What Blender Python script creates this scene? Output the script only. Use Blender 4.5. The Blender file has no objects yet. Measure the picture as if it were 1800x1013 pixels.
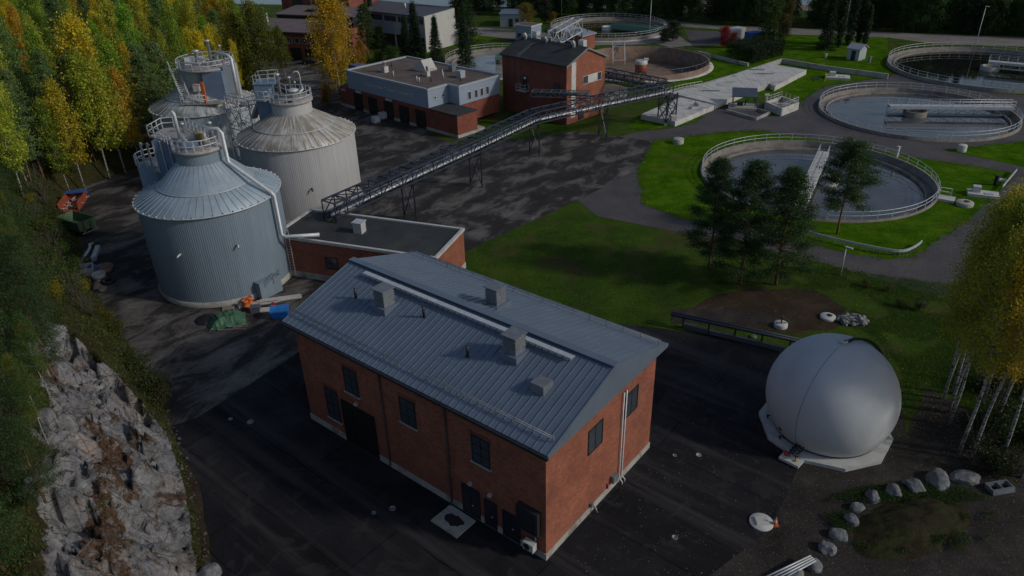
import bpy, math, random
import numpy as np
from mathutils import Vector, noise, geometry
from math import sin, cos, pi, radians as R, atan2, hypot
random.seed(7)
S = bpy.context.scene
COL = S.collection
# ------------------------------------------------------------------ camera survey
H = 38.0; FPX = 1300.0; PITCH = R(29.3); ROLL = R(-1.5)
def ray(px, py):
    u = (px-900)/FPX; v = (506.5-py)/FPX
    c, s = cos(ROLL), sin(ROLL)
    u, v = c*u - s*v, s*u + c*v
    return (u, cos(PITCH)+v*sin(PITCH), -sin(PITCH)+v*cos(PITCH))
def G(px, py, z=0.0):
    d = ray(px, py); t = (z-H)/d[2]
    return Vector((t*d[0], t*d[1], z))
def G2(px, py, z=0.0):
    q = G(px, py, z); return (q.x, q.y)
# ------------------------------------------------------------------ materials
def ramp(nt, cols, fac):
    r = nt.nodes.new('ShaderNodeValToRGB'); e = r.color_ramp.elements
    n = len(cols)
    while len(e) < n: e.new(0.5)
    for i, c in enumerate(cols):
        if len(c) == 4: e[i].position = c[3]
        else: e[i].position = 0.3+0.4*i/max(1, n-1)
        e[i].color = (c[0], c[1], c[2], 1)
    nt.links.new(fac, r.inputs[0]); return r.outputs[0]
def newmat(name):
    m = bpy.data.materials.new(name); m.use_nodes = True
    nt = m.node_tree; b = nt.nodes['Principled BSDF']
    return m, nt, b
def N(nt, typ, **kw):
    n = nt.nodes.new(typ)
    for k, v in kw.items():
        if k.startswith('_'): setattr(n, k[1:], v)
        else: n.inputs[k.replace('__', ' ')].default_value = v
    return n
def L(nt, a, b): nt.links.new(a, b)
def pos(nt, world, sc=(1, 1, 1)):
    if world: o = N(nt, 'ShaderNodeNewGeometry').outputs['Position']
    else: o = N(nt, 'ShaderNodeTexCoord').outputs['Object']
    if sc != (1, 1, 1):
        mp = N(nt, 'ShaderNodeMapping', Scale=sc); L(nt, o, mp.inputs[0]); o = mp.outputs[0]
    return o
def noi(nt, vec, scale, detail=5, rough=0.6, dist=0.0):
    n = N(nt, 'ShaderNodeTexNoise', Scale=scale, Detail=detail, Roughness=rough, Distortion=dist)
    L(nt, vec, n.inputs['Vector']); return n.outputs['Fac']
def mix(nt, f, a, b, mode='MIX'):
    m = N(nt, 'ShaderNodeMix', _data_type='RGBA', _blend_type=mode)
    for i, v in ((0, f), (6, a), (7, b)):
        if isinstance(v, (int, float)): m.inputs[i].default_value = v
        elif isinstance(v, tuple): m.inputs[i].default_value = (*v[:3], 1)
        else: L(nt, v, m.inputs[i])
    return m.outputs[2]
def bump(nt, b, h, st=0.3, dist=0.05):
    n = N(nt, 'ShaderNodeBump', Strength=st, Distance=dist); L(nt, h, n.inputs['Height']); L(nt, n.outputs[0], b.inputs['Normal'])
def plain(name, col, rough=0.6, metal=0.0, var=0.25, scale=1.2, world=False, bmp=0.0, dirt=None):
    m, nt, b = newmat(name)
    p = pos(nt, world)
    f = noi(nt, p, scale, 6, 0.65)
    lo = tuple(c*(1-var) for c in col); hi = tuple(min(1, c*(1+var)) for c in col)
    c = ramp(nt, [lo, hi], f)
    if dirt:
        g = ramp(nt, [(0, 0, 0, .52), (1, 1, 1, .68)], noi(nt, p, scale*0.6, 8, 0.7, 0.6))
        c = mix(nt, g, c, dirt)
    L(nt, c, b.inputs['Base Color']); b.inputs['Roughness'].default_value = rough; b.inputs['Metallic'].default_value = metal
    if bmp: bump(nt, b, noi(nt, p, scale*12, 4), bmp)
    return m
def brick(name, c1, c2, mortar, patch=0.4):
    m, nt, b = newmat(name)
    tc = N(nt, 'ShaderNodeTexCoord'); sx = N(nt, 'ShaderNodeSeparateXYZ'); L(nt, tc.outputs['Object'], sx.inputs[0])
    sn = N(nt, 'ShaderNodeSeparateXYZ'); L(nt, tc.outputs['Normal'], sn.inputs[0])
    ab = N(nt, 'ShaderNodeMath', _operation='ABSOLUTE'); L(nt, sn.outputs[0], ab.inputs[0])
    gt = N(nt, 'ShaderNodeMath', _operation='GREATER_THAN'); L(nt, ab.outputs[0], gt.inputs[0]); gt.inputs[1].default_value = 0.6
    mx = N(nt, 'ShaderNodeMix', _data_type='FLOAT'); L(nt, gt.outputs[0], mx.inputs[0]); L(nt, sx.outputs[0], mx.inputs[2]); L(nt, sx.outputs[1], mx.inputs[3])
    cb = N(nt, 'ShaderNodeCombineXYZ'); L(nt, mx.outputs[0], cb.inputs[0]); L(nt, sx.outputs[2], cb.inputs[1])
    bt = N(nt, 'ShaderNodeTexBrick', Scale=1.0); L(nt, cb.outputs[0], bt.inputs['Vector'])
    bt.inputs['Color1'].default_value = (*c1, 1); bt.inputs['Color2'].default_value = (*c2, 1); bt.inputs['Mortar'].default_value = (*mortar, 1)
    bt.inputs['Brick Width'].default_value = 0.27; bt.inputs['Row Height'].default_value = 0.085; bt.inputs['Mortar Size'].default_value = 0.012
    big = noi(nt, tc.outputs['Object'], 0.5, 6, 0.7)
    f = ramp(nt, [(1-patch, 1-patch, 1-patch, .3), (1.1, 1.08, 1.05, .7)], big)
    c = mix(nt, 1.0, bt.outputs['Color'], f, 'MULTIPLY')
    st = noi(nt, pos(nt, False, (3, 3, .25)), 1.0, 6, 0.7)
    c = mix(nt, ramp(nt, [(0, 0, 0, .56), (.45, .45, .45, .75)], st), c, tuple(x*.45 for x in c1))
    L(nt, c, b.inputs['Base Color']); b.inputs['Roughness'].default_value = 0.85
    bump(nt, b, bt.outputs['Fac'], -0.3, 0.02)
    return m
def tankroof(name, c1, stain, amount):
    m, nt, b = newmat(name)
    tc = N(nt, 'ShaderNodeTexCoord'); sx = N(nt, 'ShaderNodeSeparateXYZ'); L(nt, tc.outputs['Object'], sx.inputs[0])
    at = N(nt, 'ShaderNodeMath', _operation='ARCTAN2'); L(nt, sx.outputs[1], at.inputs[0]); L(nt, sx.outputs[0], at.inputs[1])
    cb = N(nt, 'ShaderNodeCombineXYZ'); L(nt, at.outputs[0], cb.inputs[0]); L(nt, sx.outputs[2], cb.inputs[1])
    mp = N(nt, 'ShaderNodeMapping', Scale=(9, 0.5, 1)); L(nt, cb.outputs[0], mp.inputs[0])
    n1 = noi(nt, mp.outputs[0], 1.0, 7, 0.7, 0.3)
    n2 = noi(nt, tc.outputs['Object'], 0.35, 4)
    ad = N(nt, 'ShaderNodeMath', _operation='MULTIPLY_ADD'); L(nt, n2, ad.inputs[0]); ad.inputs[1].default_value = 0.5; L(nt, n1, ad.inputs[2])
    fac = ramp(nt, [(0, 0, 0, .86-amount*.28), (1, 1, 1, 1.0-amount*.2)], ad.outputs[0])
    base = ramp(nt, [tuple(x*.85 for x in c1), tuple(x*1.1 for x in c1)], noi(nt, tc.outputs['Object'], 0.8, 5))
    L(nt, mix(nt, fac, base, stain), b.inputs['Base Color']); b.inputs['Roughness'].default_value = 0.5; b.inputs['Metallic'].default_value = 0.15
    return m
def tankwall(name, c1, dark):
    m, nt, b = newmat(name)
    tc = N(nt, 'ShaderNodeTexCoord')
    v = pos(nt, False, (2.2, 2.2, .12))
    c = ramp(nt, [tuple(x*.86 for x in c1), tuple(x*1.08 for x in c1)], noi(nt, v, 1.0, 6, 0.7))
    g = ramp(nt, [(0, 0, 0, .58), (.5, .5, .5, .8)], noi(nt, pos(nt, False, (4, 4, .15)), 1.3, 7, 0.75))
    L(nt, mix(nt, g, c, dark), b.inputs['Base Color']); b.inputs['Roughness'].default_value = 0.5; b.inputs['Metallic'].default_value = 0.12
    return m
def leafmat(name, warm=0.0):
    """leaf colour = the tree's own object colour, varied leaf by leaf and clump by clump"""
    m, nt, b = newmat(name)
    oi = N(nt, 'ShaderNodeObjectInfo'); g = N(nt, 'ShaderNodeNewGeometry')
    f = ramp(nt, [(.68, .70, .68, 0), (1, 1, 1, .5), (1.5, 1.45, 1.25, 1)], g.outputs['Random Per Island'])
    c = mix(nt, 1.0, oi.outputs['Color'], f, 'MULTIPLY')
    n = noi(nt, g.outputs['Position'], 0.45, 3, 0.6)
    f2 = ramp(nt, [(.78, .9, .8, .35), (1.3, 1.2, .95, .65)], n)
    c = mix(nt, 1.0, c, f2, 'MULTIPLY')
    if warm:
        n3 = noi(nt, g.outputs['Position'], 0.8, 2)
        c = mix(nt, ramp(nt, [(0, 0, 0, .5), (warm, warm, warm, .7)], n3), c, (.40, .27, .02))
    L(nt, c, b.inputs['Base Color']); b.inputs['Roughness'].default_value = 0.6
    tr = N(nt, 'ShaderNodeBsdfTranslucent'); L(nt, c, tr.inputs[0])
    ms = N(nt, 'ShaderNodeMixShader'); ms.inputs[0].default_value = 0.5
    L(nt, b.outputs[0], ms.inputs[1]); L(nt, tr.outputs[0], ms.inputs[2]); L(nt, ms.outputs[0], nt.nodes['Material Output'].inputs[0])
    return m
def watermat(name, col, rough=0.04, wave=0.02, scale=1.5):
    m, nt, b = newmat(name)
    p = pos(nt, True)
    c = ramp(nt, [tuple(x*.7 for x in col), tuple(x*1.25 for x in col)], noi(nt, p, .25, 6))
    L(nt, c, b.inputs['Base Color']); b.inputs['Roughness'].default_value = rough; b.inputs['IOR'].default_value = 1.5
    b.inputs['Specular IOR Level'].default_value = 0.6
    bump(nt, b, noi(nt, p, scale, 3), wave, 0.05)
    return m
M = {}
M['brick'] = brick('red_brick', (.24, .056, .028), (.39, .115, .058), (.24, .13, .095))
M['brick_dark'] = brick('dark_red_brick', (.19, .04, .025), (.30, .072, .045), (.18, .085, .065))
M['concrete'] = plain('concrete', (.36, .35, .32), .85, 0, .2, .9, bmp=.2, dirt=(.16, .15, .13))
M['concrete_light'] = plain('pale_concrete', (.50, .49, .47), .85, 0, .15, .7, bmp=.2, dirt=(.26, .24, .21))
M['concrete_brown'] = plain('rusty_concrete', (.21, .14, .10), .8, 0, .3, .7, bmp=.2, dirt=(.09, .055, .04))
M['white'] = plain('white_paint', (.50, .50, .48), .5, 0, .12, .9, dirt=(.36,.35,.33))
M['basin_conc'] = plain('stained_basin_concrete', (.20, .18, .16), .85, 0, .3, .8, bmp=.2, dirt=(.10, .085, .07))
M['white_wall'] = plain('white_render', (.44, .44, .42), .8, 0, .06, .3)
M['grey_clad'] = plain('grey_blue_cladding', (.27, .33, .42), .5, .05, .08, .4)
M['lightgrey_clad'] = plain('pale_grey_cladding', (.36, .40, .43), .5, .05, .08, .4)
M['tank_blue'] = tankwall('tank_sheet_blue_grey', (.20, .26, .32), (.15, .2, .25))
M['tank_white'] = tankwall('tank_sheet_pale', (.47, .47, .48), (.36, .36, .36))
M['tank_grey'] = tankwall('tank_sheet_grey', (.33, .385, .42), (.25, .28, .31))
M['roof_blue'] = tankroof('tank_roof_blue_grey', (.30, .37, .43), (.26, .31, .32), .1)
M['roof_white'] = tankroof('tank_roof_pale', (.52, .51, .49), (.26, .23, .18), .85)
M['roof_grey'] = tankroof('tank_roof_grey', (.48, .50, .50), (.20, .2, .18), .75)
M['galv'] = plain('galvanised_steel', (.52, .54, .56), .5, .3, .15, 2.0)
M['galv_dark'] = plain('weathered_steel', (.22, .24, .26), .5, .5, .2, 2.0)
M['grating'] = plain('deck_plate', (.33, .31, .30), .75, .1, .2, 1.0, dirt=(.2, .19, .17))
M['blue_steel'] = plain('dark_blue_steel', (.035, .042, .065), .45, .2, .25, 1.0)
M['dark_metal'] = plain('dark_metal', (.03, .032, .036), .5, .3, .3, 1.0)
M['black'] = plain('black_paint', (.012, .012, .014), .5, 0, .2, 1.0)
M['dark_door'] = plain('dark_door', (.022, .02, .03), .45, .0, .2, 1.0)
M['glass'] = plain('dark_window_glass', (.05, .06, .075), .05, 0, .2, .5)  # bluish sky reflection is painted into the base colour
M['cabin_blue'] = plain('blue_grey_sheet', (.15, .21, .30), .5, .1, .12, .8)
M['felt'] = plain('brown_roof_felt', (.105, .075, .065), .95, 0, .25, .5, bmp=.3, dirt=(.15, .12, .10))
M['felt_dark'] = plain('dark_roof_felt', (.028, .031, .035), .9, 0, .3, .4, bmp=.3, dirt=(.05, .055, .05))
M['sheet_roof'] = plain('grey_blue_roof_sheet', (.15, .19, .25), .45, .3, .1, .5)
M['tile_roof'] = plain('weathered_roof_sheet', (.14, .115, .125), .8, 0, .2, .6)
M['white_roof'] = plain('pale_roof_sheet', (.30, .31, .36), .6, 0, .1, .6)
M['orange'] = plain('orange_paint', (.55, .12, .02), .5, 0, .15, 2.0)
M['rust_orange'] = plain('faded_orange_paint', (.28, .055, .025), .6, 0, .3, 2.0, dirt=(.16, .06, .03))
M['green_paint'] = plain('faded_green_paint', (.085, .15, .075), .6, 0, .2, 1.5, dirt=(.12, .12, .08))
M['teal'] = plain('pale_green_bridge_paint', (.13, .27, .22), .5, 0, .15, 1.0)
M['blue_paint'] = plain('blue_paint', (.015, .10, .42), .45, 0, .15, 1.5)
M['tarp'] = plain('green_tarpaulin', (.045, .12, .065), .55, 0, .3, 1.5)
M['tarp_blue'] = plain('blue_tarpaulin', (.03, .10, .30), .5, 0, .2, 1.5)
M['wood'] = plain('weathered_wood', (.22, .19, .15), .8, 0, .3, 3.0)
M['wood_white'] = plain('pale_boards', (.50, .48, .45), .8, 0, .15, 3.0)
M['sack'] = plain('beige_sacking', (.33, .25, .21), .9, 0, .2, 2.0)
M['rubber'] = plain('rubber', (.015, .015, .016), .7, 0, .2, 2.0)
M['ibc'] = plain('white_plastic', (.5, .52, .54), .4, 0, .08, 2.0)
M['membrane'] = plain('grey_white_membrane', (.48, .50, .52), .9, 0, .06, .35, dirt=(.42, .43, .44))
M['membrane'].node_tree.nodes['Principled BSDF'].inputs['Specular IOR Level'].default_value = .15
M['red'] = plain('red_paint', (.45, .02, .02), .5, 0, .1, 2.0)
M['yellow'] = plain('yellow_paint', (.55, .42, .04), .5, 0, .1, 2.0)
M['stone'] = plain('grey_granite', (.165, .17, .18), .9, 0, .45, 2.2, bmp=.8, dirt=(.11, .10, .095))
M['rubble'] = plain('grey_rubble', (.22, .22, .23), .9, 0, .5, 3.0, bmp=.5)
M['bark_birch'] = None
def birchbark():
    m, nt, b = newmat('birch_bark')
    w = noi(nt, pos(nt, False, (1.5, 1.5, 4)), 1.6, 5, .7)
    c = ramp(nt, [(.03, .026, .024, .42), (.31, .30, .28, .52)], w)
    L(nt, c, b.inputs['Base Color']); b.inputs['Roughness'].default_value = .8
    return m
M['bark_birch'] = birchbark()
M['bark_pine'] = plain('pine_bark', (.17, .085, .05), .9, 0, .4, 2.0, bmp=.4, dirt=(.08, .06, .05))
M['bark_dark'] = plain('grey_bark', (.09, .075, .06), .9, 0, .3, 2.0, bmp=.4)
M['leaf'] = leafmat('broad_leaves', .0)
M['leaf_warm'] = leafmat('autumn_leaves', .32)
M['needle'] = leafmat('needles')
# ------------------------------------------------------------------ mesh builder
class MB:
    def __init__(s): s.v = []; s.f = []; s.sm = []
    def add(s, vs, fs, smooth=False):
        o = len(s.v); s.v.extend([tuple(v) for v in vs]); s.f.extend([tuple(i+o for i in f) for f in fs]); s.sm.extend([smooth]*len(fs)); return s
    def box(s, x0, x1, y0, y1, z0, z1):
        return s.add([(x0,y0,z0),(x1,y0,z0),(x1,y1,z0),(x0,y1,z0),(x0,y0,z1),(x1,y0,z1),(x1,y1,z1),(x0,y1,z1)],
                     [(0,3,2,1),(4,5,6,7),(0,1,5,4),(1,2,6,5),(2,3,7,6),(3,0,4,7)])
    def cbox(s, c, d, rz=0, rx=0):
        """box centred at c with full size d, turned about z"""
        cz, sz = cos(rz), sin(rz); cx, sx = cos(rx), sin(rx); vs = []
        for i in range(8):
            x = d[0]/2*(1 if i in (1,2,5,6) else -1); y = d[1]/2*(1 if i in (2,3,6,7) else -1); z = d[2]/2*(1 if i > 3 else -1)
            y, z = y*cx-z*sx, y*sx+z*cx
            vs.append((c[0]+x*cz-y*sz, c[1]+x*sz+y*cz, c[2]+z))
        return s.add(vs, [(0,3,2,1),(4,5,6,7),(0,1,5,4),(1,2,6,5),(2,3,7,6),(3,0,4,7)])
    def bar(s, a, b, w, h=None):
        """rectangular bar from a to b"""
        a = Vector(a); b = Vector(b); h = h or w; d = (b-a).normalized()
        up = Vector((0,0,1)) if abs(d.z) < .95 else Vector((1,0,0))
        sd = d.cross(up).normalized(); u = sd.cross(d)
        vs = [p+sd*(i*w/2)+u*(j*h/2) for p in (a, b) for i, j in ((-1,-1),(1,-1),(1,1),(-1,1))]
        return s.add(vs, [(3,2,1,0),(4,5,6,7),(0,1,5,4),(1,2,6,5),(2,3,7,6),(3,0,4,7)])
    def tube(s, pts, r, n=8, closed=False, smooth=True, r2=None):
        pts = [Vector(p) for p in pts]; k = len(pts); vs = []; fs = []
        prev = None
        for i, p in enumerate(pts):
            if closed: d = (pts[(i+1)%k]-pts[i-1])
            else: d = pts[min(i+1,k-1)]-pts[max(i-1,0)]
            d.normalize()
            if prev is None:
                up = Vector((0,0,1)) if abs(d.z) < .9 else Vector((1,0,0))
                a = d.cross(up).normalized()
            else:
                a = (prev - d*prev.dot(d)).normalized()
            prev = a; b = d.cross(a)
            rr = r if r2 is None else r+(r2-r)*i/(k-1)
            vs += [p+a*(rr*cos(2*pi*j/n))+b*(rr*sin(2*pi*j/n)) for j in range(n)]
        m = k if closed else k-1
        for i in range(m):
            for j in range(n):
                fs.append((i*n+j, i*n+(j+1)%n, ((i+1)%k)*n+(j+1)%n, ((i+1)%k)*n+j))
        s.add(vs, fs, smooth)
        if not closed:
            o = len(s.v)-len(vs)
            s.f.append(tuple(o+j for j in reversed(range(n)))); s.sm.append(False)
            s.f.append(tuple(o+(k-1)*n+j for j in range(n))); s.sm.append(False)
        return s
    def lathe(s, prof, n=48, c=(0,0,0), smooth=True, a0=0.0, a1=2*pi, cap=True):
        full = abs(a1-a0-2*pi) < 1e-6; m = n if full else n+1
        vs = []; fs = []
        for i in range(m):
            a = a0+(a1-a0)*i/n
            vs += [(c[0]+r*cos(a), c[1]+r*sin(a), c[2]+z) for r, z in prof]
        k = len(prof)
        for i in range(n):
            for j in range(k-1):
                a = i*k+j; b = ((i+1)%m)*k+j
                fs.append((a, b, b+1, a+1))
        s.add(vs, fs, smooth)
        if cap and full:
            o = len(s.v)-len(vs)
            if prof[0][0] > 1e-4: s.f.append(tuple(o+i*k for i in reversed(range(n)))); s.sm.append(False)
            if prof[-1][0] > 1e-4: s.f.append(tuple(o+i*k+k-1 for i in range(n))); s.sm.append(False)
        return s
    def cyl(s, c, r, z0, z1, n=24, smooth=True): return s.lathe([(r,z0),(r,z1)], n, (c[0],c[1],0), smooth)
    def prism(s, poly, z0, z1):
        n = len(poly)
        ar = sum(poly[i][0]*poly[(i+1)%n][1]-poly[(i+1)%n][0]*poly[i][1] for i in range(n))
        if ar < 0: poly = poly[::-1]
        vs = [(x,y,z0) for x,y in poly]+[(x,y,z1) for x,y in poly]
        fs = [tuple(reversed(range(n))), tuple(range(n,2*n))]+[(i,(i+1)%n,n+(i+1)%n,n+i) for i in range(n)]
        return s.add(vs, fs)
    def xprism(s, prof, x0, x1):
        """profile in (y,z) swept along x"""
        n = len(prof)
        ar = sum(prof[i][0]*prof[(i+1)%n][1]-prof[(i+1)%n][0]*prof[i][1] for i in range(n))
        if ar < 0: prof = prof[::-1]
        vs = [(x0,y,z) for y,z in prof]+[(x1,y,z) for y,z in prof]
        fs = [tuple(reversed(range(n))), tuple(range(n,2*n))]+[(i,(i+1)%n,n+(i+1)%n,n+i) for i in range(n)]
        return s.add(vs, fs)
    def mesh(s, name, mat):
        me = bpy.data.meshes.new(name); me.from_pydata(s.v, [], s.f)
        me.polygons.foreach_set('use_smooth', s.sm); me.materials.append(mat); me.update(); return me
    def build(s, name, mat, parent=None, loc=(0,0,0), rz=0.0):
        o = bpy.data.objects.new(name, s.mesh(name, M[mat] if isinstance(mat, str) else mat)); COL.objects.link(o)
        o.location = loc; o.rotation_euler[2] = rz
        if parent is not None: o.parent = parent
        return o
def thing(name, label, cat, loc=(0,0,0), rz=0.0, group=None):
    o = bpy.data.objects.new(name, None); COL.objects.link(o); o.location = loc; o.rotation_euler[2] = rz
    o['label'] = label; o['category'] = cat
    if group: o['group'] = group
    return o
def tag(o, label, cat, group=None):
    o['label'] = label; o['category'] = cat
    if group: o['group'] = group
    return o
def struct(o): o['kind'] = 'structure'; return o
def ringpts(r, z, n, a0=0.0, a1=2*pi, c=(0,0)):
    full = abs(a1-a0-2*pi) < 1e-6
    return [(c[0]+r*cos(a0+(a1-a0)*i/n), c[1]+r*sin(a0+(a1-a0)*i/n), z) for i in range(n if full else n+1)]
def railpath(mb, pts, h=1.1, step=1.8, w=.045, closed=False, rails=(1.0,.5), n=5):
    """handrail along points: top and middle rail on posts"""
    P = [Vector(p) for p in pts]; Q = P+[P[0]] if closed else P
    for f in rails: mb.tube([p+Vector((0,0,h*f)) for p in P], w, n, closed)
    for a, b in zip(Q, Q[1:]):
        k = max(1, round((b-a).length/step))
        for i in range(k): 
            p = a.lerp(b, i/k); mb.bar(p, p+Vector((0,0,h)), w*1.6)
    if not closed: mb.bar(P[-1], P[-1]+Vector((0,0,h)), w*1.6)
def ringrail(mb, r, z, h=1.1, posts=24, w=.045, a0=0.0, a1=2*pi, c=(0,0), rails=(1.0,.5)):
    full = abs(a1-a0-2*pi) < 1e-6
    for f in rails: mb.tube(ringpts(r, z+h*f, max(24, int(72*(a1-a0)/(2*pi))), a0, a1, c), w, 5, full)
    for p in ringpts(r, z, posts, a0, a1, c): mb.bar(p, (p[0], p[1], z+h), w*1.6)
def truss(mb, a, b, w, h, step, t=.1, box=True):
    """open steel truss between two points"""
    a = Vector(a); b = Vector(b); d = (b-a); ln = d.length; d.normalize(); sd = d.cross(Vector((0,0,1))).normalized(); up = Vector((0,0,1))
    n = max(1, round(ln/step))
    for sgn in (-1, 1):
        for zz in (0, h):
            mb.bar(a+sd*sgn*w/2+up*zz, b+sd*sgn*w/2+up*zz, t)
        for i in range(n+1):
            p = a+d*(ln*i/n)+sd*sgn*w/2; mb.bar(p, p+up*h, t*.7)
            if i < n:
                q = a+d*(ln*(i+1)/n)+sd*sgn*w/2
                if i % 2: mb.bar(p, q+up*h, t*.6)
                else: mb.bar(p+up*h, q, t*.6)
    for i in range(n+1):
        p = a+d*(ln*i/n)
        for zz in (0, h): mb.bar(p-sd*w/2+up*zz, p+sd*w/2+up*zz, t*.7)
        if i < n:
            q = a+d*(ln*(i+1)/n); mb.bar(p-sd*w/2+up*h, q+sd*w/2+up*h, t*.5)
def cdt_sheet(name, poly, z, mat, holes=()):
    """flat sheet bounded by poly with round holes cut out"""
    vs = [Vector((x,y)) for x,y in poly]; n = len(vs); ed = [(i,(i+1)%n) for i in range(n)]
    for cx, cy, r in holes:
        o = len(vs); k = 72
        vs += [Vector((cx+r*cos(2*pi*i/k), cy+r*sin(2*pi*i/k))) for i in range(k)]; ed += [(o+i, o+(i+1)%k) for i in range(k)]
    V, E, F, *_ = geometry.delaunay_2d_cdt(vs, ed, [], 0, 1e-4)
    def inside(p):
        c = False; j = n-1
        for i in range(n):
            xi, yi = poly[i]; xj, yj = poly[j]
            if (yi > p[1]) != (yj > p[1]) and p[0] < (xj-xi)*(p[1]-yi)/(yj-yi)+xi: c = not c
            j = i
        return c
    fs = []
    for f in F:
        c = sum((V[i] for i in f), Vector((0,0)))/len(f)
        if inside(c) and not any(hypot(c.x-hx, c.y-hy) < hr*.9999 for hx,hy,hr in holes): fs.append(tuple(f))
    mb = MB(); mb.add([(v.x, v.y, z) for v in V], fs)
    o = mb.build(name, mat); return struct(o)
def smooth_poly(pts, it=2, closed=True):
    for _ in range(it):
        q = []; n = len(pts)
        for i in range(n if closed else n-1):
            a, b = pts[i], pts[(i+1)%n]
            q += [(a[0]*.75+b[0]*.25, a[1]*.75+b[1]*.25), (a[0]*.25+b[0]*.75, a[1]*.25+b[1]*.75)]
        pts = q
    return pts
# ------------------------------------------------------------------ ground materials
def ground_mats():
    m, nt, b = newmat('grass_lawn'); p = pos(nt, True)
    a = ramp(nt, [(.026, .078, .004), (.058, .14, .007), (.12, .20, .018)], noi(nt, p, .35, 8, .7))
    f = noi(nt, p, 4.0, 6, .8)
    c = mix(nt, 1.0, a, ramp(nt, [(.55, .55, .5, .3), (1.3, 1.25, 1.2, .7)], f), 'MULTIPLY')
    g = ramp(nt, [(0, 0, 0, .55), (.75, .75, .75, .72)], noi(nt, p, .12, 7, .7, .5))
    c = mix(nt, g, c, (.11, .10, .03))
    L(nt, c, b.inputs['Base Color']); b.inputs['Roughness'].default_value = 1; b.inputs['Specular IOR Level'].default_value = .0
    bump(nt, b, noi(nt, p, 9, 4, .8), .9, .12); M['lawn'] = m
    m, nt, b = newmat('rough_grass'); p = pos(nt, True)
    a = ramp(nt, [(.024, .045, .006), (.042, .09, .007), (.075, .125, .014)], noi(nt, p, .22, 8, .72))
    c = mix(nt, 1.0, a, ramp(nt, [(.45, .45, .4, .3), (1.4, 1.35, 1.3, .7)], noi(nt, p, 3.0, 7, .8)), 'MULTIPLY')
    g = ramp(nt, [(0, 0, 0, .5), (.85, .85, .85, .68)], noi(nt, p, .16, 7, .7, .5))
    c = mix(nt, g, c, (.085, .062, .03))
    L(nt, c, b.inputs['Base Color']); b.inputs['Roughness'].default_value = .95; b.inputs['Specular IOR Level'].default_value = .1
    bump(nt, b, noi(nt, p, 6, 5, .8), 1.0, .2); M['rough'] = m
    m, nt, b = newmat('new_asphalt'); p = pos(nt, True)
    c = ramp(nt, [(.008, .008, .010, .3), (.013, .013, .016, .5), (.026, .026, .029, .75)], noi(nt, p, .28, 9, .72, .4))
    sp = N(nt, 'ShaderNodeTexVoronoi', Scale=5.0); L(nt, p, sp.inputs['Vector'])
    c = mix(nt, ramp(nt, [(.4, .4, .4, .03), (0, 0, 0, .09)], sp.outputs['Distance']), c, (.14, .13, .11))
    c = mix(nt, 1.0, c, ramp(nt, [(.6, .6, .6, .3), (1.5, 1.5, 1.5, .7)], noi(nt, p, 12, 4, .8)), 'MULTIPLY')
    rot = N(nt, 'ShaderNodeMapping', Rotation=(0, 0, R(40))); L(nt, p, rot.inputs[0])
    bt = N(nt, 'ShaderNodeTexBrick', Scale=1.0); wv = N(nt, 'ShaderNodeVectorMath', _operation='MULTIPLY_ADD'); nz = N(nt, 'ShaderNodeTexNoise', Scale=.35, Detail=5); L(nt, p, nz.inputs['Vector']); L(nt, nz.outputs['Color'], wv.inputs[0]); wv.inputs[1].default_value = (.5, .5, 0); L(nt, rot.outputs[0], wv.inputs[2]); L(nt, wv.outputs[0], bt.inputs['Vector'])
    bt.inputs['Color1'].default_value = (.75, .75, .78, 1); bt.inputs['Color2'].default_value = (1.3, 1.28, 1.25, 1); bt.inputs['Mortar'].default_value = (.3, .3, .3, 1); bt.inputs['Brick Width'].default_value = 19; bt.inputs['Row Height'].default_value = 4.4; bt.inputs['Mortar Size'].default_value = .05
    c = mix(nt, 1.0, c, bt.outputs['Color'], 'MULTIPLY')
    pt = noi(nt, p, .55, 3, .5, 1.0); c = mix(nt, ramp(nt, [(0, 0, 0, .585), (.55, .55, .55, .60)], pt), c, (.03, .029, .03))
    mp = N(nt, 'ShaderNodeMapping', Scale=(.03, .6, 1)); L(nt, rot.outputs[0], mp.inputs[0])
    st = noi(nt, mp.outputs[0], 1.0, 6, .6, .2)
    c = mix(nt, ramp(nt, [(0, 0, 0, .52), (.8, .8, .8, .66)], st), c, (.042, .040, .042))
    L(nt, c, b.inputs['Base Color']); b.inputs['Roughness'].default_value = .85; b.inputs['Specular IOR Level'].default_value = .18
    bump(nt, b, noi(nt, p, 25, 3), .5, .03); M['asphalt_new'] = m
    m, nt, b = newmat('old_yard_surface'); p = pos(nt, True)
    rot = N(nt, 'ShaderNodeMapping', Rotation=(0, 0, R(-52))); L(nt, p, rot.inputs[0])
    mp = N(nt, 'ShaderNodeMapping', Scale=(.11, .19, 1)); L(nt, rot.outputs[0], mp.inputs[0])
    n1 = noi(nt, mp.outputs[0], 1.9, 10, .66, .6)
    for (cx, cy, rx, ry, ang), k in (((-25.5, 54.0, 11, 6.0, -35), .075), ((-37.5, 64.5, 9, 2.6, -52), .08), ((-50, 165, 18, 9, -60), .08)):
        mq = N(nt, 'ShaderNodeMapping', Location=(-cx, -cy, 0)); L(nt, p, mq.inputs[0])
        mr = N(nt, 'ShaderNodeMapping', Rotation=(0, 0, R(-ang))); L(nt, mq.outputs[0], mr.inputs[0])
        ms = N(nt, 'ShaderNodeMapping', Scale=(1/rx, 1/ry, 0)); L(nt, mr.outputs[0], ms.inputs[0])
        ln = N(nt, 'ShaderNodeVectorMath', _operation='LENGTH'); L(nt, ms.outputs[0], ln.inputs[0])
        mr_ = N(nt, 'ShaderNodeMapRange'); L(nt, ln.outputs['Value'], mr_.inputs['Value'])
        for nm, v in (('From Min', .25), ('From Max', 1.25), ('To Min', k), ('To Max', 0.0)): mr_.inputs[nm].default_value = v
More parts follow.
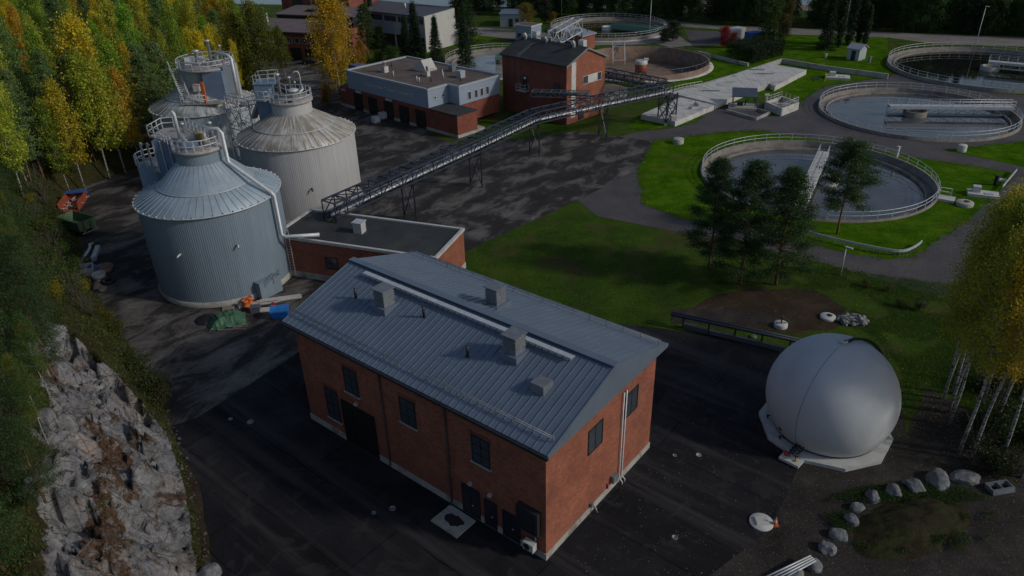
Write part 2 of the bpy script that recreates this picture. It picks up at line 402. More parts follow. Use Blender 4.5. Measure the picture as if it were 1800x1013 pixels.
        ad = N(nt, 'ShaderNodeMath', _operation='ADD'); L(nt, n1, ad.inputs[0]); L(nt, mr_.outputs[0], ad.inputs[1]); n1 = ad.outputs[0]
    c = ramp(nt, [(.022, .020, .020, .38), (.036, .033, .032, .49), (.095, .086, .081, .56), (.17, .157, .148, .71)], n1)
    c = mix(nt, 1.0, c, ramp(nt, [(.65, .65, .65, .3), (1.25, 1.25, 1.25, .7)], noi(nt, p, 2.5, 8, .75)), 'MULTIPLY')
    L(nt, c, b.inputs['Base Color']); b.inputs['Roughness'].default_value = .8; b.inputs['Specular IOR Level'].default_value = .25
    bump(nt, b, noi(nt, p, 12, 4), .4, .04); M['yard'] = m
    def simple(key, name, cols, sc, fine=8.0, spec=.2, bm=.5, speck=None):
        m, nt, b = newmat(name); p = pos(nt, True)
        c = ramp(nt, cols, noi(nt, p, sc, 9, .7, .3))
        c = mix(nt, 1.0, c, ramp(nt, [(.55, .55, .55, .3), (1.4, 1.4, 1.4, .7)], noi(nt, p, fine, 5, .8)), 'MULTIPLY')
        if speck:
            v = N(nt, 'ShaderNodeTexVoronoi', Scale=2.2); L(nt, p, v.inputs['Vector'])
            c = mix(nt, ramp(nt, [(.7, .7, .7, .05), (0, 0, 0, .12)], v.outputs['Distance']), c, speck)
        L(nt, c, b.inputs['Base Color']); b.inputs['Roughness'].default_value = .9; b.inputs['Specular IOR Level'].default_value = spec
        bump(nt, b, noi(nt, p, fine*1.5, 4, .8), bm, .08); M[key] = m
    simple('road', 'grey_road', [(.06, .056, .062), (.085, .08, .085), (.115, .105, .105)], .18, 6)
    simple('track', 'pale_gravel_track', [(.16, .14, .13), (.26, .235, .22)], .2, 5)
    simple('gravel', 'dark_gravel', [(.022, .020, .018), (.042, .037, .033), (.075, .066, .06)], .25, 5, .1, 1.0, (.2, .19, .17))
    simple('dirt', 'brown_soil', [(.025, .018, .012), (.05, .034, .022), (.08, .056, .036)], .3, 5, .1, 1.0)
    simple('mound', 'weedy_soil', [(.022, .017, .011), (.034, .028, .015), (.030, .045, .012)], .5, 5, .1, 1.0)
    simple('forest_floor', 'forest_floor', [(.018, .016, .009), (.035, .035, .012), (.06, .05, .02)], .2, 4, .1, 1.0)
    simple('reeds', 'dry_reeds', [(.20, .13, .09), (.30, .2, .15)], .3, 3, .1, 1.0)
    # rock slope: granite, cracks, leaf litter, moss, blended by the mesh's own "rock" attribute
    m, nt, b = newmat('rock_and_soil'); p = pos(nt, True)
    at = N(nt, 'ShaderNodeAttribute', _attribute_name='rock')
    g = ramp(nt, [(.11, .11, .115, .32), (.23, .23, .24, .5), (.34, .335, .335, .68)], noi(nt, p, .45, 9, .72, .4))
    g = mix(nt, ramp(nt, [(0, 0, 0, .56), (.7, .7, .7, .70)], noi(nt, p, .2, 5, .6, .4)), g, (.36, .26, .19))
    g = mix(nt, ramp(nt, [(0, 0, 0, .52), (.7, .7, .7, .64)], noi(nt, p, .9, 7, .7, .5)), g, (.11, .105, .105))
    dv = N(nt, 'ShaderNodeMapping'); L(nt, p, dv.inputs[0])
    wv = noi(nt, p, .8, 4); 
    wp = N(nt, 'ShaderNodeVectorMath', _operation='MULTIPLY_ADD'); L(nt, N(nt, 'ShaderNodeTexNoise', Scale=.8, Detail=4).outputs['Color'], wp.inputs[0]); wp.inputs[1].default_value = (1.2, 1.2, 1.2); L(nt, p, wp.inputs[2])
    for sc, w, k in ((.55, .02, .85), (1.5, .03, .55)):
        vo = N(nt, 'ShaderNodeTexVoronoi', _feature='DISTANCE_TO_EDGE', Scale=sc); L(nt, wp.outputs[0], vo.inputs['Vector'])
        g = mix(nt, ramp(nt, [(k, k, k, 0), (0, 0, 0, w)], vo.outputs['Distance']), g, (.045, .04, .036))
    g = mix(nt, 1.0, g, ramp(nt, [(.6, .6, .6, .3), (1.3, 1.3, 1.3, .7)], noi(nt, p, 3.5, 7, .8)), 'MULTIPLY')
    li = ramp(nt, [(.03, .019, .012), (.075, .043, .026), (.19, .15, .11)], noi(nt, p, 5, 5, .8))
    n4 = noi(nt, p, .38, 8, .7, .6)
    g = mix(nt, ramp(nt, [(0, 0, 0, .55), (.95, .95, .95, .60)], n4), g, li)
    so = ramp(nt, [(.022, .019, .010, .32), (.045, .04, .014, .5), (.06, .075, .015, .66)], noi(nt, p, .5, 8, .75))
    so = mix(nt, 1.0, so, ramp(nt, [(.5, .5, .5, .3), (1.4, 1.4, 1.4, .7)], noi(nt, p, 4, 6, .8)), 'MULTIPLY')
    fa = N(nt, 'ShaderNodeMath', _operation='MULTIPLY_ADD'); L(nt, noi(nt, p, .6, 6, .7), fa.inputs[0]); fa.inputs[1].default_value = 1.0; L(nt, at.outputs['Fac'], fa.inputs[2])
    la = N(nt, 'ShaderNodeAttribute', _attribute_name='litter'); lf = N(nt, 'ShaderNodeMath', _operation='MULTIPLY_ADD'); L(nt, noi(nt, p, 1.6, 7, .75), lf.inputs[0]); lf.inputs[1].default_value = .9; L(nt, la.outputs['Fac'], lf.inputs[2])
    g = mix(nt, ramp(nt, [(0, 0, 0, .92), (1, 1, 1, .98)], lf.outputs[0]), g, li)
    c = mix(nt, ramp(nt, [(0, 0, 0, .93), (1, 1, 1, 1.03)], fa.outputs[0]), so, g)
    L(nt, c, b.inputs['Base Color']); b.inputs['Roughness'].default_value = .92; b.inputs['Specular IOR Level'].default_value = .15
    bump(nt, b, noi(nt, p, 2.2, 10, .75), .9, .25); M['rockmix'] = m
ground_mats()
# ------------------------------------------------------------------ terrain
FOOT = [(2,2), (-8,14), (-14.5,23), (-19.9,32.4), (-23.5,40), (-27.9,47.3), (-33,54.5), (-37.6,60.4), (-45.8,71), (-55,86), (-63.1,98.4), (-60,104), (-56,109), (-52,120), (-50,135), (-50,152), (-56,172), (-68,195), (-95,235), (-150,300), (-260,420)]
def footd(x, y):
    best = 1e9; sg = 1
    for (ax, ay), (bx, by) in zip(FOOT, FOOT[1:]):
        dx, dy = bx-ax, by-ay; t = max(0, min(1, ((x-ax)*dx+(y-ay)*dy)/(dx*dx+dy*dy)))
        qx, qy = x-ax-t*dx, y-ay-t*dy; d = qx*qx+qy*qy
        if d < best: best = d; sg = 1 if dx*qy-dy*qx > 0 else -1
    return sg*math.sqrt(best)
def sst(a, b, x):
    t = max(0, min(1, (x-a)/(b-a))); return t*t*(3-2*t)
def hill0(x, y, d=None):
    if d is None: d = footd(x, y)
    if d < 0: return -.6*min(1, -d)
    k = sst(102, 116, y)
    zc = 6.6*(1-k)+1.2*k; w = 6.8*(1-k)+10*k
    z = zc*(.35*sst(0, w*.35, d)+.65*sst(0, w, d)) + (.13-.05*k)*max(0, min(d-4, 75))
    return z
def rockmask(x, y, d):
    a = sst(-.2, .6, d)*(1-sst(6.6, 8.6, d+1.2*noise.noise((x*.25, y*.25, 0))))
    a *= sst(0, 1, d-5.0*sst(44, 54, y)*(.8+.4*noise.noise((x*.3, y*.3, 8))))
    return a*(1-sst(51, 58, y+3*noise.noise((x*.2, y*.2, 3))))
def hill(x, y): return hill0(x, y)
def rocky(x, y, d):
    z = hill0(x, y, d)
    if d <= 0: return z, 0
    m = rockmask(x, y, d); amp = sst(0, 2.2, d)
    p = Vector((x, y, 0)); w = Vector((noise.noise((x*.5, y*.5, 9)), noise.noise((x*.5, y*.5, 19)), 0))*.9
    o = 0
    for sc, h in ((.22, 1.05), (.5, .62), (1.3, .30), (2.8, .13)):
        q = (p+w)*sc; q.y *= 1.5; q.z = sc
        c = noise.voronoi(q)[1][0]
        r1 = noise.cell(c*37.7); r2 = noise.cell(c*53.1+Vector((9,2,5))); r3 = noise.cell(c*71.9+Vector((3,8,1)))
        o += h*((r1-.5)+.62*((q.x-c.x)*(r2-.5)+(q.y-c.y)*(r3-.5)))
    o += .22*noise.fractal(p*.9, .9, 2.1, 4)
    z += amp*(m*o + (1-m)*.45*noise.fractal(p*.35, .9, 2.1, 5))
    return z, m
def build_hill():
    X0, X1, Y0, Y1 = -64., -8., 14., 84.
    st = .24; nx = int((X1-X0)/st)+1; ny = int((Y1-Y0)/st)+1
    idx = {}; vs = []; at = []; fs = []
    dd = {}
    for j in range(ny):
        for i in range(nx):
            x = X0+i*st; y = Y0+j*st; d = footd(x, y); 
            if d < -.8 or d > 30: continue
            z, m = rocky(x, y, d) if d < 22 else (hill0(x, y, d)+.45*noise.fractal(Vector((x, y, 0))*.35, .9, 2.1, 5), 0)
            idx[i, j] = len(vs); vs.append((x, y, z)); at.append(m)
    for (i, j) in list(idx):
        q = [(i, j), (i+1, j), (i+1, j+1), (i, j+1)]
        if all(k in idx for k in q): fs.append(tuple(idx[k] for k in q))
    mb = MB(); mb.add(vs, fs, True)
    o = mb.build('rock_slope', 'rockmix'); struct(o)
    a = o.data.attributes.new('rock', 'FLOAT', 'POINT'); a.data.foreach_set('value', at)
    lt = []
    for x, y, z in vs:
        d = footd(x, y)+1.1*noise.noise((x*.3, y*.3, 4)); lt.append(.55*(sst(3.0, 3.9, d)*(1-sst(4.6, 5.6, d))*(1-sst(41, 46, y))*sst(24, 28, y)+.6*sst(6.0, 7.2, d)))
    a = o.data.attributes.new('litter', 'FLOAT', 'POINT'); a.data.foreach_set('value', lt)
    st = 2.0; vs = []; fs = []; idx = {}
    for j in range(int(330/st)):
        for i in range(int(330/st)):
            x = -340+i*st; y = 4+j*st; d = footd(x, y)
            if d < -2.5: continue
            if X0+.5 < x < X1-.5 and Y0+.5 < y < Y1-.5 and d < 28: continue
            idx[i, j] = len(vs); vs.append((x, y, hill0(x, y, d)+(.45*noise.fractal(Vector((x, y, 0))*.35, .9, 2.1, 5)*sst(0, 1.2, d) if d > 0 else 0)-.02))
    for (i, j) in list(idx):
        q = [(i, j), (i+1, j), (i+1, j+1), (i, j+1)]
        if all(k in idx for k in q): fs.append(tuple(idx[k] for k in q))
    mb = MB(); mb.add(vs, fs, True); struct(mb.build('hillside', 'forest_floor'))
build_hill()
# ------------------------------------------------------------------ basins (survey), ground sheets
BAS = dict(E=(42.6, 97.1, 15.5), C=(70.7, 125.9, 15.8), D=(100.7, 155.5, 19.6), B=(30.0, 167.5, 14.8), A=(27.9, 210.0, 15.7), F=(-.8, 171.5, 13.1))
HOLES = [(x, y, r) for x, y, r in BAS.values()]
def rough(poly, amp=.5, step=1.5, seed=0):
    out = []; n = len(poly)
    for i in range(n):
        a = Vector(poly[i]); b = Vector(poly[(i+1)%n]); k = max(1, int((b-a).length/step)) if (b-a).length < 120 else 1
        for j in range(k):
            q = a.lerp(b, j/k); e = Vector((noise.noise((q.x*.45, q.y*.45, seed)), noise.noise((q.x*.45, q.y*.45, seed+7))))
            out.append(tuple(q+e*amp))
    return out
far = [(-2500,-300), (2500,-300), (2500,4000), (-2500,4000)]
cdt_sheet('ground', far, 0.0, 'rough', HOLES)
PX = lambda pts: [G2(*p) for p in pts]
cdt_sheet('lake', [(-300,330), (-60,268), (40,246), (160,214), (420,140), (2400,-200), (2400,3900), (-2400,3900), (-2400,900)], .03, watermat('lake_water', (.03, .04, .05), .12, .1, .4))
cdt_sheet('old_yard', rough([(-29,45.5), (-25.8,47.6), (-19.6,56.9), (-12,68), (-4,78), (10,92), (22,106), (24,114), (12,121), (4,118), (-8,114), (-15,125), (-30,140.5), (-33,150), (-37,163), (-46,185), (-62,196), (-62,176), (-54,156), (-50,150), (-50,135), (-52,120), (-56,109), (-60,104), (-63,98.4), (-55,86), (-45.8,71), (-37.6,60.4), (-33,54.5)], .25, 2.0), .008, 'yard')
cdt_sheet('new_asphalt', rough([(-28.2,46.2), (-25.6,47.7), (-19.6,56.9), (-13,67), (-6,66), (4,62), (19.5,57.5), (23.9,55), (22,50), (19.4,47), (19.5,42), (20.3,40), (18.5,37.2), (16.5,34.4), (14.2,32.6), (11.7,30.9), (5,26), (-6,20), (-14,20), (-15.5,24.5), (-19.6,32.8), (-23,40.2)], .12, 2.0), .014, 'asphalt_new')
cdt_sheet('road', PX([(1000,262), (1131,230), (1188,225), (1223,215), (1245,197), (1300,183), (1335,180), (1345,205), (1373,205), (1400,193), (1410,178), (1428,165), (1450,153), (1467,150), (1530,140), (1560,137), (1586,128), (1640,146), (1720,161), (1850,172), (2100,185), (2100,420), (1850,440), (1780,500), (1740,545), (1700,540), (1633,518), (1536,489), (1450,463), (1350,440), (1200,410), (1050,380), (1000,340)]), .006, 'road', HOLES)
lawn_e = [(1120,300), (1150,248), (1191,242), (1276,232), (1340,230), (1420,243), (1530,262), (1619,279), (1700,291), (1779,304), (1765,330), (1702,390), (1673,407), (1622,442), (1605,452), (1564,455), (1507,449), (1450,435), (1380,418), (1300,402), (1200,385), (1130,360)]
cdt_sheet('lawn', rough(PX(lawn_e), .4, .8), .022, 'lawn', HOLES)
cdt_sheet('lawn', rough(PX([(1656,264), (1800,249), (2000,222), (2000,315), (1800,294), (1720,277)]), .15, 1.2), .022, 'lawn', HOLES)
cdt_sheet('lawn', PX([(1100,226), (1131,229), (1188,224), (1223,214), (1252,193), (1200,170), (1130,200)]), .004, 'lawn')
cdt_sheet('lawn', PX([(1200,170), (1258,184), (1300,178), (1340,172), (1356,170), (1400,190), (1410,177), (1428,164), (1450,152), (1467,149), (1530,139), (1562,135), (1560,66), (1400,62), (1340,60), (1250,82), (1150,150)]), .004, 'lawn', HOLES)
cdt_sheet('lawn', PX([(780,86), (840,72), (910,70), (930,88), (960,95), (960,70), (880,60), (800,65)]), .004, 'lawn', HOLES)
cdt_sheet('gravel_track', rough(PX([(800,46), (900,52), (960,58), (1010,60), (960,52), (1000,30), (1080,28), (1150,32), (1250,44), (1400,50), (1560,57), (1800,66), (2100,76), (2100,94), (1800,82), (1640,77), (1560,66), (1400,61), (1330,57), (1200,47), (1180,56), (1220,80), (1180,84), (1150,76), (1100,80), (1000,78), (960,74), (900,69), (835,62)]), .4, 3), .008, 'track', HOLES)
cdt_sheet('parking_area', PX([(1203,53), (1280,56), (1272,80), (1216,80)]), .016, 'road')
cdt_sheet('gravel_yard', rough([(9,30.9), (12,33.5), (14.5,35.5), (16.5,38), (18,42), (18,48), (21,51), (26.5,51), (30.5,48), (31,46), (29.4,42.7), (34,49), (36,46), (37,41), (45,36), (50,10), (-6,10), (-2,22)], .5, 1.0, 5), .010, 'gravel')
cdt_sheet('soil_patch', rough(PX([(1180,560), (1230,530), (1275,515), (1330,510), (1400,506), (1450,518), (1485,540), (1470,580), (1390,585), (1270,578)]), .6, 1.0, 2), .009, 'dirt')
cdt_sheet('path', rough(PX([(1180,545), (1270,540), (1330,546), (1385,560), (1400,572), (1345,573), (1270,566), (1180,570)]), .3, 1.0, 8), .015, 'gravel')
cdt_sheet('reed_bed', [(60,243), (100,233), (150,220), (150,226), (100,241), (60,251)], .035, 'reeds')
def mound():
    c = G(1600,925); vs = []; fs = []; n = 60
    ax = Vector((.83, .55)); 
    for j in range(n):
        for i in range(n):
            u = -1.15+2.3*i/(n-1); v = -1.15+2.3*j/(n-1)
            x = c.x+u*4.6*.95+v*1.0; y = c.y+v*2.6+u*.9
            r = hypot(u, v)
            z = .7*max(0, 1-r*r)**1.2+.2*noise.fractal(Vector((x*.8+y*.5, y*1.7, 3))*.8, .9, 2.1, 5)*max(0, min(1, (1.1-r)*3)) - (.05 if r > 1.0 else 0)+.012
            vs.append((x, y, z))
    for j in range(n-1):
        for i in range(n-1): a = j*n+i; fs.append((a, a+1, a+n+1, a+n))
    struct(MB().add(vs, fs, True).build('soil_mound', 'mound'))
cdt_sheet('soil_strip', rough([(-13,21.5), (-17,21), (-24,34), (-31.5,47), (-41,60), (-37,61), (-29,46), (-24.5,44), (-22.6,40.4), (-19.2,33), (-15.2,25)], .3, 1.0, 4), .006, 'dirt')
mound()
# ------------------------------------------------------------------ camera, light, sky
cam = bpy.data.cameras.new('camera'); co = bpy.data.objects.new('camera', cam); COL.objects.link(co)
cam.sensor_width = 36; cam.lens = 36*FPX/1800; cam.clip_end = 6000; cam.clip_start = .5
co.location = (0, 0, H)
from mathutils import Matrix
right = Vector((1,0,0)); fw = Vector((0, cos(PITCH), -sin(PITCH))); up = Vector((0, sin(PITCH), cos(PITCH)))
cr, sr = cos(ROLL), sin(ROLL)
# image axes: px right = cr*right + sr*up ; px up = -sr*right + cr*up
ix = right*cr+up*sr; iy = right*(-sr)+up*cr
co.matrix_world = Matrix(((ix.x, iy.x, -fw.x, 0), (ix.y, iy.y, -fw.y, 0), (ix.z, iy.z, -fw.z, H), (0,0,0,1)))
S.camera = co
SUN = Vector((.955, -.30, 0)).normalized(); EL = R(30)
sd = Vector((SUN.x*cos(EL), SUN.y*cos(EL), sin(EL)))
sl = bpy.data.lights.new('sun', 'SUN'); sl.energy = 3.0; sl.angle = R(4); sl.color = (1, .95, .86)
so = bpy.data.objects.new('sun', sl); COL.objects.link(so); so.rotation_euler = sd.to_track_quat('Z', 'Y').to_euler()
W = bpy.data.worlds.new('World'); S.world = W; W.use_nodes = True
wn = W.node_tree; sky = wn.nodes.new('ShaderNodeTexSky'); sky.sky_type = 'NISHITA'; sky.sun_disc = False
sky.sun_elevation = EL; sky.sun_rotation = atan2(SUN.x, SUN.y); sky.altitude = 100; sky.air_density = 1.0; sky.dust_density = 1.5
wn.links.new(sky.outputs[0], wn.nodes['Background'].inputs[0]); wn.nodes['Background'].inputs[1].default_value = .15
S.view_settings.view_transform = 'Standard'; S.view_settings.look = 'None'; S.view_settings.gamma = 1.0; S.view_settings.exposure = -1.05
S.cycles.max_bounces = 6; S.cycles.diffuse_bounces = 3; S.cycles.glossy_bounces = 3; S.cycles.transmission_bounces = 3
# ------------------------------------------------------------------ buildings
TH = R(-43.5)
def bar_window(root, x0, x1, z0, z1, y, mat_f='dark_metal', nx=2, nz=2, out=-1, name='window', fw=.07):
    """window on a wall facing -y (out=-1) or +x wall through a turned child; frame with glazing bars and a pane"""
    f = MB(); t = fw; o = y+out*.06
    ya, yb = sorted((y, o))
    f.box(x0, x0+t, ya, yb, z0, z1); f.box(x1-t, x1, ya, yb, z0, z1); f.box(x0+t, x1-t, ya, yb, z0, z0+t); f.box(x0+t, x1-t, ya, yb, z1-t, z1)
    yi, yj = sorted((y, y+out*.045))
    for i in range(1, nx):
        x = x0+(x1-x0)*i/nx; f.box(x-.025, x+.025, yi, yj, z0+t, z1-t)
    for i in range(1, nz):
        z = z0+(z1-z0)*i/nz; f.box(x0+t, x1-t, yi, yj-.002 if out > 0 else yj, z-.025, z+.025)
    fo = f.build(name, mat_f, root)
    p = MB(); ya, yb = sorted((y, y+out*.02)); p.box(x0+t*.5, x1-t*.5, ya, yb, z0+t*.5, z1-t*.5); p.build('pane', 'glass', fo)
    return fo
def side_window(root, y0, y1, z0, z1, x, mat_f='dark_metal', ny=2, nz=1):
    """window on a wall facing +x"""
    f = MB(); t = .07
    f.box(x, x+.06, y0, y0+t, z0, z1); f.box(x, x+.06, y1-t, y1, z0, z1); f.box(x, x+.06, y0+t, y1-t, z0, z0+t); f.box(x, x+.06, y0+t, y1-t, z1-t, z1)
    for i in range(1, ny):
        y = y0+(y1-y0)*i/ny; f.box(x, x+.045, y-.025, y+.025, z0+t, z1-t)
    fo = f.build('window', mat_f, root)
    MB().box(x, x+.02, y0+t*.5, y1-t*.5, z0+t*.5, z1-t*.5).build('pane', 'glass', fo)
    return fo
def door(root, x0, x1, z0, z1, y, mat='dark_door', split=1, name='door', handle=True):
    d = MB(); n = split; w = (x1-x0)/n
    for i in range(n): d.box(x0+w*i+.02, x0+w*(i+1)-.02, y-.05, y, z0, z1)
    d.box(x0-.08, x0+.0, y-.07, y, z0, z1+.08); d.box(x1, x1+.08, y-.07, y, z0, z1+.08); d.box(x0, x1, y-.07, y, z1, z1+.08)
    o = d.build(name, mat, root)
    if handle: MB().box((x0+x1)/2+.1, (x0+x1)/2+.22, y-.09, y-.05, z0+1.0, z0+1.06).build('handle', 'galv', o)
    return o
def ladder(mb, a, h, w=.5, axis=(1,0), hoop=True):
    ax = Vector((axis[0], axis[1], 0)); a = Vector(a)
    for s in (-.5, .5): mb.bar(a+ax*w*s, a+ax*w*s+Vector((0,0,h+(1 if hoop else 0))), .05)
    k = int(h/.32)
    for i in range(k): z = Vector((0,0,.25+.32*i)); mb.bar(a-ax*w/2+z, a+ax*w/2+z, .03)
# ---- main brick building below the middle of the view: local x from the left corner to the near corner, y to the back right
def main_building():
    A = Vector((-16.4, 47.1)); B = Vector((1.7, 32.4)); rz = atan2(B.y-A.y, B.x-A.x); Lx = (B-A).length; Ly = 13.1; h = 9.2
    t = thing('brick_building', 'large red brick building with grey metal roof on the black asphalt in the foreground', 'building', (A.x, A.y, 0), rz)
    MB().box(0, Lx, 0, Ly, .55, h).build('wall', 'brick', t)
    p = MB(); p.box(-.06, Lx+.06, -.06, Ly+.06, 0, .55); p.build('plinth', 'concrete', t)
    # gabled sheet roof, ridge along x
    r = MB(); ov = .55; rise = 2.3
    r.xprism([(-ov, h-.12), (Ly+ov, h-.12), (Ly+ov, h+.12), (Ly/2, h+rise), (-ov, h+.12)], -ov, Lx+ov); ro = r.build('roof', 'sheet_roof', t)
    s = MB()
    for i in range(46):
        x = -ov+.05+(Lx+2*ov-.1)*i/45
        for sg in (0, 1):
            a = (x, -ov if sg == 0 else Ly+ov, h+.14); s.bar(a, (x, Ly/2, h+rise+.02), .04, .06)
    s.build('seam', 'sheet_roof', ro)
    g = MB(); g.box(-ov-.05, Lx+ov+.05, -ov-.16, -ov-.002, h-.16, h+.05); g.box(-ov-.05, Lx+ov+.05, Ly+ov+.002, Ly+ov+.16, h-.16, h+.05); g.build('gutter', 'dark_metal', ro)
    k = rise/(Ly/2+ov)
    def rz_(y): return h+.12+k*(y+ov) if y < Ly/2 else h+.12+k*(Ly+ov-y)
    for x, y in ((6, Ly/2-2.6), (12.5, Ly/2+2.2), (17.5, Ly/2-2.0)):
        z = rz_(y); v = MB(); v.box(x-.5, x+.5, y-.5, y+.5, z-.3, z+1.3); v.box(x-.62, x+.62, y-.62, y+.62, z+1.45, z+1.53)
        for q in range(4): v.box(x-.56, x+.56, y-.56, y+.56, z+.55+.2*q, z+.6+.2*q)
        v.box(x-.45, x+.45, y-.45, y+.45, z+1.3, z+1.45); vo = v.build('roof_vent', 'galv_dark', ro)
        MB().box(x-.75, x+.75, y-.75, y+.75, z-.3, z+.2).build('flashing', 'sheet_roof', vo)
    g = MB(); g.box(-ov, Lx+ov, Ly/2-.28, Ly/2+.28, h+rise+.05, h+rise+.13); g.build('ridge_cap', 'sheet_roof', ro)
    for y in (.35, Ly-.35):
        g = MB()
        for dz in (.22, .38): g.tube([(-ov+.2, y, rz_(y)+dz), (Lx+ov-.2, y, rz_(y)+dz)], .03, 6)
        for i in range(18): x = -ov+.3+(Lx+2*ov-.6)*i/17; g.bar((x, y, rz_(y)), (x, y, rz_(y)+.42), .04)
        g.build('snow_guard', 'galv_dark', ro)
    y = Ly/2-.9; g = MB(); g.box(2, Lx-2, y-.2, y+.2, rz_(y)+.22, rz_(y)+.26)
    for i in range(12): x = 2.2+(Lx-4.4)*i/11; g.bar((x, y, rz_(y)-.05), (x, y, rz_(y)+.22), .05)
    g.build('roof_walkway', 'galv', ro)
    y = Ly/2-3.4; g = MB(); g.box(20.2, 21.2, y-.5, y+.5, rz_(y)-.2, rz_(y)+.45); g.build('roof_hatch', 'galv_dark', ro)
    for x, y in ((3.2, 3.6), (9.5, 4.4), (14.8, 3.0)): MB().cyl((x, y), .1, rz_(y)-.1, rz_(y)+.8, 10).build('roof_pipe', 'dark_metal', ro)
    for x0, x1, z0, z1 in ((2.5, 4.0, 1.5, 4.4), (5.2, 6.7, 5.2, 7.4), (11.0, 12.5, 5.2, 7.4), (17.5, 19.0, 5.2, 7.4)):
        MB().box(x0-.1, x1+.1, -.14, 0, z0-.1, z0-.002).build('window_sill', 'concrete', t)
        q = MB()
        for i in range(18): xx = x0-.15+(x1-x0+.3)*i/18; q.box(xx, xx+(x1-x0+.3)/18-.015, -.03, 0, z1+.01, z1+.26)
        q.build('lintel', 'brick_dark', t)
    for x in (9.3, 15.4): MB().tube([(x, -.12, h-.2), (x, -.12, .4), (x, -.3, .15)], .06, 8).build('downpipe', 'dark_metal', t)
    for x in (6.2, 17.2, 18.9): q = MB(); q.box(x-.12, x+.12, -.2, 0, 4.3 if x < 9 else 2.9, 4.5 if x < 9 else 3.1); q.build('wall_lamp', 'galv', t)
    bar_window(t, 2.5, 4.0, 1.5, 4.4, 0, nx=2, nz=4); bar_window(t, 5.2, 6.7, 5.2, 7.4, 0, nx=2, nz=3)
    bar_window(t, 11.0, 12.5, 5.2, 7.4, 0, nx=2, nz=3); bar_window(t, 17.5, 19.0, 5.2, 7.4, 0, nx=2, nz=3)
    door(t, 4.5, 8.0, .1, 4.0, -.06, 'black', 3, 'roller_door', False)
    door(t, 16.5, 17.9, .12, 2.6, -.06, split=2); door(t, 18.45, 19.35, .12, 2.35, -.06); door(t, 20.0, 21.25, .12, 2.3, -.06, split=2)
    l = MB(); l.box(21.3, 22.95, -.42, -.0, 2.05, 3.95)
    for k in range(9): l.cbox((22.12, -.44, 2.2+k*.2), (1.5, .05, .12))
    l.build('louvre', 'dark_metal', t)
    hp = MB(); hp.box(21.95, 22.75, -.62, -.2, .75, 1.35); hp.cyl((22.35, -.63), .001, .75, .76, 8); hp.bar((22.0, -.2, .7), (22.0, -.62, .7), .05); hp.bar((22.7, -.2, .7), (22.7, -.62, .7), .05); hp.bar((22.0,-.06,.7),(22.0,-.3,.7),.05)
    ho = hp.build('heat_pump', 'white', t); fb = MB(); fb.tube([(22.25, -.622, 1.05), (22.25, -.65, 1.05)], .24, 20); fb.build('fan', 'dark_metal', ho)
    pp = MB(); pp.tube([(22.6, -.12, 1.3), (22.6, -.12, 2.3)], .05); pp.build('pipe', 'white', t)
    # right-hand side wall (x = Lx): pipes, boxes, ladder
    X = Lx
    for y0, y1, z0, z1 in ((4.5, 6.2, 5.4, 7.4), (9.0, 10.7, 5.4, 7.4)): side_window(t, y0, y1, z0, z1, X)
    q = MB(); q.box(X+.0, X+.3, 7.55, 8.15, .75, 1.35); q.build('meter_box', 'galv_dark', t)
    for dy in (0, .35): MB().tube([(X+.12, 8.6+dy, h-1.2), (X+.12, 8.6+dy, .5), (X+.4, 8.6+dy, .25), (X+.4, 8.6+dy, .0)], .05).build('pipe', 'galv', t)
    MB().tube([(X+.08, 7.15, 1.0), (X+.08, 7.15, .6)], .06).build('pipe', 'red', t)
    v = MB(); v.tube([(X-.02, 5.2, .55), (X+.35, 5.2, .5), (X+.5, 5.2, .15)], .06); v.cbox((X+.12, 5.05, .75), (.22, .2, .3)); v.build('valve', 'galv_dark', t)
    return t, rz, A
main_b, RZM, AM = main_building()
def ml(x, y, z=0):   # local point of the main building in world
    return Vector((AM.x+x*cos(RZM)-y*sin(RZM), AM.y+x*sin(RZM)+y*cos(RZM), z))
# concrete step slab with puddle by the double door
def step_slab():
    q = ml(16.4, -1.15); mb = MB()
    mb.prism([(-1.15,-.95), (1.25,-1.0), (1.3,.85), (-1.05,.9)], .016, .13); 
    o = mb.build('step_slab', 'concrete', None, (q.x, q.y, 0), RZM); tag(o, 'pale worn concrete slab on the asphalt in front of the brick building doors', 'slab')
    vs = [(.75*cos(a)*(1+.3*noise.noise((cos(a)*1.5, sin(a)*1.5, 2)))+.1, .45*sin(a)*(1+.4*noise.noise((cos(a)*2, sin(a)*2, 7))), .134) for a in [2*pi*i/28 for i in range(28)]]
    MB().add(vs, [tuple(range(28))]).build('puddle', watermat('puddle_water', (.03, .035, .035), .1), o)
step_slab()
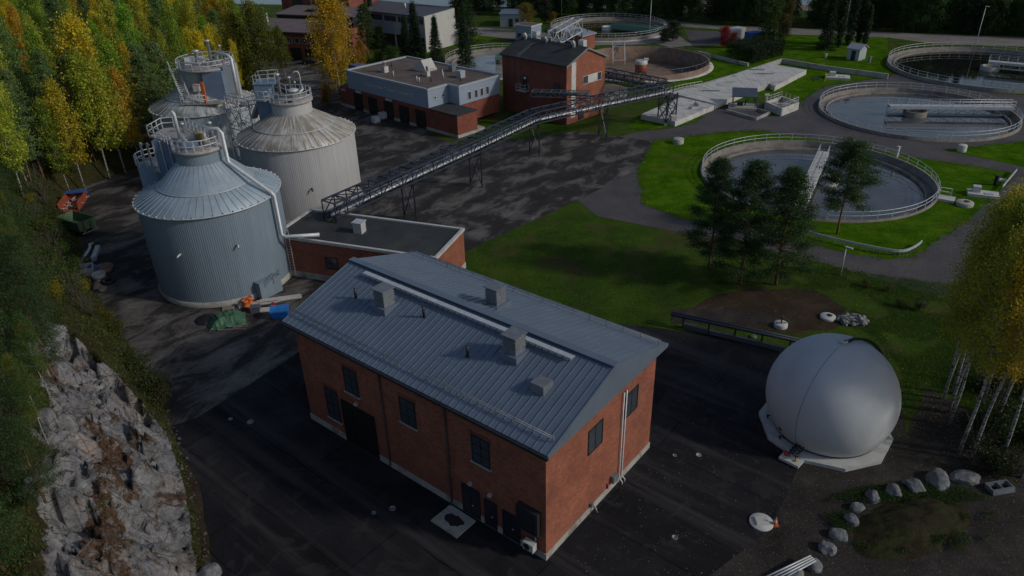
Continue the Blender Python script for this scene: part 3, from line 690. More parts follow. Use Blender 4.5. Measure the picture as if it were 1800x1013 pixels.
# ---- flat-roofed brick annex between the front digester and the main building
def annex():
    a = Vector((-25.4, 72.3)); rz = R(-20)
    t = thing('brick_annex', 'low red brick annex with dark flat white edged roof beside the blue grey tank', 'building', (a.x, a.y, 0), rz)
    Lx, Ly, h = 19, 7.2, 4.5
    MB().box(0, Lx, 0, Ly, .7, h).build('wall', 'brick', t)
    MB().box(-.05, Lx+.05, -.05, Ly+.05, 0, .7).build('plinth', 'concrete', t)
    MB().box(.2, Lx-.2, .2, Ly-.2, h, h+.12).build('roof', 'felt_dark', t)
    e = MB(); e.box(-.12, Lx+.12, -.12, .2, h, h+.3); e.box(-.12, Lx+.12, Ly-.2, Ly+.12, h, h+.3); e.box(-.12, .2, .2, Ly-.2, h, h+.3); e.box(Lx-.2, Lx+.12, .2, Ly-.2, h, h+.3); e.build('roof_edge', 'white', t)
    l = MB(); ladder(l, (1.9, -.35, .3), h, .55); l.build('ladder', 'galv', t)
    for x in (6, 10, 14): bar_window(t, x, x+1.5, 1.6, 3.0, 0)
    v = MB(); v.box(8, 9, 3, 4, h+.1, h+1.3); v.box(7.9, 9.1, 2.9, 4.1, h+1.3, h+1.4); v.build('roof_vent', 'galv', t)
annex()
# ---- garage with grey upper storey
def garage():
    O = Vector((-29.6, 139.1))
    t = thing('garage_building', 'flat roofed garage with grey clad upper storey over red brick and four dark doors', 'building', (O.x, O.y, 0), TH)
    z1, z2 = 3.72, 6.75; W_ = 22.6; D = 14.6
    poly = [(0,0), (W_,0), (W_,4.6), (W_+2.7,4.6), (W_+2.7,D), (0,D)]
    MB().prism(poly, z1, z2).build('upper_wall', 'grey_clad', t)
    MB().prism([(x*.994+.06, y*.99+.06) for x, y in poly], z2, z2+.05).build('roof', 'felt', t)
    e = MB(); n = len(poly)
    for i in range(n):
        a = Vector((*poly[i], 0)); b = Vector((*poly[(i+1)%n], 0)); d = (b-a).normalized()
        e.bar(a-d*.1+Vector((0,0,z2+.12)), b+d*.1+Vector((0,0,z2+.12)), .34, .34)
    e.build('parapet', 'lightgrey_clad', t)
    lo = MB(); lo.box(-2.6, W_+7, -.12, 0, .5, z1); lo.box(-2.6, 0, 0, 6, .5, z1); lo.box(W_, W_+7, 0, 4.4, .5, z1-.1); lo.box(0, W_, 0, D-.2, .5, z1-.02); lo.box(W_, W_+2.6, 4.62, D-.1, .5, z1)
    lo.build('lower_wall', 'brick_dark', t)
    MB().box(-2.7, W_+7.1, -.2, 6.0, 0, .5).build('plinth', 'concrete', t)
    MB().box(W_+.05, W_+7.1, -.22, 4.5, z1-.08, z1+.1).build('lower_roof', 'felt_dark', t)
    for x in (1.9, 6.2, 10.75, 15.0, 19.4): door(t, x, x+2.3, .05, 3.05, -.2, 'black', 2, 'garage_door')
    s = MB(); s.box(2.4, 4.0, -.2, -.12, 3.3, 3.68); s.build('sign', 'white', t); s = MB(); s.box(11.2, 12.9, -.2, -.12, 3.3, 3.68); s.build('sign', 'white', t)
    s = MB(); s.box(-2.0, -.9, -.18, -.12, 3.0, 3.3); s.build('sign', 'white', t)
    # long name board: white tiles with dark marks and thin pale lettering, as far as the photograph resolves it
    s = MB(); c = MB(); k = MB()
    for x in (5.6, 10.9, 14.4, 17.9): s.box(x, x+.6, -.05, 0, 5.0, 5.55); k.add([(x+.12,-.055,5.08), (x+.48,-.055,5.08), (x+.3,-.055,5.45)], [(0,1,2)])
    random.seed(3)
    for a, b in ((6.4, 10.6), (11.8, 14.1), (15.2, 17.6)):
        x = a
        while x < b-.2:
            w = random.choice((.16, .22, .27)); c.box(x, x+w*.6, -.03, 0, 5.05, 5.45); c.box(x+w*.6, x+w, -.03, 0, random.choice((5.08, 5.22, 5.34)), random.choice((5.42, 5.36))+.0); x += w+.1
    so_ = s.build('name_board', 'white', t); k.build('mark', 'black', so_); c.build('lettering', 'white', so_)
    v = z2+.05
    def vent(x, y, w, h, top=True, m='white'):
        b = MB(); b.box(x-w/2, x+w/2, y-w/2, y+w/2, v, v+h)
        if top: b.lathe([(w*.32, v+h), (w*.32, v+h+.7), (w*.4, v+h+.7), (w*.4, v+h+.85)], 14, (x, y, 0))
        b.build('roof_vent', m, t)
    vent(6.6, 3.9, .95, 1.05); vent(15.2, 6.6, .7, .9); vent(20.6, 9.6, 1.15, 1.2, False, 'lightgrey_clad')
    k = MB(); k.box(9.3, 12.8, 8.2, 11.0, v, v+.45); ko = k.build('skylight', 'white', t)
    k = MB(); k.add([(9.4,8.3,v+.45), (12.7,8.3,v+.45), (12.7,10.9,v+.45), (9.4,10.9,v+.45), (11.6,8.35,v+2.0), (11.6,10.85,v+2.0)], [(0,1,4), (3,5,2), (1,2,5,4)]); k.build('skylight_cheek', 'white_wall', ko)
    k = MB(); k.add([(9.4,8.3,v+.46), (9.4,10.9,v+.46), (11.58,10.85,v+2.01), (11.58,8.35,v+2.01)], [(0,3,2,1)]); k.build('pane', plain('sky_glass', (.20, .30, .30), .15, 0, .1), ko)
    for x, y, hh, m in ((10.6, 2.6, 1.0, 'white'), (17.4, 8.2, 1.2, 'white'), (18.6, 4.4, .8, 'black'), (4.0, 7.5, .8, 'black'), (18.9, 7.0, 1.1, 'galv'), (16.5, 3.0, .9, 'galv'), (17.6, 2.6, .9, 'galv'), (22.4, 7.8, .8, 'black'), (14.4, 5.8, .6, 'black')):
        MB().cyl((x, y), .09, v, v+hh, 8).build('roof_pipe', m, t)
    u = MB(); u.box(15.2, 16.4, 11.5, 12.5, v, v+1.1); u.build('fan_unit', 'galv_dark', t)
    # dark ribbed cooling unit behind the left edge
    u = MB(); u.box(-2.4, -.15, 2.4, 4.6, z1, z1+.2+3.3)
    for i in range(6): u.box(-2.44+.38*i+.05, -2.44+.38*i+.12, 2.33, 2.4, z1+.8, z1+3.3)
    u.build('cooling_unit', plain('unit_blue_grey', (.09, .10, .17), .5, .2, .1), t)
    # right-hand upper wall: windows
    for y in (6.6, 8.2, 9.6, 11.0): side_window(t, y, y+.8, 4.2, 5.6, W_+2.7, 'white', 1, 1)
    for y in (1.3, 3.2): side_window(t, y, y+.55, 5.0, 5.5, W_, 'white', 1, 1)
garage()
# ---- brick tower with gable roof, railed ridge and balcony
def tower():
    O = Vector((-.7, 135.2)); rz = R(-45.5)
    t = thing('brick_tower', 'tall red brick process building with black gable roof and small balcony', 'building', (O.x, O.y, 0), rz)
    Lx, Ly, h, rise = 15.2, 10.2, 9.9, 2.1
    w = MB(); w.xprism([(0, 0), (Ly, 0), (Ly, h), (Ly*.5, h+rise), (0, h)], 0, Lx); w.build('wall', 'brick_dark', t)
    # sunlight on the gable painted in as paler brick: an added leaf 6 cm proud
    w = MB(); w.xprism([(.0, 0), (Ly, 0), (Ly, h-.02), (Ly*.5, h+rise-.02), (.0, h-.02)], Lx, Lx+.06); w.build('sun_painted_gable', 'brick', t)
    r = MB(); e = .35; th_ = .22
    for sg in (0, 1):
        y0, y1 = (-e, Ly*.5) if sg == 0 else (Ly+e, Ly*.5)
        k = rise/(Ly*.5)
        r.xprism([(y0, h-e*k+.03), (y1, h+rise+.03), (y1, h+rise+.03+th_), (y0, h-e*k+.03+th_)], -e, Lx+e)
    ro = r.build('roof', 'felt_dark', t)
    f = MB(); k = rise/(Ly*.5)
    for sg in (-1, 1):
        f.bar((Lx+e+.03, Ly*.5, h+rise+.1), (Lx+e+.03, Ly*.5+sg*(Ly*.5+e), h-e*k+.1), .06, .3)
    f.build('verge_board', 'galv_dark', ro)
    q = MB(); q.bar((1.8, Ly*.5, h+rise+.75), (12.6, Ly*.5, h+rise+.75), .12)
    for x in (2, 4.6, 7.2, 9.8, 12.4): q.bar((x, Ly*.5, h+rise+.2), (x, Ly*.5, h+rise+.75), .1)
    q.build('ridge_rail', 'galv', ro)
    for x in (1.6, 6.6, 12.9):
        s = MB(); s.tube([(x, Ly*.5-.6, h+rise-.2), (x, Ly*.5-.6, h+rise+.6), (x+.1, Ly*.5-.95, h+rise+.9), (x+.2, Ly*.5-1.3, h+rise+.85)], .28 if x != 6.6 else .17, 12); s.build('roof_cowl', 'white', ro)
    s = MB(); s.box(2.2, 3.3, Ly*.5+.4, Ly*.5+1.4, h+rise-.6, h+rise+1.3); s.build('roof_vent', 'galv', ro); s = MB(); s.box(13.2, 14.3, Ly*.5+.2, Ly*.5+1.1, h+rise-.5, h+rise+1.1); s.build('roof_vent', 'galv', ro)
    l = MB(); ladder(l, (4.3, -.3, 2.0), h-2.6, .5); l.bar((4.05,-.3,h+.4),(4.05,3.4,h+1.9),.05); l.bar((4.55,-.3,h+.4),(4.55,3.4,h+1.9),.05); l.build('ladder', 'galv_dark', t)
    door(t, 5.2, 6.1, 4.6, 6.9, 0, 'black'); MB().tube([(5.9,-.1,6.6),(5.9,-.4,6.7)], .22, 10).build('wall_lamp', 'white', t)
    b = MB(); b.box(4.4, 6.6, -1.1, 0, 4.38, 4.5); railpath(b, [(4.4,-.02,4.5), (4.4,-1.08,4.5), (6.6,-1.08,4.5), (6.6,-.02,4.5)], 1.1, .9, .04); b.build('balcony', 'galv', t)
    bar_window(t, 12.4, 13.7, 5.2, 6.9, 0, 'dark_metal', 2, 1)
    # gable: white strip, long window with pale panel
    X = Lx+.06
    s = MB(); s.box(X, X+.06, 1.2, 2.35, 1.0, h+.35); s.build('panel_strip', 'white', t)
    f = side_window(t, 4.2, 9.2, 6.1, 7.5, X, 'white', 1, 1)
    s = MB(); s.box(X+.02, X+.09, 5.5, 8.1, 6.15, 7.45); s.build('panel', 'white', f)
    s = MB(); s.box(X, X+.1, 3.2, 4.6, .2, 2.6); s.build('door', 'dark_door', t)
    return O, rz
TO, TRZ = tower()
def tl(x, y, z=0): return Vector((TO.x+x*cos(TRZ)-y*sin(TRZ), TO.y+x*sin(TRZ)+y*cos(TRZ), z))
# inclined steel conveyor rising from the tower roof towards the small brick house
def conveyor():
    a = G(1000, 74, 6); a = tl(6.2, 6.4, 11.2); b = tl(6.6, 13.0, 12.8)
    t = thing('conveyor_truss', 'inclined grey steel lattice conveyor behind the black tower roof', 'conveyor', (a.x, a.y, 0))
    o = Vector((a.x, a.y, 0))
    m = MB(); truss(m, a-o, b-o, 2.0, 2.2, 1.5, .16); m.build('truss', 'galv', t)
    m = MB(); d = b-a; m.bar(a-o+Vector((0,0,.2)), b-o+Vector((0,0,.2)), 1.3, .12); m.build('belt', 'galv_dark', t)
    m = MB(); q = (b-o)
    for s in (-1, 1): 
        n = Vector((-d.y, d.x, 0)).normalized()*s; m.bar(q+n, Vector((q.x+n.x, q.y+n.y, 0)), .18)
    m.bar(q+Vector((0,0,0))-n, Vector((q.x+n.x, q.y+n.y, 4)), .1); m.build('support_leg', 'galv_dark', t)
conveyor()
# ---- small brick house beyond the tower
def small_house():
    z = 3.6
    p = [G(968,49,z), G(1023,65,z), G(1049,58,z), G(994,41,z)]
    c = sum(p, Vector())/4; c.z = 0
    t = thing('brick_house', 'small red brick house with pale flat roof beside the green water basin', 'building', tuple(c))
    loc = [(q.x-c.x, q.y-c.y) for q in p]
    MB().prism([(x*.93, y*.93) for x, y in loc], 0, z-.15).build('wall', 'brick', t)
    MB().prism(loc, z-.15, z+.1).build('roof', 'white_roof', t)
    a = Vector((loc[0][0]*.93, loc[0][1]*.93, 0)); b = Vector((loc[1][0]*.93, loc[1][1]*.93, 0)); d = (b-a).normalized(); nrm = Vector((d.y, -d.x, 0))
    for k in (.1, .3, .5, .7):
        q = a.lerp(b, k)+nrm*.03; m = MB(); m.bar(q+Vector((0,0,1.6))-d*.45, q+Vector((0,0,1.6))+d*.45, .08, 1.3); m.build('window', 'glass', t)
    q = a.lerp(b, .8)+nrm*1.0; 
    m = MB(); m.cyl((loc[2][0]*.6, loc[2][1]*.6), .12, z+.1, z+1.1, 8); m.build('flue', 'black', t)
small_house()
def box_house(name, label, org, rz, lx, ly, h, wall, roof, cat='building', ov=.15, win=()):
    t = thing(name, label, cat, (org[0], org[1], 0), rz)
    MB().box(0, lx, 0, ly, 0, h).build('wall', wall, t)
    MB().box(-ov, lx+ov, -ov, ly+ov, h, h+.28).build('parapet', 'white' if wall != 'white' else 'lightgrey_clad', t)
    MB().box(.15, lx-.15, .15, ly-.15, h+.28, h+.32).build('roof', roof, t)
    for (x0, x1, z0, z1, kind) in win:
        if kind == 'd': door(t, x0, x1, z0, z1, 0)
        else: bar_window(t, x0, x1, z0, z1, 0)
    return t
g0 = G(921, 70); t = box_house('equipment_house', 'small grey box house with flat roof behind the brick tower ridge', (6.2-3.6, 197.5), R(-38), 5.0, 4.4, 4.0, 'grey_clad', 'felt', win=((.8, 1.7, 0, 2.1, 'd'),))
def gable_shed(name, label, org, rz, lx, ly, h, rise, wall, roof, axis='x', cat='building', ov=.3, wins=()):
    t = thing(name, label, cat, (org[0], org[1], 0), rz)
    w = MB(); r = MB(); k = rise/(ly/2)
    w.xprism([(0,0), (ly,0), (ly,h), (ly/2,h+rise), (0,h)], 0, lx); w.build('wall', wall, t)
    for sg in (0, 1):
        y0 = -ov if sg == 0 else ly+ov
        r.xprism([(y0, h-ov*k+.02), (ly/2, h+rise+.02), (ly/2, h+rise+.16), (y0, h-ov*k+.16)], -ov, lx+ov)
    r.build('roof', roof, t)
    for (x0, x1, z0, z1, kind) in wins:
        if kind == 'd': door(t, x0, x1, z0, z1, 0)
        else: bar_window(t, x0, x1, z0, z1, 0)
    return t
gable_shed('site_shed', 'pale grey shed with blue roof beside the red rowan far up the yard', (-1.4, 219.2), R(-12), 7.0, 8.5, 3.4, .5, 'lightgrey_clad', 'sheet_roof', wins=((2.6, 3.6, 0, 2.1, 'd'), (4.4, 5.4, 1.4, 2.3, 'w')))
h0 = G(1491, 105); gable_shed('meter_hut', 'tiny pale grey hut with gable roof on the bright lawn before the columnar trees', (h0.x-.3, h0.y+.3), R(-50), 2.7, 3.2, 2.5, .75, 'lightgrey_clad', 'white_roof', wins=((1.0, 1.8, 0, 2.0, 'd'),))
# ---- white office block
def office():
    O = Vector((-19.3, 187.4)); rz = atan2(-.60, .80)
    t = thing('office_building', 'long pale office block with blank white gable and dark flat pitched roof', 'building', (O.x, O.y, 0), rz)
    Lx, Ly, h = 46, 11, 8.6
    MB().box(-Lx, -.06, .25, Ly, 3.2, h-.5).build('wall', 'lightgrey_clad', t)
    MB().box(-Lx+1, -2.0, 1.6, Ly-.3, 0, 3.2).build('ground_floor', plain('dark_ground_floor', (.06, .065, .085), .6), t)
    g = MB(); g.add([(0,-.2,0), (0,Ly+.2,0), (0,Ly+.2,h+.15), (0,-.2,h-.3), (-.4,-.2,0), (-.4,Ly+.2,0), (-.4,Ly+.2,h+.15), (-.4,-.2,h-.3)], [(0,1,2,3), (7,6,5,4), (0,3,7,4), (3,2,6,7), (2,1,5,6), (1,0,4,5)]); g.build('gable_wall', 'white_wall', t)
    r = MB(); r.xprism([(-.5, h-.48), (Ly+.5, h+.0), (Ly+.5, h+.25), (-.5, h-.22)], -Lx-.3, -.41); r.build('roof', plain('roof_dark_sheet', (.065, .07, .085), .7), t)
    for i in range(9):
        x = -4.6-i*4.7
        bar_window(t, x, x+4.1, 6.3, 7.6, .25, 'galv_dark', 5, 1)
    for i in range(7): MB().box(-5-i*6, -4.75-i*6, .4, .65, 0, 3.2).build('column', 'white', t)
    for i in range(3): MB().box(-16-i*9, -11-i*9, .17, .25, 3.4, 6.2).build('wall_panel', 'grey_clad', t)
    v = MB(); v.cyl((-12, 6), .25, h, h+1.2, 10); v.build('roof_vent', 'white', t)
    MB().box(.0, .06, 8.6, 9.4, 6.6, 7.3).build('vent_grille', 'galv', t)
    MB().box(-1.5, 0, Ly+.2, Ly+2.2, 0, 3.6).build('side_wing', 'white_wall', t)
office()
# ---- red brick works at the top left: low wing and tall block
def works():
    O = Vector((-55.5, 184)); rz = R(-20)
    t = thing('brick_workshop', 'dark red brick workshop with long low roof behind the yellow birch', 'building', (O.x, O.y, 0), rz)
    h = 6.6
    MB().box(-6, 17, 0, 14, 0, h).build('wall', 'brick_dark', t)
    r = MB(); r.xprism([(-1.2, h-.1), (7.5, h+1.3), (7.5, h+1.55), (-1.2, h+.15)], -7, 18); r.build('roof', 'tile_roof', t)
    r = MB(); r.xprism([(7.5, h+2.3), (17, h+3.0), (17, h+3.2), (7.5, h+2.5)], -4, 18); r.build('upper_roof', 'tile_roof', t)
    MB().box(-3.8, 17.5, 8, 15, h, h+2.3).build('clerestory', 'dark_metal', t)
    for i in range(9): bar_window(t, -2.5+i*2.1, -1.1+i*2.1, 3.9, 5.2, 0, 'white', 1, 1)
    for i in range(4): door(t, .5+i*4, 3.3+i*4, 0, 2.8, 0, 'black', 2, 'garage_door', False)
    MB().cyl((-3, 3), .3, h, h+3.4, 12).build('flue', 'white', t)
    MB().box(3, 5.5, 10.5, 12, h+2.7, h+3.2).build('rooflight', 'dark_metal', t)
    O = Vector((-58, 205)); 
    t = thing('brick_block', 'tall red brick block rising behind the low workshop roof', 'building', (O.x, O.y, 0), rz)
    MB().box(0, 20, 0, 16, 0, 19).build('wall', 'brick_dark', t)
    MB().box(-.2, 20.2, -.2, 16.2, 19, 19.4).build('roof', 'felt_dark', t)
    bar_window(t, 3.6, 6.4, 9.6, 14.6, 0, 'dark_metal', 3, 6); bar_window(t, .9, 1.8, 11.8, 13.2, 0, 'dark_metal', 1, 1); bar_window(t, 13, 14.2, 12, 13.4, 0, 'dark_metal', 1, 1)
    MB().cyl((9, -.15), .1, 8, 19, 8).build('downpipe', 'white', t)
works()
# ------------------------------------------------------------------ round basins
M['water_grey'] = watermat('basin_water_grey', (.075, .077, .08), .03, .015, 2.0)
M['water_dark'] = watermat('basin_water_dark', (.012, .013, .012), .03, .02, 2.0)
M['water_green'] = watermat('basin_water_green', (.05, .05, .022), .08, .05, 1.2)
M['water_pale'] = watermat('basin_water_pale', (.20, .21, .21), .1, .03, 1.0)
def basin(key, label, rim, depth, water, wz, wall='basin_conc', rail=True, launder=True, outer=0.0, posts=40, gap=None, railz=None):
    cx, cy, r = BAS[key]
    t = thing('round_basin', label, 'basin', (cx, cy, 0), 0, 'round settling basins')
    MB().lathe([(r+.02, -depth), (r+.02, rim), (r-.3, rim), (r-.3, -depth)], 120, cap=False).build('wall', wall, t)
    if outer: MB().lathe([(r+outer, -.2), (r+outer, .12), (r+.03, .12)], 96, cap=False).build('apron', 'concrete_light', t)
    if launder:
        l = MB(); l.lathe([(r-1.55, wz-.5), (r-1.55, wz+.32), (r-1.35, wz+.32), (r-1.35, wz-.5)], 120, cap=False)
        l.lathe([(r-.305, wz+.12), (r-1.36, wz+.12)], 96, cap=False); l.build('launder', 'basin_conc', t)
    if water:
        MB().lathe([(0.001, wz), (r-.305, wz)], 96, cap=False, smooth=False).build('water', water, t)
    if rail:
        m = MB(); ringrail(m, r-.2, rim, 1.05, posts, .04); m.build('railing', 'galv', t)
    MB().lathe([(0.001, -depth), (r-.42, -depth)], 64, cap=False).build('basin_floor', 'concrete_brown' if wall == 'concrete_brown' else 'concrete', t)
    return t
def bridge(t, r, ang, z, ln_in, mat='galv', w=1.2, rh=1.1, drop=1.2, deck_h=.45, name='scraper_bridge', legs=True):
    """walkway from near the rim inwards past the centre, with handrails, deck and scraper boards"""
    d = Vector((cos(ang), sin(ang), 0)); n = Vector((-d.y, d.x, 0))
    a = d*(r-.3)+Vector((0,0,z)); b = d*ln_in+Vector((0,0,z))
    m = MB(); m.bar(a, b, w, .1)
    for s in (-1, 1): m.bar(a+n*s*w/2-Vector((0,0,.2)), b+n*s*w/2-Vector((0,0,.2)), .1, deck_h)
    o = m.build(name, mat, t)
    q = MB()
    for s in (-1, 1): railpath(q, [a+n*s*w/2, b+n*s*w/2], rh, 1.6, .04)
    q.build('railing', mat, o)
    if legs:
        q = MB(); k = 7
        for i in range(k+1):
            p = a.lerp(b, i/k)
            for s in (-1, 1):
                if i < k: q.bar(p+n*s*w/2-Vector((0,0,.2)), p.lerp(b, 1/(k-i) if k-i else 0)+n*s*w/2-Vector((0,0,drop)), .06)
                q.bar(p+n*s*w/2, p+n*s*w/2-Vector((0,0,drop)), .07)
        q.bar(a+Vector((0,0,-drop)), b+Vector((0,0,-drop)), .9, .12)
        q.build('scraper_frame', mat if mat != 'galv' else 'galv_dark', o)
    return o
def drum(t, r, z0, z1, mat, top='concrete'):
    m = MB(); m.lathe([(r, z0), (r, z1), (r*.82, z1), (r*.82, z1-.25), (.001, z1-.25)], 40, cap=False); return m.build('centre_drum', mat, t)
tE = basin('E', 'nearest round basin, still grey water with a short white bridge, behind the lone pine', .3, 3, 'water_grey', -.75, posts=48)
bE = bridge(tE, 15.5, R(-118), .75, -9.4, 'white', 1.3, 1.0, 1.3, legs=False); MB().lathe([(1.3,-1.5),(1.3,.1),(.001,.1)], 24, (1.9,-.6,0), cap=False).build('centre_drum','concrete_light',tE)
tC = basin('C', 'middle round basin on the right with long low steel bridge over bluish water', .5, 3, 'water_grey', -.35, posts=48)
bridge(tC, 15.8, R(-8), 1.35, -4.5, 'galv', 1.3, 1.0, 1.5); dr = drum(tC, 1.9, -1.0, .55, 'basin_conc')
tD = basin('D', 'farthest right round basin with black mirroring water and white lattice bridge', .7, 3, 'water_dark', -.1, posts=56)
bridge(tD, 19.6, R(-35), 1.7, -.5, 'white', 1.6, 1.2, 1.3); drum(tD, 1.8, -1.0, .7, 'concrete')
tB = basin('B', 'empty round basin with rusty brown walls behind the brick tower and pipe bridge', 1.2, 2.6, None, 0, 'concrete_brown', rail=False, launder=False, outer=.9)
def emptybasin():
    r = 14.8
    MB().lathe([(0.001, -3.1), (2.2, -3.0), (r-.42, -2.35)], 64, cap=False).build('floor_cone', plain('dried_sludge', (.16, .115, .085), .9, 0, .25, .35, bmp=.4, dirt=(.045, .03, .022)), tB)
    MB().lathe([(.001, -2.86), (4.6, -2.86)], 48, cap=False).build('sludge_pool', watermat('sludge', (.035, .024, .018), .25, .1), tB)
    d = MB(); d.lathe([(1.15, -1.4), (1.3, -1.2), (1.3, .3), (1.1, .45), (.001, .45)], 24, cap=False); d.build('centre_drum', 'rust_orange', tB)
    d = MB(); d.lathe([(1.4, .3), (1.4, .95), (1.25, 1.1), (.001, 1.1)], 24, cap=False); d.box(.6, 1.6, -.4, .4, 1.1, 1.5); d.build('drum_cap', 'white', tB)
    for k in range(6):
        a = k*pi/3; MB().bar((1.15*cos(a), 1.15*sin(a), -3), (1.15*cos(a), 1.15*sin(a), -1.1), .2).build('leg', 'dark_metal', tB)
    m = MB(); ringrail(m, r-.1, 1.2, 1.0, 44, .03, rails=(1.0,)); m.build('railing', 'galv_dark', tB)
    f = MB(); 
    for s in (-1, 1):
        p = Vector((-3.2+s*1.4, 13.6, 1.2)); f.bar(p, p+Vector((0,.0,1.6)), .1); f.bar(p+Vector((0,0,1.5)), p+Vector((0,-2.6,-2.4)), .1); f.bar(p, p+Vector((0,-2.2,-3.5)), .1)
    f.bar((-4.6,13.6,2.7), (-1.8,13.6,2.7), .1); f.bar((-4.6,13.6,1.4), (-1.8,13.6,1.4), .1); f.bar((-4.6, 11, -1.2), (-1.8, 11, -1.2), .12); f.bar((-4.6,13.6,1.4),(-1.8,13.6,2.7),.08)
    f.build('access_frame', 'galv', tB)
emptybasin()
tA = basin('A', 'far round basin with murky green water and pale green bridge before the tree line', .9, 3, 'water_green', .1, posts=56, outer=.8)
bridge(tA, 15.7, R(-38), 1.5, 1.5, 'teal', 2.0, .6, 1.1, deck_h=1.2); dr = drum(tA, 1.6, -1, 1.0, 'white')
tF = basin('F', 'round basin of pale milky water behind the flat roofed garage', 1.2, 3, 'water_pale', .35, posts=36, outer=.8)
bridge(tF, 13.1, R(-8), 1.7, -1.5, 'teal', 2.0, .6, .9, deck_h=1.0); drum(tF, 1.5, -.5, 1.3, 'concrete_brown')
# ------------------------------------------------------------------ digesters
def seams(rmin, zmin, rmax, zmax, n, w=.05):
    m = MB()
    for i in range(n):
        a = 2*pi*(i+.5)/n; m.bar((rmin*cos(a), rmin*sin(a), zmin+.03), (rmax*cos(a), rmax*sin(a), zmax+.03), w*.7, .04)
    return m
def digester(label, c, r, h, wall, roof, neck=(2.3, 13.4, 14.8), ring=(4.5, 11.15), ribs=210, deck_r=None, skew=0):
    t = thing('digester_tank', label, 'storage tank', (c[0], c[1], 0), 0, 'digester tanks')
    vs = []; n = ribs*4
    m = MB(); prof = []
    for i in range(n):
        a = 2*pi*i/n; rr = r+(.013 if i % 4 < 2 else -.0); vs += [(rr*cos(a), rr*sin(a), .55), (rr*cos(a), rr*sin(a), h)]
    m.add(vs, [(2*i, 2*((i+1)%n), 2*((i+1)%n)+1, 2*i+1) for i in range(n)]); m.build('wall', wall, t)
    MB().lathe([(r+.12, 0), (r+.12, .5), (r, .58)], 96, cap=False).build('plinth', 'concrete', t)
    ne_r, nz0, nz1 = neck; rr, rz = ring
    ro = MB(); ro.lathe([(r+.22, h-.02), (r+.22, h+.06), (rr, rz), ], 96, cap=False)
    ro.lathe([(rr+.1, rz+.06), (ne_r, nz0)], 96, cap=False); ro.lathe([(rr+.1, rz+.06), (rr+.1, rz-.15)], 96, cap=False)
    o = ro.build('roof', roof, t)
    sm = seams(r+.2, h+.06, rr, rz, 56); sm.v += []; k = seams(rr+.05, rz+.06, ne_r, nz0, 40); sm.add(k.v, k.f); sm.build('seam', roof, o)
    e = MB(); e.tube(ringpts(r+.22, h, 96), .07, 6, True); e.tube(ringpts(rr+.12, rz+.03, 80), .05, 5, True)
    for i in range(48):
        a = 2*pi*i/48; e.cbox(((r+.2)*cos(a), (r+.2)*sin(a), h+.12), (.16, .1, .12), a)
    e.build('gutter', 'galv' if roof != 'roof_blue' else 'galv', o)
    m = MB(); n = 84*4; vs = []
    for i in range(n):
        a = 2*pi*i/n; q = ne_r+(.012 if i % 4 < 2 else 0); vs += [(q*cos(a), q*sin(a), nz0-.25), (q*cos(a), q*sin(a), nz1)]
    m.add(vs, [(2*i, 2*((i+1)%n), 2*((i+1)%n)+1, 2*i+1) for i in range(n)]); m.build('neck', wall, t)
    return t
def vents(root, items, mat='galv'):
    for x, y, z0, hh, r in items:
        m = MB(); m.lathe([(r, z0), (r, z0+hh), (r*1.5, z0+hh), (r*1.5, z0+hh+.15), (.001, z0+hh+.25)], 12, (x, y, 0)); m.build('vent_pipe', mat, root)
T1 = (-31.23, 72.31); T2 = (-27.1, 92.7); T3 = (-44.4, 108.4)
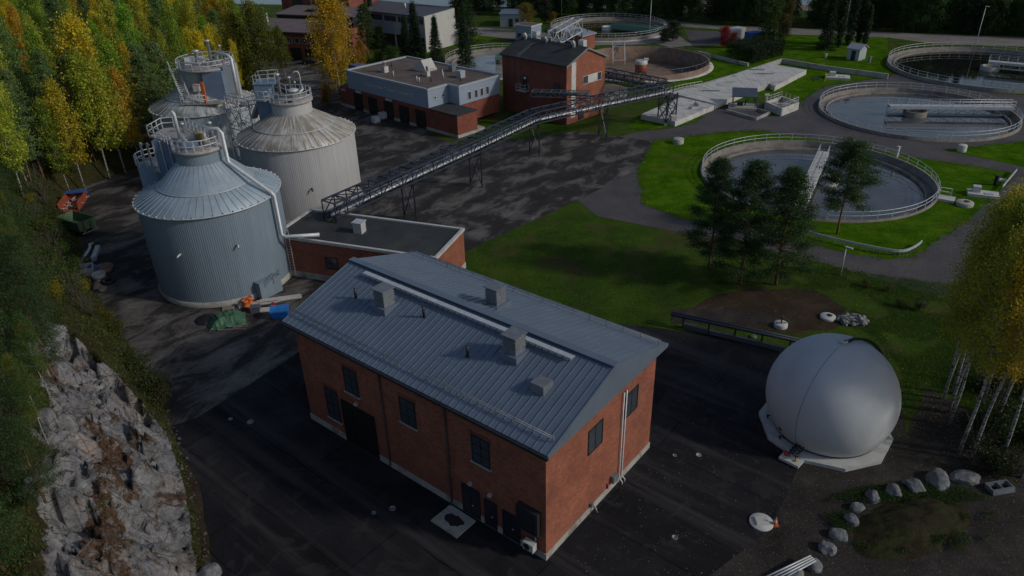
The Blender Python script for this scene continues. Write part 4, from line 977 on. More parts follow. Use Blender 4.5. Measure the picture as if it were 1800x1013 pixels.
def tank1():
    h = 9.86; z = 14.85
    t = digester('front blue grey round tank with clean ribbed wall and seamed cone roof', T1, 7.0, h, 'tank_blue', 'roof_blue', (2.28, 13.4, 14.7), (4.55, 11.15))
    d = MB(); d.lathe([(.001, z), (2.55, z), (2.55, z-.3), (2.3, z-.3)], 48, cap=False)
    # deck wing towards the back left
    d.prism([(-.6, 2.4), (-2.3, .9), (-6.3, 3.4), (-6.0, 6.2), (-3.6, 6.6)], z-.14, z-.004); d.build('deck', 'grating', t)
    r = MB(); ringrail(r, 2.45, z, 1.1, 12, .055, R(-150), R(70))
    railpath(r, [(-2.0, -1.3, z), (-2.6, -.2, z), (-4.4, 1.9, z), (-6.3, 3.4, z), (-6.0, 6.2, z), (-3.6, 6.6, z), (-.6, 3.0, z), (.9, 2.3, z)], 1.1, 1.1, .055); r.build('railing', 'galv', t)
    c = MB(); c.box(-5.6, -3.0, 2.4, 4.8, 10.9, z-.15); co_ = c.build('cabinet', 'cabin_blue', t)
    b = MB()
    for i in range(4): b.bar((-5.62+i*.8, 2.3, 11.2), (-5.62+i*.8, 2.3, z-.2), .1)
    b.build('upright', 'galv', co_)
    # round stair shaft behind the left shoulder
    s = MB(); s.lathe([(1.7, 0), (1.7, 10.6), (.001, 10.6)], 36, (-8.6, 7.4, 0), cap=False); so_ = s.build('stair_shaft', 'tank_blue', t)
    q = MB(); ringrail(q, 1.75, 10.6, 1.1, 12, .06, c=(-8.6, 7.4)); q.build('railing', 'galv', so_)
    q = MB(); q.box(-7.4, -4.4, 4.6, 7.6, 10.45, 10.6); q.build('landing', 'grating', so_)
    for x, y in ((-8.9, 6.2), (-8.1, 6.0)): 
        q = MB(); q.tube([(x, y, 10.6), (x, y, 13.0), (x+.15, y-.2, 13.3), (x+.4, y-.4, 13.2)], .13, 8); q.build('vent_pipe', 'white', so_)
    vents(t, [(1.0, 1.6, z, 1.7, .16), (-3.1, 4.6, z, .8, .14)])
    p = MB(); p.tube([(-2.6, 2.2, z), (-2.6, 2.2, z+2.6), (-2.8, 2.2, z+2.9)], .17, 10); p.tube([(-2.6, 2.2, z+.55), (-1.0, -.2, z+.45), (.2, -1.5, z+.3)], .17, 10); p.build('gas_pipe', 'galv', t)
    for a, b in (((-1.6, 3.0, z+.2), (.6, 1.6, z+.2)), ((-1.2, 2.2, z+.25), (.9, .3, z+.25))): MB().tube([a, b], .12, 8).build('pipe', 'galv', t)
    k = MB(); k.lathe([(.42, z), (.42, z+1.1), (.5, z+1.1), (.5, z+1.2), (.001, z+1.25)], 16, (.15, .4, 0)); k.build('hatch_drum', plain('ochre_paint', (.34, .26, .12), .7, 0, .2), t)
    k = MB(); k.cbox((-.2, -1.2, z+.35), (1.5, .8, .7), .4); k.build('pump_unit', 'cabin_blue', t)
    # thick pale gas pipe: up from the deck, over the rail and down along the roof to the annex
    ang = R(-14); ca, sa = cos(ang), sin(ang)
    g = MB(); P = [(.9*ca+.2, .9*sa-.2, z), (.9*ca+.2, .9*sa-.2, z+1.3), (1.3*ca, 1.3*sa, z+1.75), (2.7*ca, 2.7*sa, z+1.8), (3.05*ca, 3.05*sa, z+1.4), (3.05*ca, 3.05*sa, 13.35), (3.3*ca, 3.3*sa, 13.05), (7.2*ca, 7.2*sa, h+.42), (7.5*ca, 7.5*sa, h+.1), (7.5*ca, 7.5*sa, 5.6), (8.0*ca, 8.0*sa, 5.35), (11.5*ca, 11.5*sa+1.2, 5.35)]
    g.tube(P, .2, 12); g.build('roof_pipe', 'galv', t)
    for a in (-100, -55): 
        a = R(a); q = MB(); q.tube([(7.05*cos(a), 7.05*sin(a), 6.1 if a < -1.5 else 6.4), (7.4*cos(a), 7.4*sin(a), 6.1 if a < -1.5 else 6.4), (7.6*cos(a)-.1, 7.6*sin(a), 5.95 if a < -1.5 else 6.25)], .1, 8); q.build('drain_spout', 'white', t)
    # access bay at the foot, right
    a = R(-38); cx, cy = 7.3*cos(a), 7.3*sin(a)
    q = MB(); q.cbox((cx, cy, .95), (1.1, 2.6, 1.9), a); ho = q.build('access_bay', 'tank_blue', t)
    q = MB(); railpath(q, [(cx+.5*cos(a)-1.2*sin(-a)*-1, cy+.5*sin(a)-1.2*cos(a), 1.9), (cx+.5*cos(a)+1.2*sin(-a), cy+.5*sin(a)+1.2*cos(a), 1.9)], .6, 1.3, .04); q.build('frame', 'galv_dark', ho)
tank1()
def tank2():
    h = 9.6; z = 14.0
    t = digester('pale white round tank with streaked cone roof right of the front tank', T2, 7.25, h, 'tank_white', 'roof_white', (2.45, 12.4, 13.85), (4.9, 10.9))
    d = MB(); d.lathe([(.001, z), (2.7, z), (2.7, z-.25), (2.45, z-.25)], 48, cap=False); d.prism([(-1.2, 2.4), (-2.3, 1.2), (-3.0, -.8), (-4.6, -.3), (-4.4, 3.2), (-2.2, 3.6)], z-.14, z-.004); d.build('deck', 'grating', t)
    r = MB(); ringrail(r, 2.6, z, 1.1, 14, .045, R(-165), R(115)); railpath(r, [(-2.5, -.7, z), (-3.0, -.8, z), (-4.6, -.3, z), (-4.4, 3.2, z), (-2.2, 3.6, z), (-1.1, 2.4, z)], 1.1, 1.1, .055); railpath(r, [(-4.3, .2, z+1.9), (-4.3, 2.6, z+1.9), (-2.0, 3.2, z+1.9), (-1.8, .9, z+1.9)], 1.0, 1.0, .04, True); r.build('railing', 'galv', t)
    c = MB(); c.box(-4.4, -2.6, .2, 2.6, 11.2, z+1.75); c.box(-4.5, -1.7, .1, 3.3, z+1.76, z+1.88); c.build('cabinet', 'cabin_blue', t)
    vents(t, [(-1.6, 1.4, z, 2.6, .2), (-.3, 1.8, z, 2.1, .13), (.2, 2.2, z, 1.4, .1)])
    g = MB(); g.tube([(1.0, 2.1, z), (1.0, 2.1, z+2.5), (.85, 2.0, z+2.85), (.5, 1.9, z+2.9), (.25, 1.8, z+2.6)], .07, 8); g.build('gooseneck', 'galv', t)
    k = MB(); k.lathe([(.55, z), (.55, z+.9), (.7, z+.9), (.7, z+1.05), (.3, z+1.2), (.001, z+1.2)], 18, (.4, .2, 0)); k.build('hatch_drum', 'galv', t)
    k = MB(); k.tube([(1.0, .1, z+.6), (1.5, .8, z+.9), (1.2, 1.6, z+1.2)], .14, 8); k.bar((-1, -.9, z+.3), (1.2, -1.5, z+.3), .12); k.build('pipe', 'galv', t)
    MB().lathe([(.001, z+.06), (.45, z+.06), (.5, z+.01)], 18, (.2, -1.7, 0), cap=False).build('manhole_lid', 'black', t)
    k = MB(); a = R(-68); k.tube([(7.2*cos(a), 7.2*sin(a), 4.6), (7.6*cos(a), 7.6*sin(a), 4.6), (7.75*cos(a), 7.75*sin(a), 4.35)], .1, 8); k.build('drain_spout', 'dark_metal', t)
    # ladder hoops over the left roof edge
tank2()
def tank3():
    h = 9.6; z = 15.1
    t = digester('back grey round tank with dark streaks and high equipment platform at the forest edge', T3, 7.25, h, 'tank_grey', 'roof_grey', (2.5, 12.6, z-.2), (4.8, 11.0))
    d = MB(); d.lathe([(.001, z), (3.9, z), (3.9, z-.25), (2.45, z-.25)], 48, (1.6, -.2, 0), cap=False); d.build('deck', 'grating', t)
    r = MB(); ringrail(r, 3.85, z, 1.1, 22, .06, c=(1.6, -.2)); r.build('railing', 'galv', t)
    c = MB(); c.box(2.0, 4.8, -3.6, -1.0, 10.8, z-.26); co_ = c.build('equipment_cabin', 'cabin_blue', t)
    c = MB(); c.box(4.81, 6.0, -2.9, -.4, 9.8, z+.3); c.build('lift_shaft', 'lightgrey_clad', co_)
    for dy in (0, .55): MB().tube([(6.1, -2.4+dy, z+.6), (6.1, -2.4+dy, 9.6)], .09, 8).build('pipe', 'dark_metal', co_)
    MB().tube([(3.4, -.5, z), (3.4, -.5, z+1.4), (3.9, -.8, z+1.7), (5.6, -2.2, z+1.7), (6.2, -2.7, z+1.3), (6.2, -2.7, 10.5)], .22, 10).build('gas_pipe', 'galv', t)
    vents(t, [(2.6, -.6, z, 3.3, .22), (3.6, .9, z, 2.3, .12), (-.3, 1.8, z, 1.5, .3)])
    k = MB(); k.cbox((-1.0, .6, z+.5), (1.4, 1.0, 1.0), .5); k.cbox((.2, 1.8, z+.35), (.9, .9, .7)); k.build('pump_unit', 'galv', t)
    k = MB(); k.tube([(-1.0,-.9,z+.5), (1.4,-1.6,z+.5)], .12, 8); k.tube([(-.6,1.2,z+.6),(2.2,.4,z+.6)], .12, 8); k.build('pipe', 'galv', t)
    # lower landing with orange davit
    zl = 11.0
    l = MB(); l.box(-.9, 4.4, -5.6, -3.65, zl-.16, zl); lo = l.build('landing', 'grating', t)
    q = MB(); railpath(q, [(-.9,-3.7,zl), (-.9,-5.55,zl), (2.6,-5.55,zl)], 1.1, .9, .045); q.build('railing', 'galv', lo)
    MB().bar((.9, -3.0, zl+1.2), (.9, -3.0, zl+2.2), 1.7, .9).build('control_box', 'white', lo)
    q = MB(); q.bar((2.5, -5.35, zl), (2.5, -5.35, zl+2.9), .34); q.bar((2.5, -5.35, zl+2.75), (.8, -4.6, zl+2.6), .12); q.bar((2.5, -5.35, zl+2.3), (.8, -4.6, zl+2.35), .06); q.build('davit', 'orange', lo)
    # stair from the high deck to the landing
    s = MB(); a = Vector((-2.6, -1.7, z)); b = Vector((-.4, -4.7, zl)); dd = (b-a); n = Vector((-dd.y, dd.x, 0)).normalized()
    for sg in (-1, 1):
        s.bar(a+n*sg*.5, b+n*sg*.5, .07, .25); s.bar(a+n*sg*.5+Vector((0,0,1)), b+n*sg*.5+Vector((0,0,1)), .06)
        for i in range(6): p = a.lerp(b, i/5)+n*sg*.5; s.bar(p, p+Vector((0,0,1)), .05)
    for i in range(17):
        p = a.lerp(b, (i+.5)/17); s.bar(p-n*.5, p+n*.5, .26, .04)
    s.build('stair', 'galv', t)
tank3()
def stair_tower():
    c = Vector((-36.6, 100.6))
    t = thing('stair_tower', 'open grey steel stair tower with zigzag flights between the three round tanks', 'stair', (c.x, c.y, 0), R(-40))
    f = MB()
    for x in (-1.6, 1.6):
        for y in (-1.0, 1.0): MB().bar((x, y, 0), (x, y, 12.0), .14).build('leg', 'galv', t)
    lv = [2.7, 5.4, 8.1, 10.8]
    for i, z in enumerate(lv):
        s = 1 if i % 2 == 0 else -1
        f.box(min(s*1.6, s*.7), max(s*1.6, s*.7), -1, 1, z-.1, z); 
        r = MB()
    fo = f.build('landing', 'grating', t)
    f = MB()
    for z in lv:
        for y in (-1, 1): f.bar((-1.6, y, z), (1.6, y, z), .1); f.bar((-1.6, y, z-2.6), (1.6, y, z), .06)
        for x in (-1.6, 1.6): f.bar((x, -1, z), (x, 1, z), .1)
    f.build('bracing', 'galv', t)
    z0 = 0
    for i, z in enumerate(lv):
        s = 1 if i % 2 == 0 else -1; y = -.5 if i % 2 else .5
        a = Vector((-s*1.2, y, z0)); b = Vector((s*.75, y, z)); n = Vector((0, 1, 0)); m = MB()
        for sg in (-1, 1):
            m.bar(a+n*sg*.42, b+n*sg*.42, .06, .22); m.bar(a+n*sg*.42+Vector((0,0,1)), b+n*sg*.42+Vector((0,0,1)), .05)
            for k in range(4): p = a.lerp(b, k/3)+n*sg*.42; m.bar(p, p+Vector((0,0,1)), .045)
        for k in range(12): p = a.lerp(b, (k+.5)/12); m.bar(p-n*.42, p+n*.42, .24, .04)
        m.build('stair_flight', 'galv', t); z0 = z
    r = MB()
    for z in lv: railpath(r, [(-1.6,-1,z), (1.6,-1,z), (1.6,1,z), (-1.6,1,z)], 1.05, 1.2, .04, True)
    r.build('railing', 'galv', t)
stair_tower()
def walkway():
    a = Vector((-39.0, 103.6, 10.95)); m_ = Vector((-35.6, 101.6, 10.9)); b = Vector((-31.0, 95.6, 12.9))
    t = thing('steel_walkway', 'raised steel walkway with lattice handrails joining the back tank to the pale white tank', 'walkway', (m_.x, m_.y, 0))
    o = Vector((m_.x, m_.y, 0))
    d = MB(); d.bar(a-o, m_-o, 1.1, .12); d.bar(m_-o, b-o, 1.1, .12); d.build('deck', 'grating', t)
    r = MB(); 
    for p, q in ((a, m_), (m_, b)):
        n = Vector((-(q-p).y, (q-p).x, 0)).normalized()*.55
        for s in (-1, 1):
            railpath(r, [p-o+n*s, q-o+n*s], 1.1, 1.2, .045)
            k = 4
            for i in range(k):
                u = p.lerp(q, i/k)-o+n*s; v = p.lerp(q, (i+1)/k)-o+n*s; r.bar(u+Vector((0,0,1.1 if i % 2 else 0)), v+Vector((0,0,0 if i % 2 else 1.1)), .05)
    r.build('railing', 'galv', t)
    c = MB(); c.bar(m_-o+Vector((1.2,-2.2,-1.0)), b-o+Vector((-.6,-1.4,.2)), .7, .5); c.build('cable_duct', 'cabin_blue', t)
    MB().bar((0, 0, 0), (0, 0, 11.6), .2).build('support_leg', 'galv_dark', t)
    for dx in (.5, .9): MB().tube([(dx, .4, 10.8), (dx, .4, 0)], .1, 8).build('pipe', 'white', t)
walkway()
# small lean-to and pale block between the tanks, low pipes
t = thing('valve_house', 'small pale flat topped valve house squeezed between the back tank and the white tank', 'building', (-34.6, 98.0, 0), R(-40))
MB().box(-1.5, 1.8, .9, 4.4, 0, 6.2).build('wall', 'lightgrey_clad', t); MB().box(-1.7, 2.0, .7, 4.6, 6.2, 6.4).build('roof', 'felt_dark', t)
# ------------------------------------------------------------------ dark blue pipe bridge
def pipe_bridge():
    legs = [(27.2, 124.2), (15.4, 117.0), (4, 109.5), (-4.6, 97.0), (-12.6, 86.0), (-20.0, 75.8)]
    t = thing('pipe_bridge', 'dark blue steel lattice pipe bridge on tall braced legs crossing the yard', 'pipe bridge', (27.2, 124.2, 0))
    o = Vector((27.2, 124.2, 0)); z = 5.2
    P = [Vector((x, y, z))-o for x, y in legs]
    for a, b in zip(P, P[1:]):
        m = MB(); truss(m, a, b, 2.0, 1.7, 1.9, .17); m.build('truss', 'blue_steel', t)
    q = MB(); a = Vector((26.4, 125.6, z))-o; b = Vector((17.6, 134.6, z))-o; truss(q, a, b, 2.2, 1.7, 1.9, .17); q.build('truss', 'blue_steel', t)
    for dx, zz, m, r in ((-.5, .35, 'galv_dark', .22), (.1, .4, 'blue_steel', .28), (.6, .35, 'galv', .16)):
        n = [Vector((-(P[1]-P[0]).y, (P[1]-P[0]).x, 0)).normalized()]
        pts = [p+n[0]*dx+Vector((0,0,zz)) for p in P]
        MB().tube(pts, r, 10).build('pipe', m, t)
    MB().tube([a+Vector((.3,.3,.5)), b+Vector((.3,.3,.5))], .25, 10).build('pipe', 'galv_dark', t)
    for i, p in enumerate(P):
        d = (P[min(i+1, len(P)-1)]-P[max(i-1, 0)]).normalized(); n = Vector((-d.y, d.x, 0)); m = MB()
        if i == 0:
            L4 = [p+d*s*1.1+n*k*1.0 for s, k in ((-1,-1),(1,-1),(1,1),(-1,1))]
            for j in range(4):
                u, v = L4[j], L4[(j+1)%4]
                m.bar(u, u-Vector((0,0,z-.4)), .2); 
                for zz in (1.5, 0): 
                    m.bar(u-Vector((0,0,z-.4-2.4*(zz>0)*1.0)), v-Vector((0,0,z-.4-2.4*(zz>0))), .1) if zz else None
                m.bar(u, v-Vector((0,0,2.4)), .1); m.bar(v, u-Vector((0,0,2.4)), .1); m.bar(u-Vector((0,0,2.4)), v-Vector((0,0,4.7)), .1); m.bar(v-Vector((0,0,2.4)), u-Vector((0,0,4.7)), .1)
            m.build('support_leg', 'blue_steel', t)
            f = MB()
            for u in L4: f.cbox((u.x, u.y, .2), (.5, .5, .42))
            f.build('footing', 'concrete_light', t)
        else:
            for k in (-1, 1): m.bar(p+n*k*1.0, p+n*k*1.0-Vector((0,0,z)), .2)
            m.bar(p+n*1.0, p-n*1.0-Vector((0,0,z-.3)), .1); m.bar(p-n*1.0, p+n*1.0-Vector((0,0,z-.3)), .1); m.build('support_leg', 'blue_steel', t)
pipe_bridge()
def pipe_rack():
    a = tl(11.0, -3.8, 5.2); b = tl(19.5, .9, 5.4)
    t = thing('pipe_rack', 'short dark steel pipe rack running past the foot of the brick tower', 'pipe rack', (a.x, a.y, 0)); o = Vector((a.x, a.y, 0))
    m = MB(); truss(m, a-o, b-o, 1.6, .8, 1.6, .12); m.build('truss', 'galv_dark', t)
    for k in (-.4, 0, .4):
        n = Vector((-(b-a).y, (b-a).x, 0)).normalized()*k; MB().tube([a-o+n+Vector((0,0,.4)), b-o+n+Vector((0,0,.4))], .2, 10).build('pipe', 'blue_steel' if k else 'galv_dark', t)
    for p in (a, a.lerp(b, .6)): MB().bar(p-o, Vector((p.x-o.x, p.y-o.y, 0)), .2).build('support_leg', 'blue_steel', t)
pipe_rack()
# ------------------------------------------------------------------ gas holder
def gasholder():
    c = (23.83, 44.31); Rr = 4.68; zc = 3.15
    t = thing('gas_holder', 'big grey white membrane sphere standing on a white many sided slab', 'gas holder', (c[0], c[1], 0))
    import mathutils
    s = MB(); prof = []
    for i in range(49):
        a = -R(38)+(pi/2+R(38))*i/48; prof.append((max(.001, Rr*cos(a)), zc+Rr*sin(a)))
    prof = [(prof[0][0]*.985, .34)]+prof
    s.lathe(prof, 96, cap=False); s.build('membrane', 'membrane', t)
    s = MB(); s.tube(ringpts(3.78, .42, 64), .09, 6, True); s.build('clamp_ring', 'dark_metal', t)
    P = [(4.85*cos(2*pi*i/10+.25), 4.85*sin(2*pi*i/10+.25)) for i in range(10)]
    s = MB(); s.prism(P, .0, .3); s.build('base_slab', 'white', t)
    # the seam lies in a plane through the apex
    q = G(1412, 768, .9); az = atan2(q.y-c[1], q.x-c[0])
    pts = []
    for i in range(40):
        a = -R(30)+R(112)*i/39; pts.append(((Rr+.004)*cos(a)*cos(az), (Rr+.004)*cos(a)*sin(az), zc+(Rr+.004)*sin(a)))
    MB().tube(pts, .018, 5).build('cable', 'galv_dark', t)
    s = MB(); s.lathe([(.24, zc+Rr-.03), (.24, zc+Rr+.14), (.28, zc+Rr+.14), (.28, zc+Rr+.2), (.001, zc+Rr+.22)], 20, cap=False); s.build('cap', 'white', t)
    a2 = R(22); pts = []
    for i in range(24):
        a = pi/2-R(3)-R(86)*i/23; k = .22 if i > 1 else .1; pts.append(((Rr+k)*cos(a)*cos(a2), (Rr+k)*cos(a)*sin(a2), zc+(Rr+k)*sin(a)))
    pts = [(0, 0, zc+Rr+.16)]+pts
    MB().tube(pts, .12, 8).build('hose', 'rubber', t)
    q = G(1378, 758, .9); a3 = atan2(q.y-c[1], q.x-c[0]); e = R(-24)
    n = Vector((cos(e)*cos(a3), cos(e)*sin(a3), sin(e))); p = n*(Rr+.01)+Vector((0,0,zc)); s = MB(); s.tube([p, p+n*.04], .17, 12); s.build('port', 'black', t)
    for k in (2.9, 3.5, 5.9):
        x, y = 4.2*cos(k), 4.2*sin(k); s = MB(); s.bar((x, y, .3), (x, y, .62), .09); s.tube([(x-.1, y, .55), (x+.25, y+.05, .5), (x+.35, y+.05, .3)], .05); s.build('bracket', 'dark_metal', t)
    # valve pad
    v = G(1398, 800, .2); o = (v.x-c[0], v.y-c[1])
    s = MB(); s.cbox((o[0]-.1, o[1]-.1, .17), (1.9, 1.5, .22), R(45)); po = s.build('valve_pad', 'white', t)
    s = MB(); random.seed(5)
    for i in range(4):
        for j in range(2):
            x = o[0]+(-.55+.36*i)*.7-(-.25+.5*j)*.7; y = o[1]+(-.55+.36*i)*.7+(-.25+.5*j)*.7; z = .28
            s.bar((x, y, z), (x, y, z+.45+.3*random.random()), .06); s.tube([(x-.1, y-.1, z+.4), (x+.12, y+.12, z+.4)], .08, 8)
    s.tube([(o[0]-.4, o[1]-.4, .7), (o[0]+.5, o[1]+.5, .7), (o[0]+.8, o[1]+.9, .9)], .09, 8); s.build('valves', 'dark_metal', po)
    s = MB(); s.cbox((o[0]-.75, o[1]-.05, .45), (.2, .2, .35)); s.build('valve_box', 'red', po)
    s = MB(); s.cbox((o[0]-.2, o[1]-.75, .35), (.16, .16, .14)); s.build('valve_cap', 'yellow', po)
gasholder()
def gas_pipes():
    a = G(1180, 553, 1.25); b = G(1415, 603, 1.25)
    t = thing('gas_pipes', 'pair of dark blue pipes on posts leading to the membrane sphere', 'pipe', (a.x, a.y, 0)); o = Vector((a.x, a.y, 0))
    d = (b-a).normalized(); n = Vector((-d.y, d.x, 0))
    for k, r in ((0, .15), (.4, .11)): MB().tube([a-o+n*k, b-o+n*k], r, 10).build('pipe', 'blue_steel', t)
    for i in range(5):
        p = a.lerp(b, .1+.2*i)-o; m = MB(); m.bar(Vector((p.x, p.y, 0)), p, .12); m.bar(p-n*.15-Vector((0,0,.16)), p+n*.55-Vector((0,0,.16)), .1); m.build('post', 'dark_metal', t)
gas_pipes()
a = G(1200, 575); b = G(1378, 618)
m = MB(); d = (b-a).normalized(); m.bar(a+Vector((0,0,.22)), b+Vector((0,0,.22)), .35, .44); tag(m.build('kerb_wall', plain('dark_kerb', (.10,.105,.12), .8)), 'low dark grey edging wall along the asphalt below the pair of pipes', 'wall')
# ------------------------------------------------------------------ stones
def stone(seed, sx, sy, sz, n=5, rough_=.32):
    import bmesh
    bm = bmesh.new(); bmesh.ops.create_icosphere(bm, subdivisions=4, radius=1)
    rnd = random.Random(seed); off = Vector((rnd.random()*50, rnd.random()*50, rnd.random()*50))
    planes = [(Vector((rnd.gauss(0,1), rnd.gauss(0,1), rnd.gauss(0,1))).normalized(), .72+.2*rnd.random()) for _ in range(9)]
    for v in bm.verts:
        p = v.co.copy()
        for nn, dd in planes:
            k = p.dot(nn)
            if k > dd: p -= nn*(k-dd)*.92
        p *= 1+rough_*.35*noise.fractal(p*1.4+off, .8, 2.1, 4)
        v.co = Vector((p.x*sx, p.y*sy, max(-.25, p.z)*sz))
    me = bpy.data.meshes.new('boulder'); bm.to_mesh(me); bm.free(); me.materials.append(M['stone']); 
    return me
BOULD = [
 (1693.5, 842, 1.05, .75, .62, 'broad dark grey boulder at the right hand end of the curved row of boulders'),
 (1646.5, 848, 1.12, .8, .68, 'widest pale boulder in the curved row, between the dark end boulder and the cracked one'),
 (1605.7, 860, .78, .72, .62, 'pale pointed boulder third from the right hand end of the curved row'),
 (1569, 868, .62, .62, .62, 'tall whitish block shaped boulder fourth from the right hand end of the curved row'),
 (1532, 877, .5, .5, .62, 'small upright bluish boulder in the curved row, right of the flat wedge stone'),
 (1506, 895, .55, .42, .4, 'flat wedge shaped stone in the curved row between two small upright boulders'),
 (1495.6, 918, .5, .5, .56, 'small rounded grey boulder just below the flat wedge shaped stone'),
 (1474, 943, .68, .5, .46, 'low pale oblong boulder fourth from the bottom end of the curved row'),
 (1454, 966, .57, .55, .5, 'bluish cracked boulder third from the bottom end of the curved row'),
 (1428, 995, .6, .55, .45, 'grey boulder under the ends of the steel poles'),
 (1393, 1012, .75, .6, .45, 'brownish boulder at the bottom end of the curved row under the poles'),
 (370, 1010, .75, .7, .5, 'rounded pale boulder alone at the foot of the rock slope')]
for i, (px, py, sx, sy, sz, lab) in enumerate(BOULD):
    p = G(px, py); o = bpy.data.objects.new('boulder', stone(i+11, sx, sy, sz)); COL.objects.link(o); o.location = (p.x, p.y, sz*.18); o.rotation_euler[2] = i*1.3
    tag(o, lab, 'boulder', 'boulders in a curved row' if i < 11 else None)
def heap(name, label, px, py, rad, n, size, mat, hgt=.6):
    p = G(px, py); rnd = random.Random(3); base = []
    for k in range(4): me = stone(k+40, 1, 1, 1, rough_=.5); base.append(([v.co.copy() for v in me.vertices][:162], me)); 
    mb = MB(); import bmesh
    bm = bmesh.new(); bmesh.ops.create_icosphere(bm, subdivisions=1, radius=1); vv = [v.co.copy() for v in bm.verts]; ff = [tuple(x.index for x in f.verts) for f in bm.faces]; bm.free()
    for i in range(n):
        a = rnd.random()*2*pi; r = rad*math.sqrt(rnd.random()); s = size*(.5+rnd.random()); z = hgt*max(0, 1-(r/rad)**1.5)*rnd.random()
        q = Vector((r*cos(a)*1.4, r*sin(a), z+s*.3)); e = [1+.5*rnd.uniform(-1, 1) for _ in range(3)]
        mb.add([q+Vector((v.x*e[0], v.y*e[1], v.z*e[2]*.8))*s*(1+.25*rnd.uniform(-1, 1)) for v in vv], ff)
    o = mb.build(name, mat, None, (p.x, p.y, 0)); o['kind'] = 'stuff'; tag(o, label, 'rubble')
heap('rubble_heap', 'heap of grey broken stones on the slope above the membrane sphere', 1497, 565, 1.0, 110, .22, 'rubble')
# ------------------------------------------------------------------ covers, cone, poles
def cover(px, py, r, h, label, mat='concrete_light', top=None):
    p = G(px, py); t = thing('manhole_cover', label, 'manhole', (p.x, p.y, 0))
    MB().lathe([(r, 0.0), (r, h), (r*.97, h+.02), (.001, h+.02)], 40, cap=False).build('ring', mat, t)
    if top == 'hatch':
        m = MB(); m.box(-.42, .42, -.36, .36, h+.02, h+.14); m.box(-.38, .38, -.32, .32, h+.14, h+.16); m.build('hatch', 'concrete_light', t)
    if top == 'hole': MB().lathe([(.001, h+.05), (r*.36, h+.05), (r*.36, h+.02)], 24, (r*.25, .1, 0), cap=False).build('lid', 'dark_metal', t)
    if top == 'post': MB().tube([(0,0,h), (0,0,h+.9)], .07, 8).build('vent_pipe', 'dark_metal', t); MB().box(-.5, .5, -.05, .05, h+.021, h+.06).build('hinge', 'dark_metal', t)
    return t
cover(1338, 919, .78, .1, 'large white round cover with square hatch at the asphalt edge beside the traffic cone', 'white', 'hatch')
cover(1372, 574, .62, .35, 'round white well cover with thin vent pipe at the end of the dark path', 'white', 'post')
cover(1455, 559, .72, .2, 'round white well ring with dark lid beside the rubble heap', 'white', 'hole')
cover(1324, 593, .3, .12, 'small green round lid in the grass below the pair of pipes', 'green_paint')
cover(1192, 252, .85, .75, 'squat round concrete chamber on the lawn just below the road', 'concrete')
cover(1690, 266, .62, .95, 'white concrete pipe stub on the grass below the middle right basin', 'concrete_light')
cover(1695, 361, 1.0, .45, 'round concrete well with lid on the lawn right of the nearest basin', 'concrete', 'hole')
for i, (px, py, r, lab) in enumerate([(1186, 801, .16, 'small round iron lid on asphalt near the right corner of the brick building'), (1228, 800, .2, 'round iron lid with pale rim on asphalt left of the membrane sphere'), (1186, 945, .2, 'round iron lid on asphalt right of the brick building near corner'), (440, 742, .28, 'larger round iron lid on asphalt left of the brick building'), (405, 737, .18, 'small round iron lid left of the larger lid on the asphalt'), (690, 894, .24, 'larger round iron lid on asphalt below the brick building doors'), (657, 902, .16, 'small round iron lid next to the larger lid below the doors')]):
    p = G(px, py); m = MB(); m.lathe([(r, .014), (r, .035), (r*.8, .035), (r*.8, .028), (.001, .028)], 28, cap=False); tag(m.build('drain_lid', 'galv_dark' if i != 1 else 'concrete', None, (p.x, p.y, 0)), lab, 'drain lid')
def cone_():
    p = G(1362, 923); t = thing('traffic_cone', 'small orange and white traffic cone at the asphalt edge', 'traffic cone', (p.x, p.y, .0))
    MB().box(-.24, .24, -.24, .24, .012, .06).build('base', 'rust_orange', t)
    MB().lathe([(.17, .06), (.115, .3)], 20, cap=False).build('cone', 'orange', t); MB().lathe([(.115, .3), (.075, .5)], 20, cap=False).build('band', 'white', t); MB().lathe([(.075, .5), (.035, .68), (.001, .68)], 20, cap=False).build('tip', 'orange', t)
cone_()
for i, lab in enumerate(('uppermost of the pale steel poles lying over the last boulders', 'second pale steel pole from the top of the bundle on the boulders', 'third pale steel pole from the top of the bundle on the boulders', 'lowest pale steel pole of the bundle lying on the boulders')):
    a = G(1425+i*3, 977+i*3, .62); b = G(1330+i*9, 1022+i*2, .2); m = MB(); m.tube([Vector((0,0,0)), b-a], .055, 8); tag(m.build('steel_pole', 'galv', None, tuple(a)), lab, 'pole', 'bundle of poles')
p = G(1757, 862); t = thing('stacked_frames', 'dark bundle of flat metal frames on the ground under the birches', 'frames', (p.x, p.y, 0), R(10))
for k in range(3):
    m = MB()
    for y in (-.35, .35): m.box(-.85, .85, y-.06+.05*k, y+.06+.05*k, .02+.13*k, .13+.13*k)
    for x in (-.8, .8, 0): m.box(x-.05, x+.05, -.29+.05*k, .29+.05*k, .03+.13*k, .12+.13*k)
    m.build('frame', 'galv_dark', t)
